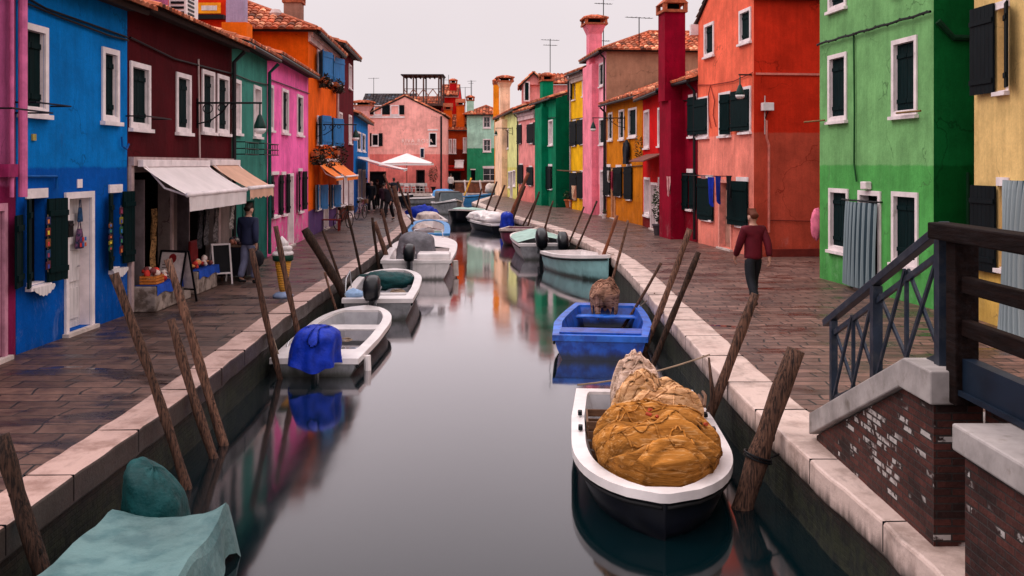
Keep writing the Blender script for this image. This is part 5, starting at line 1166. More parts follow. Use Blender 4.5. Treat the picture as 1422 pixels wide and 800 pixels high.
# blue work boat
r7, W7, L7, hw7 = boat('royal blue open work boat with square ends and scattered rags inside', (1.50, 17.0), (2.0, 21.0), 1.74, 'blunt', .46, ('bluepaint', 'bluerim', 'bluepaint'), group=RB, rim=.12, sheer=.0, thwarts=((.36, .32, .22), (.80, .34, .3)), floor=.10, transom=.90, tin=(.16, .9), rimh=.06)
m = MB(); m.obox(W7(.12, -hw7(0)*.9, .525), W7(.5, 0, 0)-W7(0, 0, 0), W7(0, 1.8*hw7(0), 0)-W7(0, 0, 0), V(0, 0, .03)); m.build('stern_deck', M['bluepaint'], r7, bevel=.008)
for i, (x, y, c) in enumerate(((1.15, -.22, (190, 195, 210)), (1.25, .15, (205, 150, 120)), (1.75, .42, (150, 190, 215)), (.95, -.5, (120, 150, 200)))):
    m = MB(); m.blob(W7(x, y, .2), (.17, .13, .09), i+20, .4, 2.5); solo(m, 'rag', flat('rag%d' % i, c), ['pale grey rag', 'tan rag', 'pale blue rag', 'blue rag'][i]+' on the floor of the royal blue work boat', 'rag', 'rags in the blue work boat', smooth=True)
rope(r7, [W7(3.6, -hw7(.9), .52), (2.9, 20.2, .04)])
# near boat with nets: bow to the camera
r8, W8, L8, hw8 = boat('dark hulled boat with a white rim heaped with ochre fishing nets', (1.62, 13.2), (1.36, 8.85), 1.60, 'round', .42, ('hull_dark', 'white', 'greyw'), group=RB, rim=.12, sheer=.06, tin=(.05, .965), floor=.1, rimh=.045)
for s in (-1, 1):
    for t in (.35, .5): m = MB(); m.obox(W8(t*L8-.05, s*(hw8(t)-.07)-.025, .50), W8(.1, 0, 0)-W8(0, 0, 0), W8(0, .05, 0)-W8(0, 0, 0), V(0, 0, .05)); m.build('cleat', M['iron'], r8, bevel=.01)
rope(r8, [W8(.3, -hw8(.1), .58), (2.7, 13.6, .05)])
def netmat(name, c1, c2, c3):
    m, nt, b = nodes_of(name); v = coord(nt, (.8, 2.6, 4.5)); n1 = noise_n(nt, v, 2.2, 5, .6, 1.0); n2 = noise_n(nt, coord(nt, (1.2, 6, 10)), 3.5, 4, .6, .8)
    c = mixc(nt, ramp(nt, n1, .36, .58), c1, c2); c = mixc(nt, ramp(nt, n2, .52, .68), c, c3); c = mixc(nt, ramp(nt, n1, .40, .32), c, tuple(q*.12 for q in c1))
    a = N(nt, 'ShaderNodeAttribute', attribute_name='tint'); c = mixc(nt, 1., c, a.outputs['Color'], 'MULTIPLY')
    L(nt, c, b.inputs['Base Color']); b.inputs['Roughness'].default_value = .9; b.inputs['Specular IOR Level'].default_value = .1
    bump_n(nt, b, math_n(nt, 'ADD', n1, math_n(nt, 'MULTIPLY', n2, .3)), .7, .04); m['tint'] = 1; return m
nets = {'ochre': netmat('ochre_net', (.20, .072, .011), (.38, .15, .028), (.48, .24, .085)), 'tan': netmat('tan_net', (.40, .20, .085), (.62, .36, .19), (.30, .13, .03)), 'beige': netmat('beige_net', (.42, .27, .19), (.62, .45, .36), (.25, .14, .10)), 'brown': netmat('brown_net', (.17, .07, .045), (.40, .22, .15), (.06, .03, .025))}
def net_heap(c, rad, mat, label, seed, rot=0., strands=20, floats=0, folds=5.):
    """a heap of folded net: rounded swags of bunched mesh lying over one another, and a few loose cords"""
    rnd = random.Random(seed); R = Matrix.Rotation(rot, 3, 'Z'); C = Vector(c); nu, nv = 120, 100
    def hgt(a, b):
        r2 = a*a+b*b; lump = mnoise.fractal(V(a*1.3+seed, b*1.3, seed*.7), 1., 2., 3)
        dome = max(0., 1-r2**1.35)**.62*(1+.24*lump)
        w1 = mnoise.noise(V(a*1.1, b*1.6, seed+3))*2.2+mnoise.noise(V(a*2.6, b*3.0, seed+9))*.6
        f1 = abs(math.sin(b*folds+w1+.5*a)); f2 = abs(math.sin(b*folds*2.7+w1*2.1-1.1*a+1)); f3 = abs(math.sin(b*folds*6+w1*4+a*2))
        k = min(1., max(0., (1-r2)*5)); dome -= max(0., r2-.86)*2.5
        return dome+k*(.30*(f1**.6-.6)+.13*(f2**.7-.5)+.045*(f3-.5))
    def surf(a, b, up=0.):
        f = 1-max(0., a*a+b*b-.80)*1.15
        return C+R @ V(rad[0]*a*f, rad[1]*b*f, rad[2]*(hgt(a, b)-.05)+up)
    m = MB(); vs = []
    for i in range(nu+1):
        for j in range(nv+1):
            a, b = -1+2*i/nu, -1+2*j/nv; a2 = a*math.sqrt(1-b*b/2); b2 = b*math.sqrt(1-a*a/2)      # square to disc
            e = 1+.07*mnoise.noise(V(a2*3, b2*3, seed+20)); vs.append(surf(a2*e, b2*e))
    def shade(a, b):  # crease shade between the folds, painted into the face tint
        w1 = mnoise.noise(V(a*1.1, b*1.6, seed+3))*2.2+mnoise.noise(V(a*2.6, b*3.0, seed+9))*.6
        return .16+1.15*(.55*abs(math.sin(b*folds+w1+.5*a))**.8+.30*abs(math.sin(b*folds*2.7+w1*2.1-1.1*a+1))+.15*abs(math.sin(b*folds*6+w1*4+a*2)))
    for i in range(nu):
        for j in range(nv):
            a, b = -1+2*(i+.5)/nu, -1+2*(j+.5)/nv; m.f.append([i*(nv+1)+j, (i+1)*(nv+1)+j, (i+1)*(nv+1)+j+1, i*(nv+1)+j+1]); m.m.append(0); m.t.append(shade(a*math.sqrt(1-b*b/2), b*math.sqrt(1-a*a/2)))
    m.v += vs
    for k in range(strands):
        b0 = rnd.uniform(-.7, .7); a0 = rnd.uniform(-.8, .0); ln = rnd.uniform(.5, .9); p1, p2 = rnd.uniform(0, 6), rnd.uniform(0, 6); pts = []
        for i in range(24):
            t = i/23; a = a0+ln*t; b = b0+.16*math.sin(t*4+p1)+.05*math.sin(t*11+p2)
            if a*a+b*b < .8: pts.append(surf(a, b, .012))
        if len(pts) > 5: m.path(pts, rnd.uniform(.006, .013), 5, 0, rnd.uniform(.5, 1.5))
    o = solo(m, 'fishing_net', nets[mat], label, 'fishing net', 'heaps of fishing net', smooth=True)
    for k in range(floats):
        mm = MB(); p = surf(rnd.uniform(-.6, .7), rnd.uniform(-.6, .6), .015); mm.path([p, p+V(rnd.uniform(-.06, .06), rnd.uniform(-.06, .06), .015)], .018, 8); f = mm.build('float', flat('net_float', (170, 70, 45)), None)
        f.data.transform(Matrix.Translation(-o.location)); f.parent = o
    return o
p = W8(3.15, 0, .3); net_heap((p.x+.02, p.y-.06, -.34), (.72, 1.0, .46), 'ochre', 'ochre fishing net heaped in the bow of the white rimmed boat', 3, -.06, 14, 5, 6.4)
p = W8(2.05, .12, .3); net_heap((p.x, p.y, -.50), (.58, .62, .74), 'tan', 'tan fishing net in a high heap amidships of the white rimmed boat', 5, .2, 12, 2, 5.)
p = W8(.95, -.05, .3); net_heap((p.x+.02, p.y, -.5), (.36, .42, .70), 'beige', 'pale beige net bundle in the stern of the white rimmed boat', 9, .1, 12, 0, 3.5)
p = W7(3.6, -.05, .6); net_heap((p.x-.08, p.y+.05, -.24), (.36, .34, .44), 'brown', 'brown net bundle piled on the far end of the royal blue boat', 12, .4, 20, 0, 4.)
m = MB(); pts = [W8(1.0, .72, .62), W8(1.4, .70, .66), W8(1.9, .62, .66)]; m.path(pts, .03, 6); m.path([q+V(.05, 0, .05) for q in pts], .02, 6); m.build('oar', M['wood'], r8)

# clutter lying in the boats
def coil(c, r, label, mat='rope'):
    m = MB(); pts = [Vector(c)+V((r-.012*(i/16))*math.cos(i*.39), (r-.012*(i/16))*math.sin(i*.39), .02+.012*(i/16)+.008*math.sin(i*1.3)) for i in range(90)]; m.path(pts, .014, 6); return solo(m, 'rope_coil', M[mat], label, 'rope', smooth=True)
def fuel_can(c, label, col):
    c = Vector(c); t = thing('fuel_can', label, 'fuel can', c); m = MB(); m.box(c.x-.15, c.x+.15, c.y-.2, c.y+.2, c.z, c.z+.22); m.build('can', col, t, bevel=.03); m = MB(); m.lathe(c+V(.06, 0, .22), [(.035, 0), (.035, .04)], 10); m.build('cap', M['rubber'], t)
    m = MB(); m.path([c+V(-.1, 0, .22), c+V(-.08, 0, .27), c+V(.0, 0, .27), c+V(.02, 0, .22)], .012, 6); m.build('handle', M['rubber'], t)
coil(W2(3.3, .12, .02), .2, 'coil of rope on the floor of the dinghy with the blue hood'); coil(W3_(2.9, -.25, .30), .2, 'coil of rope on the floor of the white rimmed open boat')
fuel_can(W3_(1.0, -.2, .13), 'dark red fuel can in the stern of the white rimmed open boat', flat('can_red', (120, 22, 20)))
coil(W7(1.6, -.35, .11), .16, 'coil of rope on the floor of the royal blue work boat', 'curtain')
t = thing('fish_crate', 'dark brown slatted crate in the net boat left of the tan net', 'crate', W8(1.75, -.5, .12)); m = MB(); o = W8(1.45, -.66, .12)
for k in range(4):
    for q in (0, 1): m.obox(o+V(0, 0, .02+k*.11)+(W8(0, .30*q, 0)-W8(0, 0, 0)), W8(.6, 0, 0)-W8(0, 0, 0), W8(0, .02, 0)-W8(0, 0, 0), V(0, 0, .085))
    for q in (0, 1): m.obox(o+V(0, 0, .021+k*.11)+(W8(.01+.57*q, .022, 0)-W8(0, 0, 0)), W8(.02, 0, 0)-W8(0, 0, 0), W8(0, .276, 0)-W8(0, 0, 0), V(0, 0, .083))
m.build('slats', M['wood'], t)
# ------------------------------------------------------------------ footbridge landing on the right
bk = brickmat('bridge_brick', (.085, .023, .017), (.018, .007, .006), (.034, .026, .024), white=.75)
br_ = thing('footbridge', 'brick and timber footbridge landing with a slate blue stair railing at the right edge', 'bridge', (3.1, 7.0, 0))
XB = 2.905
m = MB(); prof = [(9.5, 0.0), (9.5, .06), (7.35, 1.0), (6.86, 1.0), (6.86, 0.0)]
m.prism([(XB, y, z) for y, z in prof], (.34, 0, 0)); m.build('brick_wing', bk, br_)
m = MB(); t = [(9.58, .05), (9.58, .255), (7.28, 1.235), (6.80, 1.235), (6.80, 1.005), (7.36, 1.005)]
m.prism([(XB-.05, y, z) for y, z in t], (.44, 0, 0)); m.build('coping', M['stone_pale'], br_, bevel=.012)
m = MB(); m.box(XB+.345, 4.75, 5.2, 6.84, -.3, 1.0); m.build('brick_pier', bk, br_)
m = MB(); m.box(2.72, 3.2, 4.7, 5.98, -1.6, .92); m.build('abutment', bk, br_)
m = MB(); m.box(2.66, 3.22, 4.66, 6.03, .922, 1.085); m.build('abutment_cap', M['stone_pale'], br_, bevel=.015)
m = MB(); m.box(3.03, 3.12, 2.4, 6.78, 1.09, 1.34); m.box(3.0, 3.02, 2.4, 6.78, 1.095, 1.13); m.build('edge_girder', mk('navy_girder', (.006, .013, .026), .5, var=.4, scale=3), br_)
m = MB(); rnd = random.Random(3)
for i in range(34): y = 2.4+i*.13; m.box(3.125, 4.8, y+.004, y+.126, 1.12, 1.155+rnd.uniform(0, .004))
m.build('deck_boards', M['beam'], br_)
for i in range(7):
    y1 = 6.86+.36*(i+1); z = 1.0-.143*(i+1)+.0
    m = MB(); m.box(XB+.345, 4.75, y1-.36+.002, y1, -.02, z); m.build('step', M['stone_pale'], br_, bevel=.01)
# steel railing
def rail_pt(y, z): return V(XB+.13, y, z)
zc = lambda y: .255+(9.58-y)/(9.58-7.28)*.98 if y > 7.28 else 1.235
rl = MB(); rl.bar(rail_pt(9.62, zc(9.58)+.86), rail_pt(6.98, zc(7.28)+.985), .075, .065); hr_o = rl.build('handrail', M['steel'], br_, bevel=.006)
for y, wdt in ((9.40, .06), (8.30, .08), (7.02, .085)):
    m = MB(); z0 = zc(y)-.02; z1 = zc(9.58)+.86+(9.62-y)/(9.62-6.98)*(zc(7.28)+.985-zc(9.58)-.86)-.03; m.box(XB+.13-wdt/2, XB+.13+wdt/2, y-wdt/2, y+wdt/2, z0, z1); m.build('post', M['steel'], br_)
m = MB(); m.bar(rail_pt(9.40, zc(9.4)+.10), rail_pt(7.05, zc(7.28)+.05), .035, .05); m.build('lower_rail', M['steel'], br_)
m = MB(); m.bar(rail_pt(9.40, zc(9.4)+.72), rail_pt(7.05, zc(7.28)+.78), .03, .045); m.build('upper_rail', M['steel'], br_)
for y0, y1 in ((9.37, 8.34), (8.26, 7.06)):
    lo_ = lambda y: zc(max(y, 7.28))+.10-(.05*(9.4-y)/2.35); hi_ = lambda y: zc(max(y, 7.28))+.72+(.06*(9.4-y)/2.35); ym = (y0+y1)/2
    for a, b, dx in ((y0, ym, 0), (ym, y1, 0)):
        for s_ in (0, 1):
            p = rail_pt(a, (lo_ if s_ == 0 else hi_)(a)); q = rail_pt(b, (hi_ if s_ == 0 else lo_)(b)); p.x += .012*(s_*2-1); q.x += .012*(s_*2-1)
            m = MB(); m.bar(p, q, .022, .030); m.build('brace', M['steel'], br_)
    m = MB(); m.bar(rail_pt(ym, lo_(ym)), rail_pt(ym, hi_(ym)), .028, .028, up=(0, 1, 0)); m.build('baluster', M['steel'], br_)
# timber post and rails
m = MB(); m.box(XB+.08, XB+.24, 6.70, 6.86, 1.02, 2.16); m.build('timber_post', M['beam'], br_, bevel=.012)
m = MB(); m.box(XB+.17, XB+.31, 2.8, 2.94, 1.02, 2.16); m.build('timber_post', M['beam'], br_, bevel=.012)
m = MB(); m.box(2.98, 3.10, 4.62, 4.74, 1.09, 2.10); m.build('timber_post', M['beam'], br_, bevel=.012)
m = MB(); m.bar((XB+.10, 7.02, 2.185), (XB+.10, 2.4, 2.185), .16, .115); m.build('timber_rail', M['beam'], br_, bevel=.012)
for z in (1.84, 1.55): m = MB(); m.bar((XB+.15, 6.698, z), (XB+.15, 2.4, z), .07, .11); m.build('timber_rail', M['beam'], br_, bevel=.008)

# ------------------------------------------------------------------ street lamps
def lamp(h, px, py, out, label, drop=.25, scroll=True, group='wall lamps'):
    s, z = h.w.hit(px, py); w = h.w; t = thing('street_lamp', label, 'street lamp', w.pt(s, z, 0), group)
    m = MB(); m.path([w.pt(s, z, 0), w.pt(s, z, out+.04)], .022, 8)
    if scroll:
        for i in range(1): m.path([w.pt(s, z-.45, .02), w.pt(s, z-.38, out*.22), w.pt(s, z-.2, out*.40), w.pt(s, z-.02, out*.5)], .015, 6)
        for c, r in ((.14, .10), (.36, .08), (.54, .06)): m.ring(w.pt(s, z-.02-r, out*c+.05), w.u, r, .012, 16, 5)
        m.path([w.pt(s, z-.55, .02), w.pt(s, z+.1, .02)], .02, 6)
    m.build('bracket', M['iron'], t)
    c = w.pt(s, z, out); m = MB(); m.lathe(c-V(0, 0, drop+.30), [(.13, 0), (.125, .05), (.10, .14), (.075, .20), (.05, .27), (.02, .31), (.015, drop+.30)], 16)
    m.build('lamp_housing', flat('lamp_green', (14, 48, 42), .4), t, smooth=True)
    m = MB(); m.lathe(c-V(0, 0, drop+.42), [(.02, 0), (.08, .01), (.125, .06), (.135, .118)], 16); m.build('lamp_shade', M['white'], t, smooth=True)
    return t
lamp(h2, 273, 143, 1.36, 'lamp on a scrolled iron bracket fixed to the maroon shop house')
lamp(h5, 439, 173, 1.5, 'lamp on an iron bracket between the blue shutters of the orange house', .2)
lamp(h6r, 868, 164, 1.5, 'lamp on a scrolled bracket reaching out from the ochre house', .2)
lamp(h1r, 712, 178, 1.3, 'small lamp on a bracket of the peach and lime house', .2, True)
t = lamp(h9, 1044, 104, .35, 'green topped lamp at the corner of the coral house', .28, False)
m = MB()
w = sd; m.path([w.pt(.3, 4.6, .06), w.pt(.3, 3.5, .06)], .018, 6); m.build('cable', M['pipe_pale'], t)

# ------------------------------------------------------------------ awnings
def awning(h, sA, sB, zt, zb, out, val, mat, label, stripes=None, wavy=False):
    w = h.w; t = thing('awning', label, 'awning', w.pt((sA+sB)/2, zt, 0), None)
    m = MB(); n = 24; K = 6
    for i in range(n):
        a, b = sA+(sB-sA)*i/n, sA+(sB-sA)*(i+1)/n
        for k in range(K):
            p, q = k/K, (k+1)/K; sg = lambda v: -.03*math.sin(math.pi*v)
            m.face([w.pt(a, zt+(zb-zt)*p+sg(p), .10+(out-.10)*p), w.pt(b, zt+(zb-zt)*p+sg(p), .10+(out-.10)*p), w.pt(b, zt+(zb-zt)*q+sg(q), .10+(out-.10)*q), w.pt(a, zt+(zb-zt)*q+sg(q), .10+(out-.10)*q)], 0)
    m.build('canopy', M[mat] if isinstance(mat, str) else mat, t, smooth=True)
    m = MB(); n = 40
    for i in range(n):
        a, b = sA+(sB-sA)*i/n, sA+(sB-sA)*(i+1)/n; f = lambda v: .015*math.sin(v*9); dz = .05*abs(math.sin((a-sA)*9)) if wavy else 0; dz2 = .05*abs(math.sin((b-sA)*9)) if wavy else 0
        m.face([w.pt(a, zb-.02, out+.03+f(a)*.3), w.pt(b, zb-.02, out+.03+f(b)*.3), w.pt(b, zb-val+dz2, out+.03+f(b)), w.pt(a, zb-val+dz, out+.03+f(a))])
    m.build('valance', M[mat] if isinstance(mat, str) else mat, t)
    m = MB(); m.path([w.pt(sA-.03, zb, out+.01), w.pt(sB+.03, zb, out+.01)], .045, 10); m.build('front_bar', M['frame'], t, smooth=True)
    m = MB(); wbox(m, w, sA-.04, sB+.04, zt-.06, zt+.07, .105, .21); m.build('cassette', M['frame'], t, bevel=.01)
    for s_ in (sA+.1, sB-.1): m = MB(); m.path([w.pt(s_, zt-.05, .2), w.pt(s_, (zt+zb)/2-.16, out*.55), w.pt(s_, zb-.02, out-.02)], .02, 6); m.build('folding_arm', M['frame'], t)
    return t
s1 = h2.w.hit(184, 229)[0]; s2 = h2.w.hit(278, 227)[0]; s3 = h2.w.hit(283, 227)[0]; s4 = h2.w.hit(323, 226)[0]
awning(h2, s1, s2, 2.66, 2.10, .98, .30, 'awn_white', 'white awning with a straight valance over the left half of the maroon shop')
awning(h2, s3, s4-.1, 2.68, 2.12, .98, .26, 'awn_beige', 'beige awning with a scalloped valance over the right half of the maroon shop', wavy=True)
a0 = h5.w.hit(434.5, 245)[0]; a1 = h5.w.hit(446, 245)[0]; a2 = h5.w.hit(455, 243)[0]; a3 = h5.w.hit(466.5, 243)[0]
awning(h5, a0, a1, 2.75, 2.15, .85, .12, 'awn_orange', 'orange awning over the near blue window of the orange house')
awning(h5, a1+.3, a3, 2.8, 2.15, .95, .16, 'awn_orange', 'orange awning over the far blue window of the orange house')
a0 = h7.w.hit(494, 224)[0]; a1 = h7.w.hit(508.5, 224)[0]
awning(h7, min(a0, a1), max(a0, a1), 3.0, 2.35, 2.6, .12, 'awn_white', 'long white awning of the terrace on the low blue house')
rw = hbr.w; a0, z = rw.hit(632, 223); a1, _ = rw.hit(644, 223)
awning(hbr, a0, a1, z, z-.7, 1.0, .1, 'awn_white', 'small white awning above the red sign of the rust brown house')
t = thing('shop_sign', 'red lit sign over the dark doorway of the rust brown house', 'sign', rw.pt(rw.hit(631, 236)[0], rw.hit(631, 236)[1], .2))
m = MB(); r = rw.rect(618, 229.5, 237, 645); wbox(m, rw, *r, .06, .22); m.build('sign_board', flat('sign_red', (200, 28, 24)), t)
m = MB()
for i in range(9): s_ = r[0]+.25+i*(r[1]-r[0]-.5)/8; wbox(m, rw, s_-.07, s_+.07, r[2]+.16, r[3]-.16, .221, .23)
m.build('sign_letters', flat('sign_letter', (120, 14, 14)), t)

# ------------------------------------------------------------------ shop goods, boards, cone figure
w, b0, b1, b2, b3 = SHOP
def crate(s, d, z, wid, dep, hgt, label, seed):
    t = thing('crate', label, 'crate', w.pt(s, z, d)); m = MB(); sl = .012
    for k in range(3):
        zz = z+.01+k*hgt/3; wbox(m, w, s-wid/2, s+wid/2, zz, zz+hgt/3-.015, d+dep/2-sl, d+dep/2); wbox(m, w, s-wid/2, s+wid/2, zz, zz+hgt/3-.015, d-dep/2, d-dep/2+sl)
        wbox(m, w, s-wid/2-.001, s-wid/2+sl, zz+.001, zz+hgt/3-.016, d-dep/2+sl+.001, d+dep/2-sl-.001); wbox(m, w, s+wid/2-sl, s+wid/2+.001, zz+.001, zz+hgt/3-.016, d-dep/2+sl+.001, d+dep/2-sl-.001)
    wbox(m, w, s-wid/2+.013, s+wid/2-.013, z+.004, z+.02, d-dep/2+.013, d+dep/2-.013)
    m.build('slats', flat('crate_wood', (190, 110, 45)), t); return t
def goods(s, d, z, wid, dep, n, label, cols, seed, hgt=.16):
    rnd = random.Random(seed); t = thing('souvenir_heap', label, 'souvenirs', w.pt(s, z, d))
    for k in range(n):
        m = MB(); ss, dd_ = s+rnd.uniform(-.5, .5)*wid, d+rnd.uniform(-.5, .5)*dep; zz = z+rnd.uniform(0, hgt); r = rnd.uniform(.035, .07)
        m.blob(w.pt(ss, zz+r, dd_), (r, r*rnd.uniform(.7, 1.4), r*rnd.uniform(.6, 1.2)), k+seed, .2, 2, rnd.uniform(0, 3), 8, 6); m.build('packet', flat('goods_%d_%d_%d' % cols[k % len(cols)], cols[k % len(cols)]), t, smooth=True)
    return t
red = [(205, 60, 50), (215, 190, 180), (170, 40, 35), (220, 150, 90), (120, 60, 60), (225, 205, 195)]
def cloth_on_bench(s0, s1, z, d1, label, mat):
    m = MB(); n = 16
    for i in range(n):
        a, b = s0+(s1-s0)*i/n, s0+(s1-s0)*(i+1)/n; f = lambda v: .012*math.sin(v*14); g = lambda v: -.16-.03*math.sin(v*8)
        m.face([w.pt(a, z, .02), w.pt(b, z, .02), w.pt(b, z, d1+.01), w.pt(a, z, d1+.01)]); m.face([w.pt(a, z, d1+.01), w.pt(b, z, d1+.01), w.pt(b, z+g(b), d1+.02+f(b)), w.pt(a, z+g(a), d1+.02+f(a))])
    return solo(m, 'bench_cloth', mat, label, 'cloth')
bl = flat('bench_blue', (25, 70, 165))
cloth_on_bench(b0+.1, b1-.35, .472, .42, 'blue cloth spread on the near stone bench of the shop', bl)
cloth_on_bench(b2+.05, b3+.1, .472, .40, 'blue cloth spread on the far stone bench of the shop', bl)
crate(b0+.42, .22, .475, .42, .30, .16, 'orange wooden crate of souvenirs on the near stone bench', 1); goods(b0+.42, .22, .50, .34, .22, 16, 'red and white souvenirs heaped in the orange wooden crate', red, 5)
goods(b0+.95, .24, .475, .5, .24, 18, 'loose red souvenirs on the blue cloth beside the orange crate', red, 9, .07)
goods((b2+b3)/2, .22, .475, (b3-b2)*.8, .26, 26, 'red and white goods laid on the far stone bench', red, 14, .10)
# table of goods on trestles near the teal house
s_t = h2.w.hit(305, 385)[0]; t = thing('trestle_table', 'dark draped trestle table at the far end of the shop', 'table', w.pt(s_t, 0, .45))
m = MB(); wbox(m, w, s_t-.55, s_t+.55, .74, .78, .15, .75); m.build('tabletop', M['wood'], t)
m = MB(); n = 20
for i in range(n):
    a, b = s_t-.57+1.14*i/n, s_t-.57+1.14*(i+1)/n; f = lambda v: .015*math.sin(v*17)
    m.face([w.pt(a, .77, .765), w.pt(b, .77, .765), w.pt(b, .12, .78+f(b)), w.pt(a, .12, .78+f(a))])
for s_ in (s_t-.57, s_t+.57): m.face([w.pt(s_, .77, .13), w.pt(s_, .77, .765), w.pt(s_, .12, .78), w.pt(s_, .12, .13)])
m.build('table_skirt', flat('table_cloth', (26, 24, 34)), t)
for q in (-.5, .5):
    for dd_ in (.2, .7): m = MB(); wbox(m, w, s_t+q-.02, s_t+q+.02, .0, .739, dd_-.02, dd_+.02); m.build('leg', M['wood'], t)
goods(s_t, .45, .785, .9, .45, 28, 'mixed trinkets spread on the dark trestle table', [(190, 120, 100), (60, 60, 70), (150, 60, 50), (180, 170, 165), (70, 50, 60)], 21, .08)
def sandwich(px, py, hgt, wid, label, kind):
    c = gp(px, py); t = thing('sandwich_board', label, 'sandwich board', c); u = V(.86, .5, 0).normalized() if kind else V(.93, -.36, 0); v = V(-u.y, u.x, 0)
    for sg, nm in ((-1, 'front_panel'), (1, 'rear_panel')):
        P = lambda a, z, d=0.: c+u*a+v*(sg*(.26-.24*z/hgt)-d*.0)+V(0, 0, z)+v*sg*d
        m = MB(); fr = .035
        for a0_, a1_ in ((-wid/2, -wid/2+fr), (wid/2-fr, wid/2)): m.prism([P(a0_, 0), P(a1_, 0), P(a1_, hgt), P(a0_, hgt)], v*.025*sg)
        for z0_, z1_ in ((.22, .22+fr), (hgt-fr, hgt)): m.prism([P(-wid/2+fr, z0_), P(wid/2-fr, z0_), P(wid/2-fr, z1_), P(-wid/2+fr, z1_)], v*.02*sg)
        pn = m.build(nm, M['iron'] if kind == 0 else M['frame'], t)
        m = MB(); m.prism([P(-wid/2+fr, .25), P(wid/2-fr, .25), P(wid/2-fr, hgt-fr), P(-wid/2+fr, hgt-fr)], v*.008*sg); m.build('sheet', flat('menu_sheet', (196, 180, 176)) if kind == 0 else flat('black_board', (22, 20, 24)), pn)
        if kind == 0:
            m = MB(); rnd = random.Random(4)
            for k in range(9):
                z = hgt-.28-k*.055; a1_ = rnd.uniform(-.02, wid/2-.14); m.prism([P(-wid/2+.09, z, .009), P(a1_, z, .009), P(a1_, z+.015, .009), P(-wid/2+.09, z+.015, .009)], v*.002*sg)
            m.build('menu_lines', flat('menu_ink', (70, 50, 50)), pn)
            m = MB()
            for a_, z, r in ((.0, hgt-.15, .09), (.12, .36, .075), (-.12, .40, .05)): m.prism([P(a_+r*math.cos(q*.524), z+r*math.sin(q*.524), .009) for q in range(12)], v*.002*sg)
            m.build('menu_picture', flat('menu_red', (130, 28, 30)), pn)
    return t
sandwich(243, 420, 1.0, .62, 'black framed sandwich board with a white menu sheet before the shop', 0)
sandwich(306, 393, .88, .42, 'white legged A-frame board beside the dark trestle table', 1)
# hanging scarves and strips in the shop front
for i, (px, y0, y1, c, lb) in enumerate(((243, 290, 372, (150, 110, 70), 'tan patterned strip hanging at the middle pier of the shop'), (278, 285, 345, (60, 56, 60), 'dark patterned scarf hanging first under the beige awning'), (287, 283, 340, (90, 84, 86), 'grey patterned scarf hanging second under the beige awning'), (300, 284, 335, (120, 110, 110), 'pale grey scarf hanging third under the beige awning'), (322, 282, 318, (196, 182, 176), 'white furled cloth hanging at the far end of the shop'))):
    s, z1 = w.hit(px, y0, .5); _, z0 = w.hit(px, y1, .5); m = MB(); n = 14; K = 6; d0 = .5 if i else .1
    for k in range(n):
        for j in range(K):
            P = lambda a, b: w.pt(s+(a/K-.5)*.26*(1-.2*b/n), z1+(z0-z1)*b/n, d0+.03*math.sin(a*2.2+b*.4))
            m.face([P(j, k), P(j+1, k), P(j+1, k+1), P(j, k+1)], 0)
    if i: m.path([w.pt(s, z1, d0), w.pt(s, 2.3, d0)], .006, 4)
    solo(m, 'hanging_scarf', mk('scarf%d' % i, lin(c), .85, var=.5, scale=14, col2=tuple(q*.25 for q in lin(c))), lb, 'scarf', 'cloths hung in the shop front', smooth=True)
m = MB(); s_ = w.hit(262, 360)[0]; m.obox(w.pt(s_-.2, .5, .05), w.u*.5, w.n*.06, V(0, 0, .55)); solo(m, 'red_cushion', flat('cush', (120, 22, 26)), 'dark red panel leaning behind the far bench goods', 'cushion', bevel=.03)
# blue house: souvenir strips, bags, letter box, lace
w1 = h1.w
cols5 = [(60, 70, 150), (190, 60, 60), (210, 120, 60), (40, 110, 180), (150, 60, 90), (225, 200, 60), (60, 140, 90)]
for j, (px, y0, y1, d, lb) in enumerate(((66, 300, 378, .12, 'strip of small coloured packets hung on the near window shutter'), (152.5, 310, 350, .16, 'short strip of packets hung in the far window of the blue house'), (167.5, 287, 355, .14, 'strip of bright packets hung on the far window shutter'))):
    s, z1 = w1.hit(px, y0, d); _, z0 = w1.hit(px, y1, d); t = thing('souvenir_strip', lb, 'souvenir strip', w1.pt(s, z0, d), 'souvenir strips on the blue house'); n = 5
    for k in range(n):
        za, zb = z1+(z0-z1)*(k+.08)/n, z1+(z0-z1)*(k+.78)/n; m = MB(); m.obox(w1.pt(s-.06, zb, d), w1.u*.12+V(0, 0, .004*k), w1.n*.02, V(0, 0, za-zb)); p = m.build('packet', flat('strip%d' % ((k+j*2) % 7), tuple(int(q*.55) for q in cols5[(k+j*2) % 7])), t, bevel=.006)
        m = MB(); m.obox(w1.pt(s-.035, zb+.02, d+.021), w1.u*.05, w1.n*.004, V(0, 0, (za-zb)*.5)); m.build('tag', flat('stag%d' % ((k*3+j) % 7), cols5[(k*3+j+2) % 7]), p)
    m = MB(); m.path([w1.pt(s, z1+.02, d+.005), w1.pt(s, z0, d+.005)], .004, 4); m.build('cord', M['rope'], t)
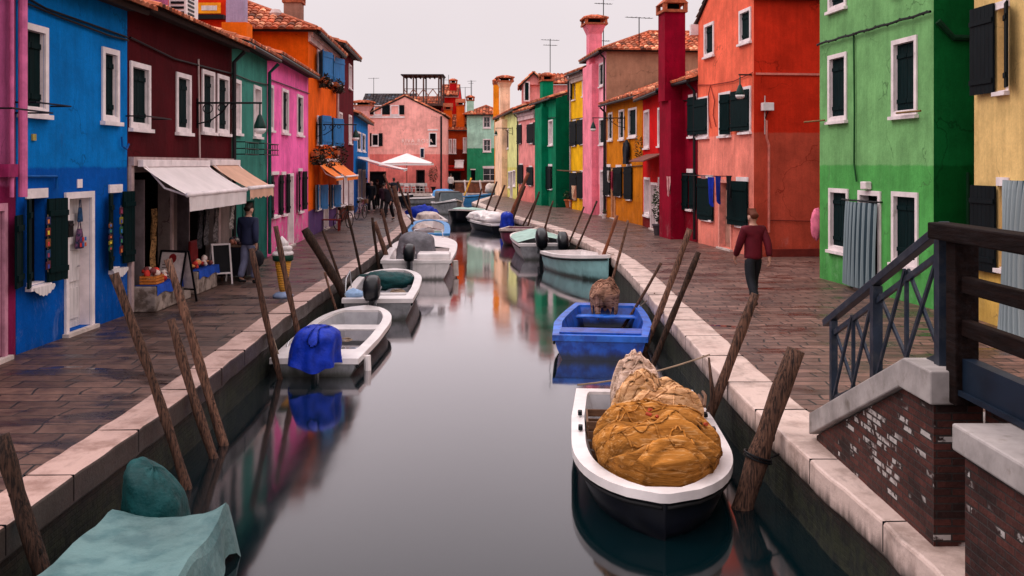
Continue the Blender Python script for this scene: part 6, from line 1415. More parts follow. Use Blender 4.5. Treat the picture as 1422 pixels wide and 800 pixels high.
for px, y0, y1, wdt, c, lb in ((113, 288, 308, .17, (30, 70, 110), 'small blue cloth bag hung at the top of the doorway curtain'), (112, 318, 345, .27, (110, 70, 100), 'patchwork cloth bag hung in the doorway of the blue house')):
    s, z1 = w1.hit(px, y0, -.05); _, z0 = w1.hit(px, y1, -.05); m = MB(); n = 10; K = 12
    for k in range(n):
        for j in range(K):
            def P(a, b): q = b/n; rr = wdt/2*(.55+.45*q**.7)*(1 if b < n else .9); an = 2*math.pi*a/K; return w1.pt(s+rr*math.cos(an), z1+(z0-z1)*q, -.07+rr*.35*math.sin(an))
            m.face([P(j, k), P(j+1, k), P(j+1, k+1), P(j, k+1)])
    m.path([w1.pt(s-wdt*.2, z1, -.07), w1.pt(s-.02, z1+.12, -.07), w1.pt(s+.02, z1+.12, -.07), w1.pt(s+wdt*.2, z1, -.07)], .008, 5)
    b_ = solo(m, 'hanging_bag', mk('bag%d' % px, lin(c), .85, var=.5, scale=9, col2=(.008, .02, .05)), lb, 'bag', smooth=True)
    if wdt > .2:
        for q in range(6):
            mm = MB(); a = s-.08+.08*(q % 3); zz = z0+.03+.09*(q//3); mm.obox(w1.pt(a-.03, zz, -.01+.006*q*0), w1.u*.055, w1.n*.006, V(0, 0, .06)); p_ = mm.build('patch', flat('patch%d' % (q % 4), [(190, 50, 50), (40, 100, 170), (200, 90, 60), (60, 60, 120)][q % 4]), None); p_.data.transform(Matrix.Translation(-b_.location)); p_.parent = b_
t = thing('letter_box', 'black letter box on the blue wall left of the door', 'letter box', w1.pt(w1.hit(86, 330)[0], w1.hit(86, 330)[1], .1)); r = w1.rect(83.5, 307, 330, 91)
m = MB(); wbox(m, w1, *r, .004, .13); m.build('box', M['iron'], t, bevel=.01); m = MB(); wbox(m, w1, r[0]+.02, r[1]-.02, r[3]-.08, r[3]-.05, .131, .145); m.build('flap', M['gutter'], t)
for px, y, lb in ((53, 398, 'white lace cloth hanging over the near window sill'), (160, 374, 'white lace cloth hanging over the far window sill')):
    s, z = w1.hit(px, y); m = MB(); n = 12
    for k in range(n):
        a, b = s-.3+.6*k/n, s-.3+.6*(k+1)/n; dr = lambda v: -.03-.10*max(0, math.cos((v-s)*5.2))-.012*math.sin(v*60)
        m.face([w1.pt(a, z+.012, -.1), w1.pt(b, z+.012, -.1), w1.pt(b, z+.012, .10), w1.pt(a, z+.012, .10)]); m.face([w1.pt(a, z+.012, .10), w1.pt(b, z+.012, .10), w1.pt(b, z+dr(b), .105), w1.pt(a, z+dr(a), .105)])
    solo(m, 'lace_cloth', M['curtain'], lb, 'lace cloth')
# ice cream cone figure
c = gp(393, 413); t = thing('ice_cream_figure', 'giant ice cream cone figure with white swirl on a blue grey foot', 'display figure', c)
m = MB(); m.lathe(c, [(.20, 0), (.20, .05), (.15, .09), (.06, .12)], 24); m.build('foot', flat('cone_foot', (120, 135, 165)), t, smooth=True)
wf, nt_, bb = nodes_of('waffle'); v = coord(nt_, (1, 1, 1)); wv = N(nt_, 'ShaderNodeTexWave', wave_type='BANDS', bands_direction='Z'); wv.inputs['Scale'].default_value = 9; L(nt_, v, wv.inputs['Vector']); L(nt_, mixc(nt_, wv.outputs['Fac'], (.35, .13, .008), (.70, .33, .02)), bb.inputs['Base Color']); bump_n(nt_, bb, wv.outputs['Fac'], .6, .02); bb.inputs['Roughness'].default_value = .6
m = MB(); m.lathe(c+V(0, 0, .10), [(.06, 0), (.09, .15), (.13, .42), (.175, .68)], 24); m.build('cone', wf, t, smooth=True)
m = MB(); m.lathe(c+V(0, 0, .72), [(.16, 0), (.20, .02), (.205, .10), (.18, .13)], 24); m.build('cup_rim', flat('cone_green', (10, 50, 36)), t, smooth=True)
m = MB(); pr = []
for k in range(3): z = .82+k*.105; R_ = [.21, .165, .10][k]; pr += [(R_*.8, z), (R_, z+.03), (R_, z+.065), (R_*.8, z+.10)]
m.lathe(c, pr+[(.05, 1.17), (.01, 1.22)], 24)
for i, p in enumerate(m.v): p.x += .02*math.sin(p.z*14); p.y += .02*math.cos(p.z*14)
m.build('ice_cream_swirl', M['curtain'], t, smooth=True)

# ------------------------------------------------------------------ bicycles, bench, plants
def bicycle(px, py, ang, label, col):
    c = gp(px, py); t = thing('bicycle', label, 'bicycle', c, 'parked bicycles'); u = V(math.cos(ang), math.sin(ang), 0); v = V(-u.y, u.x, 0); P = lambda a, z, b=0.: c+u*a+v*b+V(0, 0, z)
    for a in (-.52, .52):
        m = MB(); m.ring(P(a, .33), v, .32, .018, 28, 6); wl = m.build('wheel', M['rubber'], t, smooth=True)
        m = MB()
        for k in range(10): q = k*.628; m.path([P(a, .33), P(a+.30*math.cos(q), .33+.30*math.sin(q))], .003, 3)
        m.build('spokes', M['chrome'], wl)
    m = MB()
    for p, q in (((-.52, .33), (-.12, .30)), ((-.12, .30), (-.25, .80)), ((-.12, .30), (.36, .78)), ((-.2, .62), (.36, .80)), ((-.52, .33), (-.2, .62)), ((.52, .33), (.34, .92))): m.path([P(*p), P(*q)], .017, 6)
    m.build('frame', col, t)
    m = MB(); m.path([P(-.38, .84), P(-.25, .86), P(-.10, .85)], [.07, .06, .03], 8); m.build('saddle', M['rubber'], t)
    m = MB(); m.path([P(.22, .98, .28), P(.34, 1.0, .12), P(.34, .94, 0), P(.34, 1.0, -.12), P(.22, .98, -.28)], .014, 6); m.build('handlebar', M['chrome'], t)
    m = MB(); m.obox(P(.42, .72, -.15), u*.24, v*.30, V(0, 0, .22)); m.build('basket', M['wood'], t, bevel=.02)
    return t
bicycle(477, 318, 1.25, 'dark bicycle with a basket parked against the dark red house, nearer one', M['iron'])
bicycle(501, 304, 1.35, 'dark bicycle parked further on at the corner of the dark red house', M['maroonhull'])
c = gp(457, 320.5); t = thing('bench', 'small red wooden bench before the orange house door', 'bench', c); m = MB(); m.box(c.x-.55, c.x+.45, c.y-.2, c.y+.2, .42, .46); m.build('seat', flat('bench_red', (120, 30, 26)), t)
for sx_ in (-.5, .4):
    for sy_ in (-.16, .16): m = MB(); m.box(c.x+sx_-.025, c.x+sx_+.025, c.y+sy_-.025, c.y+sy_+.025, 0, .42); m.build('leg', flat('bench_red', (120, 30, 26)), t)
m = MB(); m.box(c.x-.56, c.x-.52, c.y-.2, c.y+.2, .46, .9); m.build('backrest', flat('bench_red', (120, 30, 26)), t)
def foliage(m, c, rad, n, size, seed, droop=0.):
    rnd = random.Random(seed)
    for k in range(n):
        d = V(rnd.gauss(0, 1), rnd.gauss(0, 1), rnd.gauss(0, 1)).normalized()*rnd.uniform(.35, 1)**.6
        p = Vector(c)+V(d.x*rad[0], d.y*rad[1], d.z*rad[2]-droop*(d.x**2+d.y**2)); a = rnd.uniform(0, 6.28); e = rnd.uniform(-.9, .9)
        x = V(math.cos(a)*math.cos(e), math.sin(a)*math.cos(e), math.sin(e)); y = x.orthogonal().normalized(); y = Matrix.Rotation(rnd.uniform(0, 6), 3, x) @ y; s = size*rnd.uniform(.6, 1.3)
        k2 = rnd.uniform(.35, 1.7)*(1+.5*d.z); m.face([p-x*s*.5, p+y*s*.26, p+x*s*.6, p-y*s*.26], 0, k2)
def potted(px, py, pr, ph, rad, zc_, n, label, pot, size=.11, group=None, leaf='leaf', seed=1):
    c = gp(px, py); t = thing('potted_plant', label, 'potted plant', c, group)
    m = MB(); m.lathe(c, [(pr*.7, 0), (pr*.95, ph*.85), (pr*1.1, ph*.86), (pr*1.1, ph), (pr*.9, ph)], 18); m.build('pot', pot, t, smooth=False)
    m = MB(); foliage(m, c+V(0, 0, zc_), rad, n, size, seed); m.build('foliage', M[leaf], t)
    m = MB(); m.path([c+V(0, 0, ph*.8), c+V(.03, 0, zc_)], .02, 5); m.build('stem', M['wood'], t)
potted(798, 290, .36, .55, (.42, .42, .28), .75, 160, 'large terracotta pot before the yellow house, right of two', M['terracotta'], .14, 'terracotta pots', seed=2)
potted(791.5, 288.5, .34, .5, (.42, .42, .3), .72, 150, 'large terracotta pot before the yellow house, left of two', M['terracotta'], .14, 'terracotta pots', seed=3)
potted(915, 327, .24, .42, (.26, .3, .75), 1.15, 420, 'tall dark climbing plant in a grey pot by the red house door', flat('grey_pot', (70, 62, 66)), .10, seed=4)
potted(735, 276, .2, .3, (.3, .3, .3), .62, 120, 'bushy plant in a pink pot before the salmon house', flat('pink_pot', (200, 90, 80)), .12, seed=5)
potted(839, 303.5, .12, .22, (.12, .12, .12), .36, 40, 'small white pot with a dark plant beside the pink house door', M['white'], .07, seed=6)
potted(602, 266.5, .3, .5, (.55, .5, .95), 1.7, 500, 'tall dark potted shrub at the right end of the terrace', flat('dk_pot', (40, 30, 30)), .16, seed=7)
M['flower_dark'] = mk('dark_geranium', (.028, .020, .012), .7, var=.5, tint=True)
for i, (px, y, sz, lb) in enumerate(((443, 109, .30, 'dark flower box under the near upper window of the orange house'), (462, 117, .30, 'dark flower box under the far upper window of the orange house'), (444.5, 212, .52, 'big trailing flower basket under the near middle window of the orange house'), (463, 211, .52, 'big trailing flower basket under the far middle window of the orange house'), (432.5, 213, .36, 'dark flower basket at the near corner of the orange house'))):
    s, z = h5.w.hit(px, y); t = thing('flower_box', lb, 'flower box', h5.w.pt(s, z-.1, .2), 'flower boxes on the orange house'); m = MB(); wbox(m, h5.w, s-.45, s+.45, z-.12, z+.06, .04, .24); m.build('trough', M['terracotta'], t)
    m = MB(); foliage(m, h5.w.pt(s, z-sz*.15, .26), (sz*.75, .7, sz), 260, .13, i, .25); m.build('foliage', M['flower_dark'], t)
s, z = h5.w.hit(459.5, 228); t = thing('wreath', 'round dark wreath hanging between the baskets on the orange house', 'wreath', h5.w.pt(s, z, .1)); m = MB(); m.ring(h5.w.pt(s, z, .1), h5.w.n, .2, .06, 20, 8); m.build('ring', M['flower_dark'], t, smooth=True)
m = MB(); foliage(m, h5.w.pt(s, z, .12), (.2, .3, .3), 80, .1, 77); m.build('sprigs', M['flower_dark'], t)
s, z = h6r.w.hit(888.5, 205); t = thing('hanging_plant', 'trailing orange flowered plant on the return wall of the ochre house', 'hanging plant', h6r.w.pt(.2, z, .1))
m = MB(); foliage(m, h6r.w.pt(.12, z, .12), (.22, .22, .55), 120, .11, 31); m.build('foliage', M['leaf'], t); m = MB(); foliage(m, h6r.w.pt(.12, z, .14), (.24, .24, .5), 40, .08, 32); m.build('blossom', mk('orange_blossom', (.5, .13, .05), .7, tint=True), t)

# ------------------------------------------------------------------ laundry and curtains
def curtain(w, r, d, label, c1, c2, waves=9, name='door_curtain', bulge=.10, taper=0.):
    a, b, z0, z1 = r; m = MB(); K = 72; n = 18; m_, nt, bb = nodes_of(label[:20])
    tc = N(nt, 'ShaderNodeAttribute', attribute_name='tint'); L(nt, mixc(nt, tc.outputs['Fac'], c1, c2), bb.inputs['Base Color']); bb.inputs['Roughness'].default_value = .75; m_['tint'] = 1
    for k in range(n):
        for j in range(K):
            def P(i, q):
                t = i/K; v = q/n; s = a+(b-a)*(t+(.5-t)*taper*math.sin(math.pi*v)); return w.pt(s, z1+(z0-z1)*v+.02*math.sin(t*waves*6.28)*v, d+bulge*(.4+.6*v**.6)*(.5+.5*math.sin(t*waves*6.28+.4*math.sin(v*3)))+bulge*.8*math.sin(math.pi*t))
            m.face([P(j, k), P(j+1, k), P(j+1, k+1), P(j, k+1)], 0, .001+(1 if (j*waves*2//K) % 2 else 0)*.998)
    o = solo(m, name, m_, label, 'curtain', smooth=True); return o
r = h10.w.rect(1178.5, 279, 393, 1223.5); dcur = r
curtain(h10.w, (r[0], r[1], r[2], r[3]), .05, 'grey blue striped curtain billowing in the green house doorway', (.20, .26, .28), (.020, .048, .066), 8, bulge=.13)
m = MB(); m.path([h10.w.pt(r[0]-.08, r[3]+.03, .12), h10.w.pt(r[1]+.08, r[3]+.03, .12)], .02, 8)
for q in (r[0]-.06, r[1]+.06): m.path([h10.w.pt(q, r[3]+.03, .0), h10.w.pt(q, r[3]+.03, .12)], .015, 6)
m.build('curtain_rod', M['iron'], h10.root)
r = h11.w.rect(1402, 250, 462, 1440); curtain(h11.w, r, .06, 'pale blue striped curtain looped in the yellow house doorway', (.30, .36, .38), (.03, .075, .10), 8, bulge=.14, taper=.25)
def hang_cloth(w, px, y0, y1, wid, d, c, label, group=None, name='laundry', cat='laundry', K=10, sway=.05):
    s, z1 = w.hit(px, y0, d); _, z0 = w.hit(px, y1, d); m = MB(); n = 12
    for k in range(n):
        for j in range(K):
            def P(i, q): t = i/K; v = q/n; return w.pt(s+(t-.5)*wid*(1-.25*v*math.sin(t*3.1)), z1+(z0-z1)*v*(1-.12*math.cos(t*7)), d+sway*math.sin(t*9+v*1.5))
            m.face([P(j, k), P(j+1, k), P(j+1, k+1), P(j, k+1)])
    return solo(m, name, mk('cloth_'+label[:18], lin(c), .85, var=.3, scale=5), label, cat, group, smooth=True)
LG = 'laundry on the coral house line'
hang_cloth(h9.w, 988, 246, 283, .55, .52, (10, 40, 150), 'royal blue cloth, left one of two on the coral house line', LG); hang_cloth(h9.w, 998, 245, 280, .42, .54, (8, 30, 110), 'darker blue cloth, right one of two on the coral house line', LG)
hang_cloth(h9.w, 1013, 244, 276, .38, .5, (16, 16, 22), 'black garment at the right end of the coral house line', LG)
hang_cloth(h9.w, 977, 243, 248, .5, .5, (170, 120, 120), 'pale frill cloth pinned at the left end of the coral house line', LG)
# a pink cloth peeping round the green house corner, jacket on the ochre house, cloths at ochre and yellow houses
wf2 = Wall(gr['r10b'], tuple((Vector((*gr['r10b'], 0))-h10.w.n*6)[:2]))
q = h10.w.pt(h10.w.W+.01, 0, 0); m = MB(); m.blob((q.x-.03, q.y+.12, 1.25), (.14, .10, .36), 5, .25, 2.2); solo(m, 'pink_cloth', flat('pinkcl', (235, 120, 150)), 'pink cloth hanging at the left corner of the green house', 'cloth', smooth=True)
s, z1 = h6r.w.hit(869.5, 194, .15); _, z0 = h6r.w.hit(869.5, 228, .15); t = thing('hanging_coat', 'dark blue coat hung out on the ochre house wall', 'coat', h6r.w.pt(s, z0, .15))
m = MB(); 
for a, b, hw0, hw1_, th in ((0, .12, .06, .24, .06), (.12, .62, .24, .27, .10), (.62, 1, .27, .33, .12)):
    za, zb = z1+(z0-z1)*a, z1+(z0-z1)*b; m.raw([h6r.w.pt(s-hw0, za, .1), h6r.w.pt(s+hw0, za, .1), h6r.w.pt(s+hw0, za, .1+th), h6r.w.pt(s-hw0, za, .1+th), h6r.w.pt(s-hw1_, zb, .1), h6r.w.pt(s+hw1_, zb, .1), h6r.w.pt(s+hw1_, zb, .12+th), h6r.w.pt(s-hw1_, zb, .12+th)], [(0, 1, 5, 4), (1, 2, 6, 5), (2, 3, 7, 6), (3, 0, 4, 7), (0, 3, 2, 1), (4, 5, 6, 7)])
m.build('coat_body', flat('coat', (16, 20, 32)), t, weld=True)
for sg in (-1, 1): m = MB(); m.path([h6r.w.pt(s+sg*.2, z1+(z0-z1)*.13, .15), h6r.w.pt(s+sg*.34, z1+(z0-z1)*.4, .16), h6r.w.pt(s+sg*.36, z1+(z0-z1)*.72, .16)], [.09, .08, .06], 8); m.build('sleeve', flat('coat', (16, 20, 32)), t, smooth=True)
hang_cloth(h6r.w, 845, 237, 252, .3, .3, (200, 190, 185), 'white cloth hung before the left ground window of the ochre house', 'cloths on the ochre house'); hang_cloth(h6r.w, 850, 238, 262, .26, .35, (150, 50, 70), 'red patterned cloth hung before the ochre house door', 'cloths on the ochre house')
hang_cloth(h4r.w, 797.5, 258, 276, .5, .5, (215, 180, 150), 'cream folded parasol leaning before the yellow house', None, 'folded_parasol', 'parasol', sway=.12)
hang_cloth(h8.w, 931, 245, 272, .4, .45, (205, 150, 150), 'pink curtain drawn aside under the red house canopy', None, 'door_curtain', 'curtain', sway=.1)
s, z = h4r.w.hit(804, 238); m = MB(); m.path([h4r.w.pt(s-.9, z, .1), h4r.w.pt(s+1.6, z+.05, .9)], .03, 6); m.path([h4r.w.pt(s-.2, z, .5), h4r.w.pt(s+1.8, z, .5)], .02, 6); m.build('clothes_rail', M['wood'], h4r.root)

# ------------------------------------------------------------------ far terrace, wall, roof terrace
pc = V(wx(565, 91), 91, 0); t = thing('parasol', 'large white square parasol over the terrace tables', 'parasol', pc)
hw_, ze, za = 1.85, 2.72, 3.65; m = MB(); cs = [V(pc.x+a*hw_*1.25, pc.y+b*hw_, ze) for a, b in ((-1, -1), (1, -1), (1, 1), (-1, 1))]; ap = V(pc.x, pc.y, za)
for i in range(4):
    a, b = cs[i], cs[(i+1) % 4]; mid = (a+b)/2+V(0, 0, .08)
    m.face([a, mid, ap]); m.face([mid, b, ap]); m.face([a, b, b-V(0, 0, .18), a-V(0, 0, .18)])
m.build('canopy', M['awn_white'], t)
m = MB(); m.path([(pc.x, pc.y, 0), (pc.x, pc.y, za)], .035, 8); m.build('pole', M['wood'], t); m = MB(); m.lathe(pc, [(.4, 0), (.4, .08), (.06, .12)], 16); m.build('base', M['iron'], t)
def chair(x, y, rz): 
    t = thing('terrace_chair', 'white chair standing at the terrace tables before the pink gable', 'chair', (x, y, 0), 'white chairs on the far terrace'); R = Matrix.Rotation(rz, 3, 'Z'); P = lambda a, b, z: V(x, y, 0)+R @ V(a, b, z)
    bx = lambda n, a, b, p, q, z0, z1: (lambda mm: (mm.obox(P(a, p, z0), R @ V(b-a, 0, 0), R @ V(0, q-p, 0), V(0, 0, z1-z0)), mm.build(n, M['white'], t)))(MB())
    bx('seat', -.21, .21, -.2, .2, .43, .46); bx('backrest', -.21, .21, .18, .21, .62, .92)
    for a in (-.2, .17):
        for b in (-.19, .16): bx('leg', a, a+.03, b, b+.03, 0, .43 if b < 0 else .92)
    return t
c0 = chair(wx(552, 91.5), 90.4, 0)
def dup(root, loc, rz):
    r_ = root.copy(); COL.objects.link(r_); r_.location = loc; r_.rotation_euler = (0, 0, rz)
    for ch in list(root.children): d = ch.copy(); COL.objects.link(d); d.parent = r_
    return r_
for i, (px, y, rz) in enumerate(((545, 90.6, .5), (558, 91.2, 3.1), (563.5, 90.3, -.2), (569, 91.4, 2.8), (574.5, 90.4, .3), (580, 91.2, 3.3), (586, 90.5, .1), (591, 91.4, 2.9))): dup(c0, (wx(px, y), y, 0), rz)
for i, (px, lb) in enumerate(((555, 'round white table left of the parasol pole'), (572, 'round white table right of the parasol pole'), (583, 'round white table at the right end of the terrace'))):
    c = V(wx(px, 90.9), 90.9, 0); t = thing('terrace_table', lb, 'table', c, 'terrace tables'); m = MB(); m.lathe(c+V(0, 0, .72), [(.40, 0), (.40, .03)], 20); m.build('tabletop', M['white'], t); m = MB(); m.path([c, c+V(0, 0, .72)], .03, 8); m.build('leg', M['iron'], t); m = MB(); m.lathe(c, [(.25, 0), (.25, .03), (.04, .05)], 16); m.build('base', M['iron'], t)
t = thing('low_wall', 'low brick wall with a stone coping before the mint house', 'wall', (wx(661, 93), 93, 0)); t['kind'] = 'thing'; m = MB(); m.box(wx(632, 92.5), wx(704, 92.5), 92.5, 92.9, -.1, .98); m.build('brickwork', brickmat('far_brick', (.32, .10, .05), (.20, .07, .04), (.12, .08, .07)), t)
m = MB(); m.box(wx(631, 92.4), wx(704, 92.4), 92.4, 93.0, .982, 1.12); m.build('coping', M['stone'], t)
m = MB(); m.blob((wx(683, 88.7), 88.8, .45), (.65, .5, .5), 3, .2, 2); solo(m, 'tarp_bundle', M['beige'], 'pale covered bundle on the quay at the right end of the low wall', 'bundle', smooth=True)
# altana
Ya = 103.0; xa0, xa1 = wx(560, Ya), wx(614, Ya); zf = 2.65+(228-143.5)*Ya/F; zh = 2.65+(228-123)*Ya/F; zr_ = 2.65+(228-104.5)*Ya/F
t = thing('roof_terrace', 'timber roof terrace with crossed railings above the pink gable', 'roof terrace', ((xa0+xa1)/2, Ya+1.5, zf)); wdm = mk('altana_wood', (.085, .045, .038), .7, var=.4)
m = MB(); m.box(xa0, xa1, Ya, Ya+3.2, zf-.25, zf); m.build('floor', wdm, t)
m = MB(); m.box(xa0-.25, xa1+.15, Ya-.2, Ya+3.4, zr_, zr_+.10); 
for i in range(9): x = xa0+(xa1-xa0)*i/8; m.box(x-.05, x+.05, Ya-.25, Ya+3.45, zr_-.12, zr_-.002)
m.build('pergola_roof', mk('altana_roof', (.03, .02, .022), .7), t)
for x in (xa0+.05, xa0+(xa1-xa0)*.26, xa0+(xa1-xa0)*.52, xa1-.35, xa1-.05):
    for y in (Ya+.05, Ya+3.1): m = MB(); m.box(x-.075, x+.075, y-.075, y+.075, zf, zr_-.003); m.build('post', wdm, t)
m = MB(); m.box(xa0+.06, xa1-.06, Ya+.02, Ya+.08, zh-.06, zh); m.box(xa0+.06, xa1-.06, Ya+.02, Ya+.08, zf+.18, zf+.24); m.build('rail', wdm, t)
ps = [xa0+.05, xa0+(xa1-xa0)*.26, xa0+(xa1-xa0)*.52, xa0+(xa1-xa0)*.76, xa1-.05]
for a, b in zip(ps, ps[1:]):
    for s_ in (0, 1): m = MB(); m.bar((a, Ya+.05+.03*s_, zf+.2 if s_ else zh-.05), (b, Ya+.05+.03*s_, zh-.05 if s_ else zf+.2), .06, .09); m.build('brace', flat('alt_pale', (150, 105, 90)), t)
# antennas
for px, Y, yb, yt, bars, lb in ((838, 56, 70, -4, ((.97, 1.3), (.9, 1.0), (.35, .7)), 'tall antenna mast with spread arms above the pink house chimney'), (764, 66, 97, 54, ((.97, 1.2), (.85, .9)), 'antenna above the emerald house with drooping arms'), (887.5, 50, 42, 24, ((.98, 1.4),), 'short antenna with one long arm on the tiled roof behind the ochre house'), (655, 104, 140, 112, ((.98, .9),), 'thin antenna above the mint house chimney'), (623, 111, 130, 104, ((.8, 1.3), (.6, 1.3)), 'antenna with two crossbars beside the dark capped chimney'), (646, 106, 150, 121, ((.98, 1.2),), 'thin antenna left of the mint chimney'), (519, 100, 140, 108, ((.98, 1.1),), 'thin antenna above the pink far chimney'), (654, 120, 150, 111, ((.9, .6),), 'faint antenna behind the mint house roof'), (339, 36, 35, -8, ((.9, .8),), 'antenna mast behind the violet chimney')):
    a, b = pY(px, yb, Y), pY(px, yt, Y); antenna(a.x, a.y, a.z-.8, b.z, lb, bars, ang=.3 if px > 700 else -.2)

# ------------------------------------------------------------------ people
def skin_obj(name, P, E, R_, mat, parent, root=0, lv=2, off=V(0, 0, 0)):
    me = bpy.data.meshes.new(name); me.from_pydata([tuple(p) for p in P], E, []); o = bpy.data.objects.new(name, me); COL.objects.link(o)
    sm = o.modifiers.new('skin', 'SKIN'); sm.use_smooth_shade = True
    for i, v in enumerate(me.skin_vertices[0].data): r = R_[i]; v.radius = r if isinstance(r, tuple) else (r, r); v.use_root = (i == root)
    o.modifiers.new('sub', 'SUBSURF').levels = lv; o.modifiers['sub'].render_levels = lv
    dg = bpy.context.evaluated_depsgraph_get(); nm = bpy.data.meshes.new_from_object(o.evaluated_get(dg)); bpy.data.objects.remove(o); nm.name = name
    nm.materials.clear(); nm.materials.append(mat)
    for p in nm.polygons: p.use_smooth = True
    o = bpy.data.objects.new(name, nm); COL.objects.link(o); o.parent = parent; return o
def person(px, py, face, hgt, label, top, legs, hair='hair', stride=.22, group=None, bag=None, long_coat=False, pos=None):
    c = pos or gp(px, py); t = thing('person', label, 'person', c, group); t.rotation_euler = (0, 0, face); k = hgt/1.72; t.scale = (k, k, k)
    st = stride; z = lambda *a: V(*a)
    J = {'pel': (0, 0, .94), 'wai': (0, 0, 1.08), 'che': (0, .0, 1.27), 'upc': (0, -.01, 1.40), 'nek': (0, .0, 1.49), 'nk2': (0, .02, 1.545), 'hd1': (0, .035, 1.60), 'hd2': (0, .03, 1.66), 'hd3': (0, .02, 1.70)}
    for s, sg in (('l', -1), ('r', 1)):
        f = st*sg
        J['hip'+s] = (sg*.09, 0, .90); J['kne'+s] = (sg*.10, f*.55+.05, .50); J['ank'+s] = (sg*.10, f-.03 if f > 0 else f*1.1-.04, .095 if f > 0 else .13); J['toe'+s] = (sg*.115, (f if f > 0 else f*1.05)+.13, .035)
        J['sho'+s] = (sg*.185, -.01, 1.405); J['elb'+s] = (sg*.235, -f*.45-.03, 1.13); J['wri'+s] = (sg*.235, -f*.9+.04, .90); J['pal'+s] = (sg*.232, -f*1.0+.06, .83)
    names = list(J); ix = {n_: i for i, n_ in enumerate(names)}; P = [V(*J[n_]) for n_ in names]
    R = {'pel': (.15, .105), 'wai': (.128, .092), 'che': (.150, .105), 'upc': (.135, .09), 'nek': (.062, .06), 'nk2': (.055, .055), 'hd1': (.072, .085), 'hd2': (.078, .098), 'hd3': (.06, .075), 'hip': .088, 'kne': .056, 'ank': .036, 'toe': (.042, .03), 'sho': .058, 'elb': .043, 'wri': .029, 'pal': (.020, .038)}
    rad = [R.get(n_, R.get(n_[:3])) for n_ in names]
    E = [('pel', 'wai'), ('wai', 'che'), ('che', 'upc'), ('upc', 'nek'), ('nek', 'nk2'), ('nk2', 'hd1'), ('hd1', 'hd2'), ('hd2', 'hd3')]
    for s in 'lr': E += [('pel', 'hip'+s), ('hip'+s, 'kne'+s), ('kne'+s, 'ank'+s), ('ank'+s, 'toe'+s), ('upc', 'sho'+s), ('sho'+s, 'elb'+s), ('elb'+s, 'wri'+s), ('wri'+s, 'pal'+s)]
    E = [(ix[a], ix[b]) for a, b in E]
    P.append(V(0, .135, 1.605)); rad.append((.011, .014)); E.append((ix['hd1'], len(P)-1))           # nose
    for sg in (-1, 1): P.append(V(sg*.088, .02, 1.61)); rad.append((.008, .022)); E.append((ix['hd1'], len(P)-1))      # ears
    for s, sg in (('l', -1), ('r', 1)):
        b = V(*J['pal'+s])
        for q, (dy, ln) in enumerate(((.030, .070), (.010, .080), (-.010, .074), (-.028, .058))):
            i0 = len(P); P += [b+V(0, dy, -.028), b+V(-sg*.012, dy*1.1, -.028-ln*.5), b+V(-sg*.034, dy*1.1, -.028-ln)]; rad += [.0095, .0085, .007]; E += [(ix['pal'+s], i0), (i0, i0+1), (i0+1, i0+2)]
        i0 = len(P); P += [b+V(-sg*.008, .045, .0), b+V(-sg*.02, .062, -.035)]; rad += [.011, .008]; E += [(ix['pal'+s], i0), (i0, i0+1)]
    skin_obj('body', P, E, rad, M['skin'], t)
    def sub(name, keys, rr, mat, edges, extra=()):
        idx = {n_: i for i, n_ in enumerate(keys)}; PP = [V(*J[n_]) for n_ in keys]; skin_obj(name, PP, [(idx[a], idx[b]) for a, b in edges], [rr[n_] if n_ in rr else rr[n_[:3]] for n_ in keys], mat, t)
    J['hem'] = (0, 0, .84 if not long_coat else .62); J['col'] = (0, .005, 1.475)
    ks = ['wai', 'hem', 'che', 'upc', 'col', 'shol', 'elbl', 'wril', 'shor', 'elbr', 'wrir']
    sub('jacket', ks, {'wai': (.182, .145), 'hem': (.20, .16), 'che': (.195, .15), 'upc': (.165, .125), 'col': (.085, .08), 'sho': .092, 'elb': .078, 'wri': .058}, top, [('wai', 'hem'), ('wai', 'che'), ('che', 'upc'), ('upc', 'col'), ('upc', 'shol'), ('shol', 'elbl'), ('elbl', 'wril'), ('upc', 'shor'), ('shor', 'elbr'), ('elbr', 'wrir')])
    for s in 'lr': a = V(*J['ank'+s]); J['cuf'+s] = tuple(a+V(0, -.01, .01))
    J['wst'] = (0, 0, 1.0)
    sub('trousers', ['pel', 'wst', 'hipl', 'knel', 'cufl', 'hipr', 'kner', 'cufr'], {'pel': (.172, .13), 'wst': (.15, .11), 'hip': .118, 'kne': .090, 'cuf': .078}, legs, [('pel', 'wst'), ('pel', 'hipl'), ('hipl', 'knel'), ('knel', 'cufl'), ('pel', 'hipr'), ('hipr', 'kner'), ('kner', 'cufr')])
    for s in 'lr':
        a, b = V(*J['ank'+s]), V(*J['toe'+s]); skin_obj('shoe', [a+V(0, -.05, -.05), (a+b)/2+V(0, 0, -.012), b+V(0, .03, .012)], [(0, 1), (1, 2)], [(.042, .045), (.045, .042), (.040, .028)], M['rubber'], t)
    hp = [V(0, -.005, 1.725), V(0, -.055, 1.67), V(0, -.055, 1.60), V(0, .05, 1.735)]; o = skin_obj('hair', hp, [(0, 1), (1, 2), (0, 3)], [(.085, .06), (.092, .062), (.07, .04), (.07, .03)], M[hair], t)
    for sg in (-1, 1):
        m = MB(); m.blob((sg*.030, .118, 1.635), (.010, .006, .006), 0, 0, 1, 0, 8, 6); e = m.build('eye', M['iron'], None, smooth=True); e.parent = t
    m = MB(); m.blob((0, .117, 1.565), (.022, .006, .006), 0, 0, 1, 0, 8, 6); e = m.build('mouth', flat('lips', (140, 70, 64)), None, smooth=True); e.parent = t
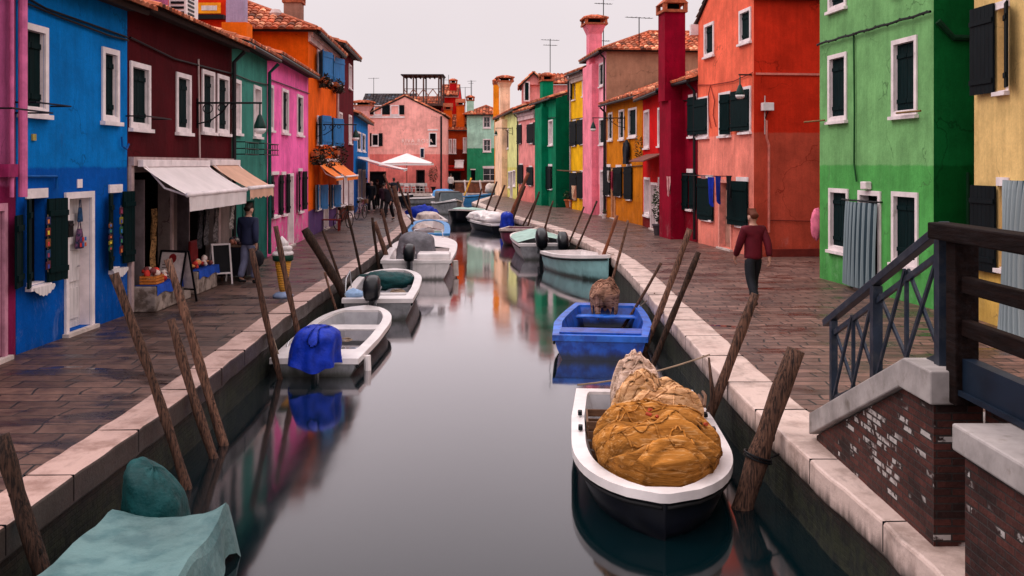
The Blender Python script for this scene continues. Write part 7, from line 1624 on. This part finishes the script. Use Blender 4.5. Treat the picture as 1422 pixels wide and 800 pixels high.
    if bag:
        b = V(*J['pal'+bag]); m = MB(); m.blob((b.x+(.05 if bag == 'r' else -.05), b.y, b.z-.26), (.09, .19, .18), 3, .15, 2, 0, 16, 10); 
        m.path([b+V(0, -.08, -.12), b+V(0, -.03, -.03), b+V(0, .03, -.03), b+V(0, .08, -.12)], .008, 5)
        o = m.build('shopping_bag', flat('bagblack', (16, 16, 24)), None, smooth=True); R_ = Matrix.Rotation(face, 4, 'Z'); o.data.transform(Matrix.Translation(c) @ R_ @ Matrix.Scale(k, 4)); tag(o, 'black bag carried by the person in the dark blue jacket', 'bag')
    return t
person(1046, 424, .22, 1.74, 'person in a wine red jacket and dark trousers walking before the coral house', flat('wine', (86, 14, 28)), flat('dkpants', (24, 26, 32)), 'hair_red', .24)
person(345, 394, -.35, 1.72, 'person in a dark blue jacket and grey blue trousers outside the shop', flat('navyj', (38, 42, 68)), flat('greyjeans', (110, 112, 138)), 'hair', .10, None, 'r')
PG = 'walkers on the far left quay'
person(516, 295, 3.0, 1.72, 'person in a long black coat beside the low blue house', flat('blk', (14, 13, 16)), flat('blk', (14, 13, 16)), 'hair', .16, PG, None, True)
person(524, 289, .3, 1.66, 'person in a brown jacket behind the long black coat', flat('brn', (50, 34, 30)), flat('blk2', (22, 20, 26)), 'hair_red', .2, PG)
person(540, 306, 2.8, 1.70, 'person in a dark grey jacket nearest to the quay bend', flat('gry', (40, 38, 46)), flat('blk2', (22, 20, 26)), 'hair', .24, PG)
person(533, 299, -.2, 1.62, 'person in a dark plum jacket between the other walkers', flat('plum', (48, 26, 38)), flat('blk', (14, 13, 16)), 'hair', .2, PG)
person(508, 285.5, 3.3, 1.7, 'person in a dark jacket standing under the white terrace awning', flat('drk', (26, 24, 28)), flat('blk', (14, 13, 16)), 'hair', .12, PG)
person(547, 284, .2, 1.68, 'person in a slate jacket walking behind the leaning pale pole', flat('slt', (52, 54, 66)), flat('blk2', (22, 20, 26)), 'hair', .2, PG)
person(626, 268, 0, 1.7, 'person in a white shirt at the rust brown house doorway', M['curtain'], flat('blk', (14, 13, 16)), 'hair', .1)
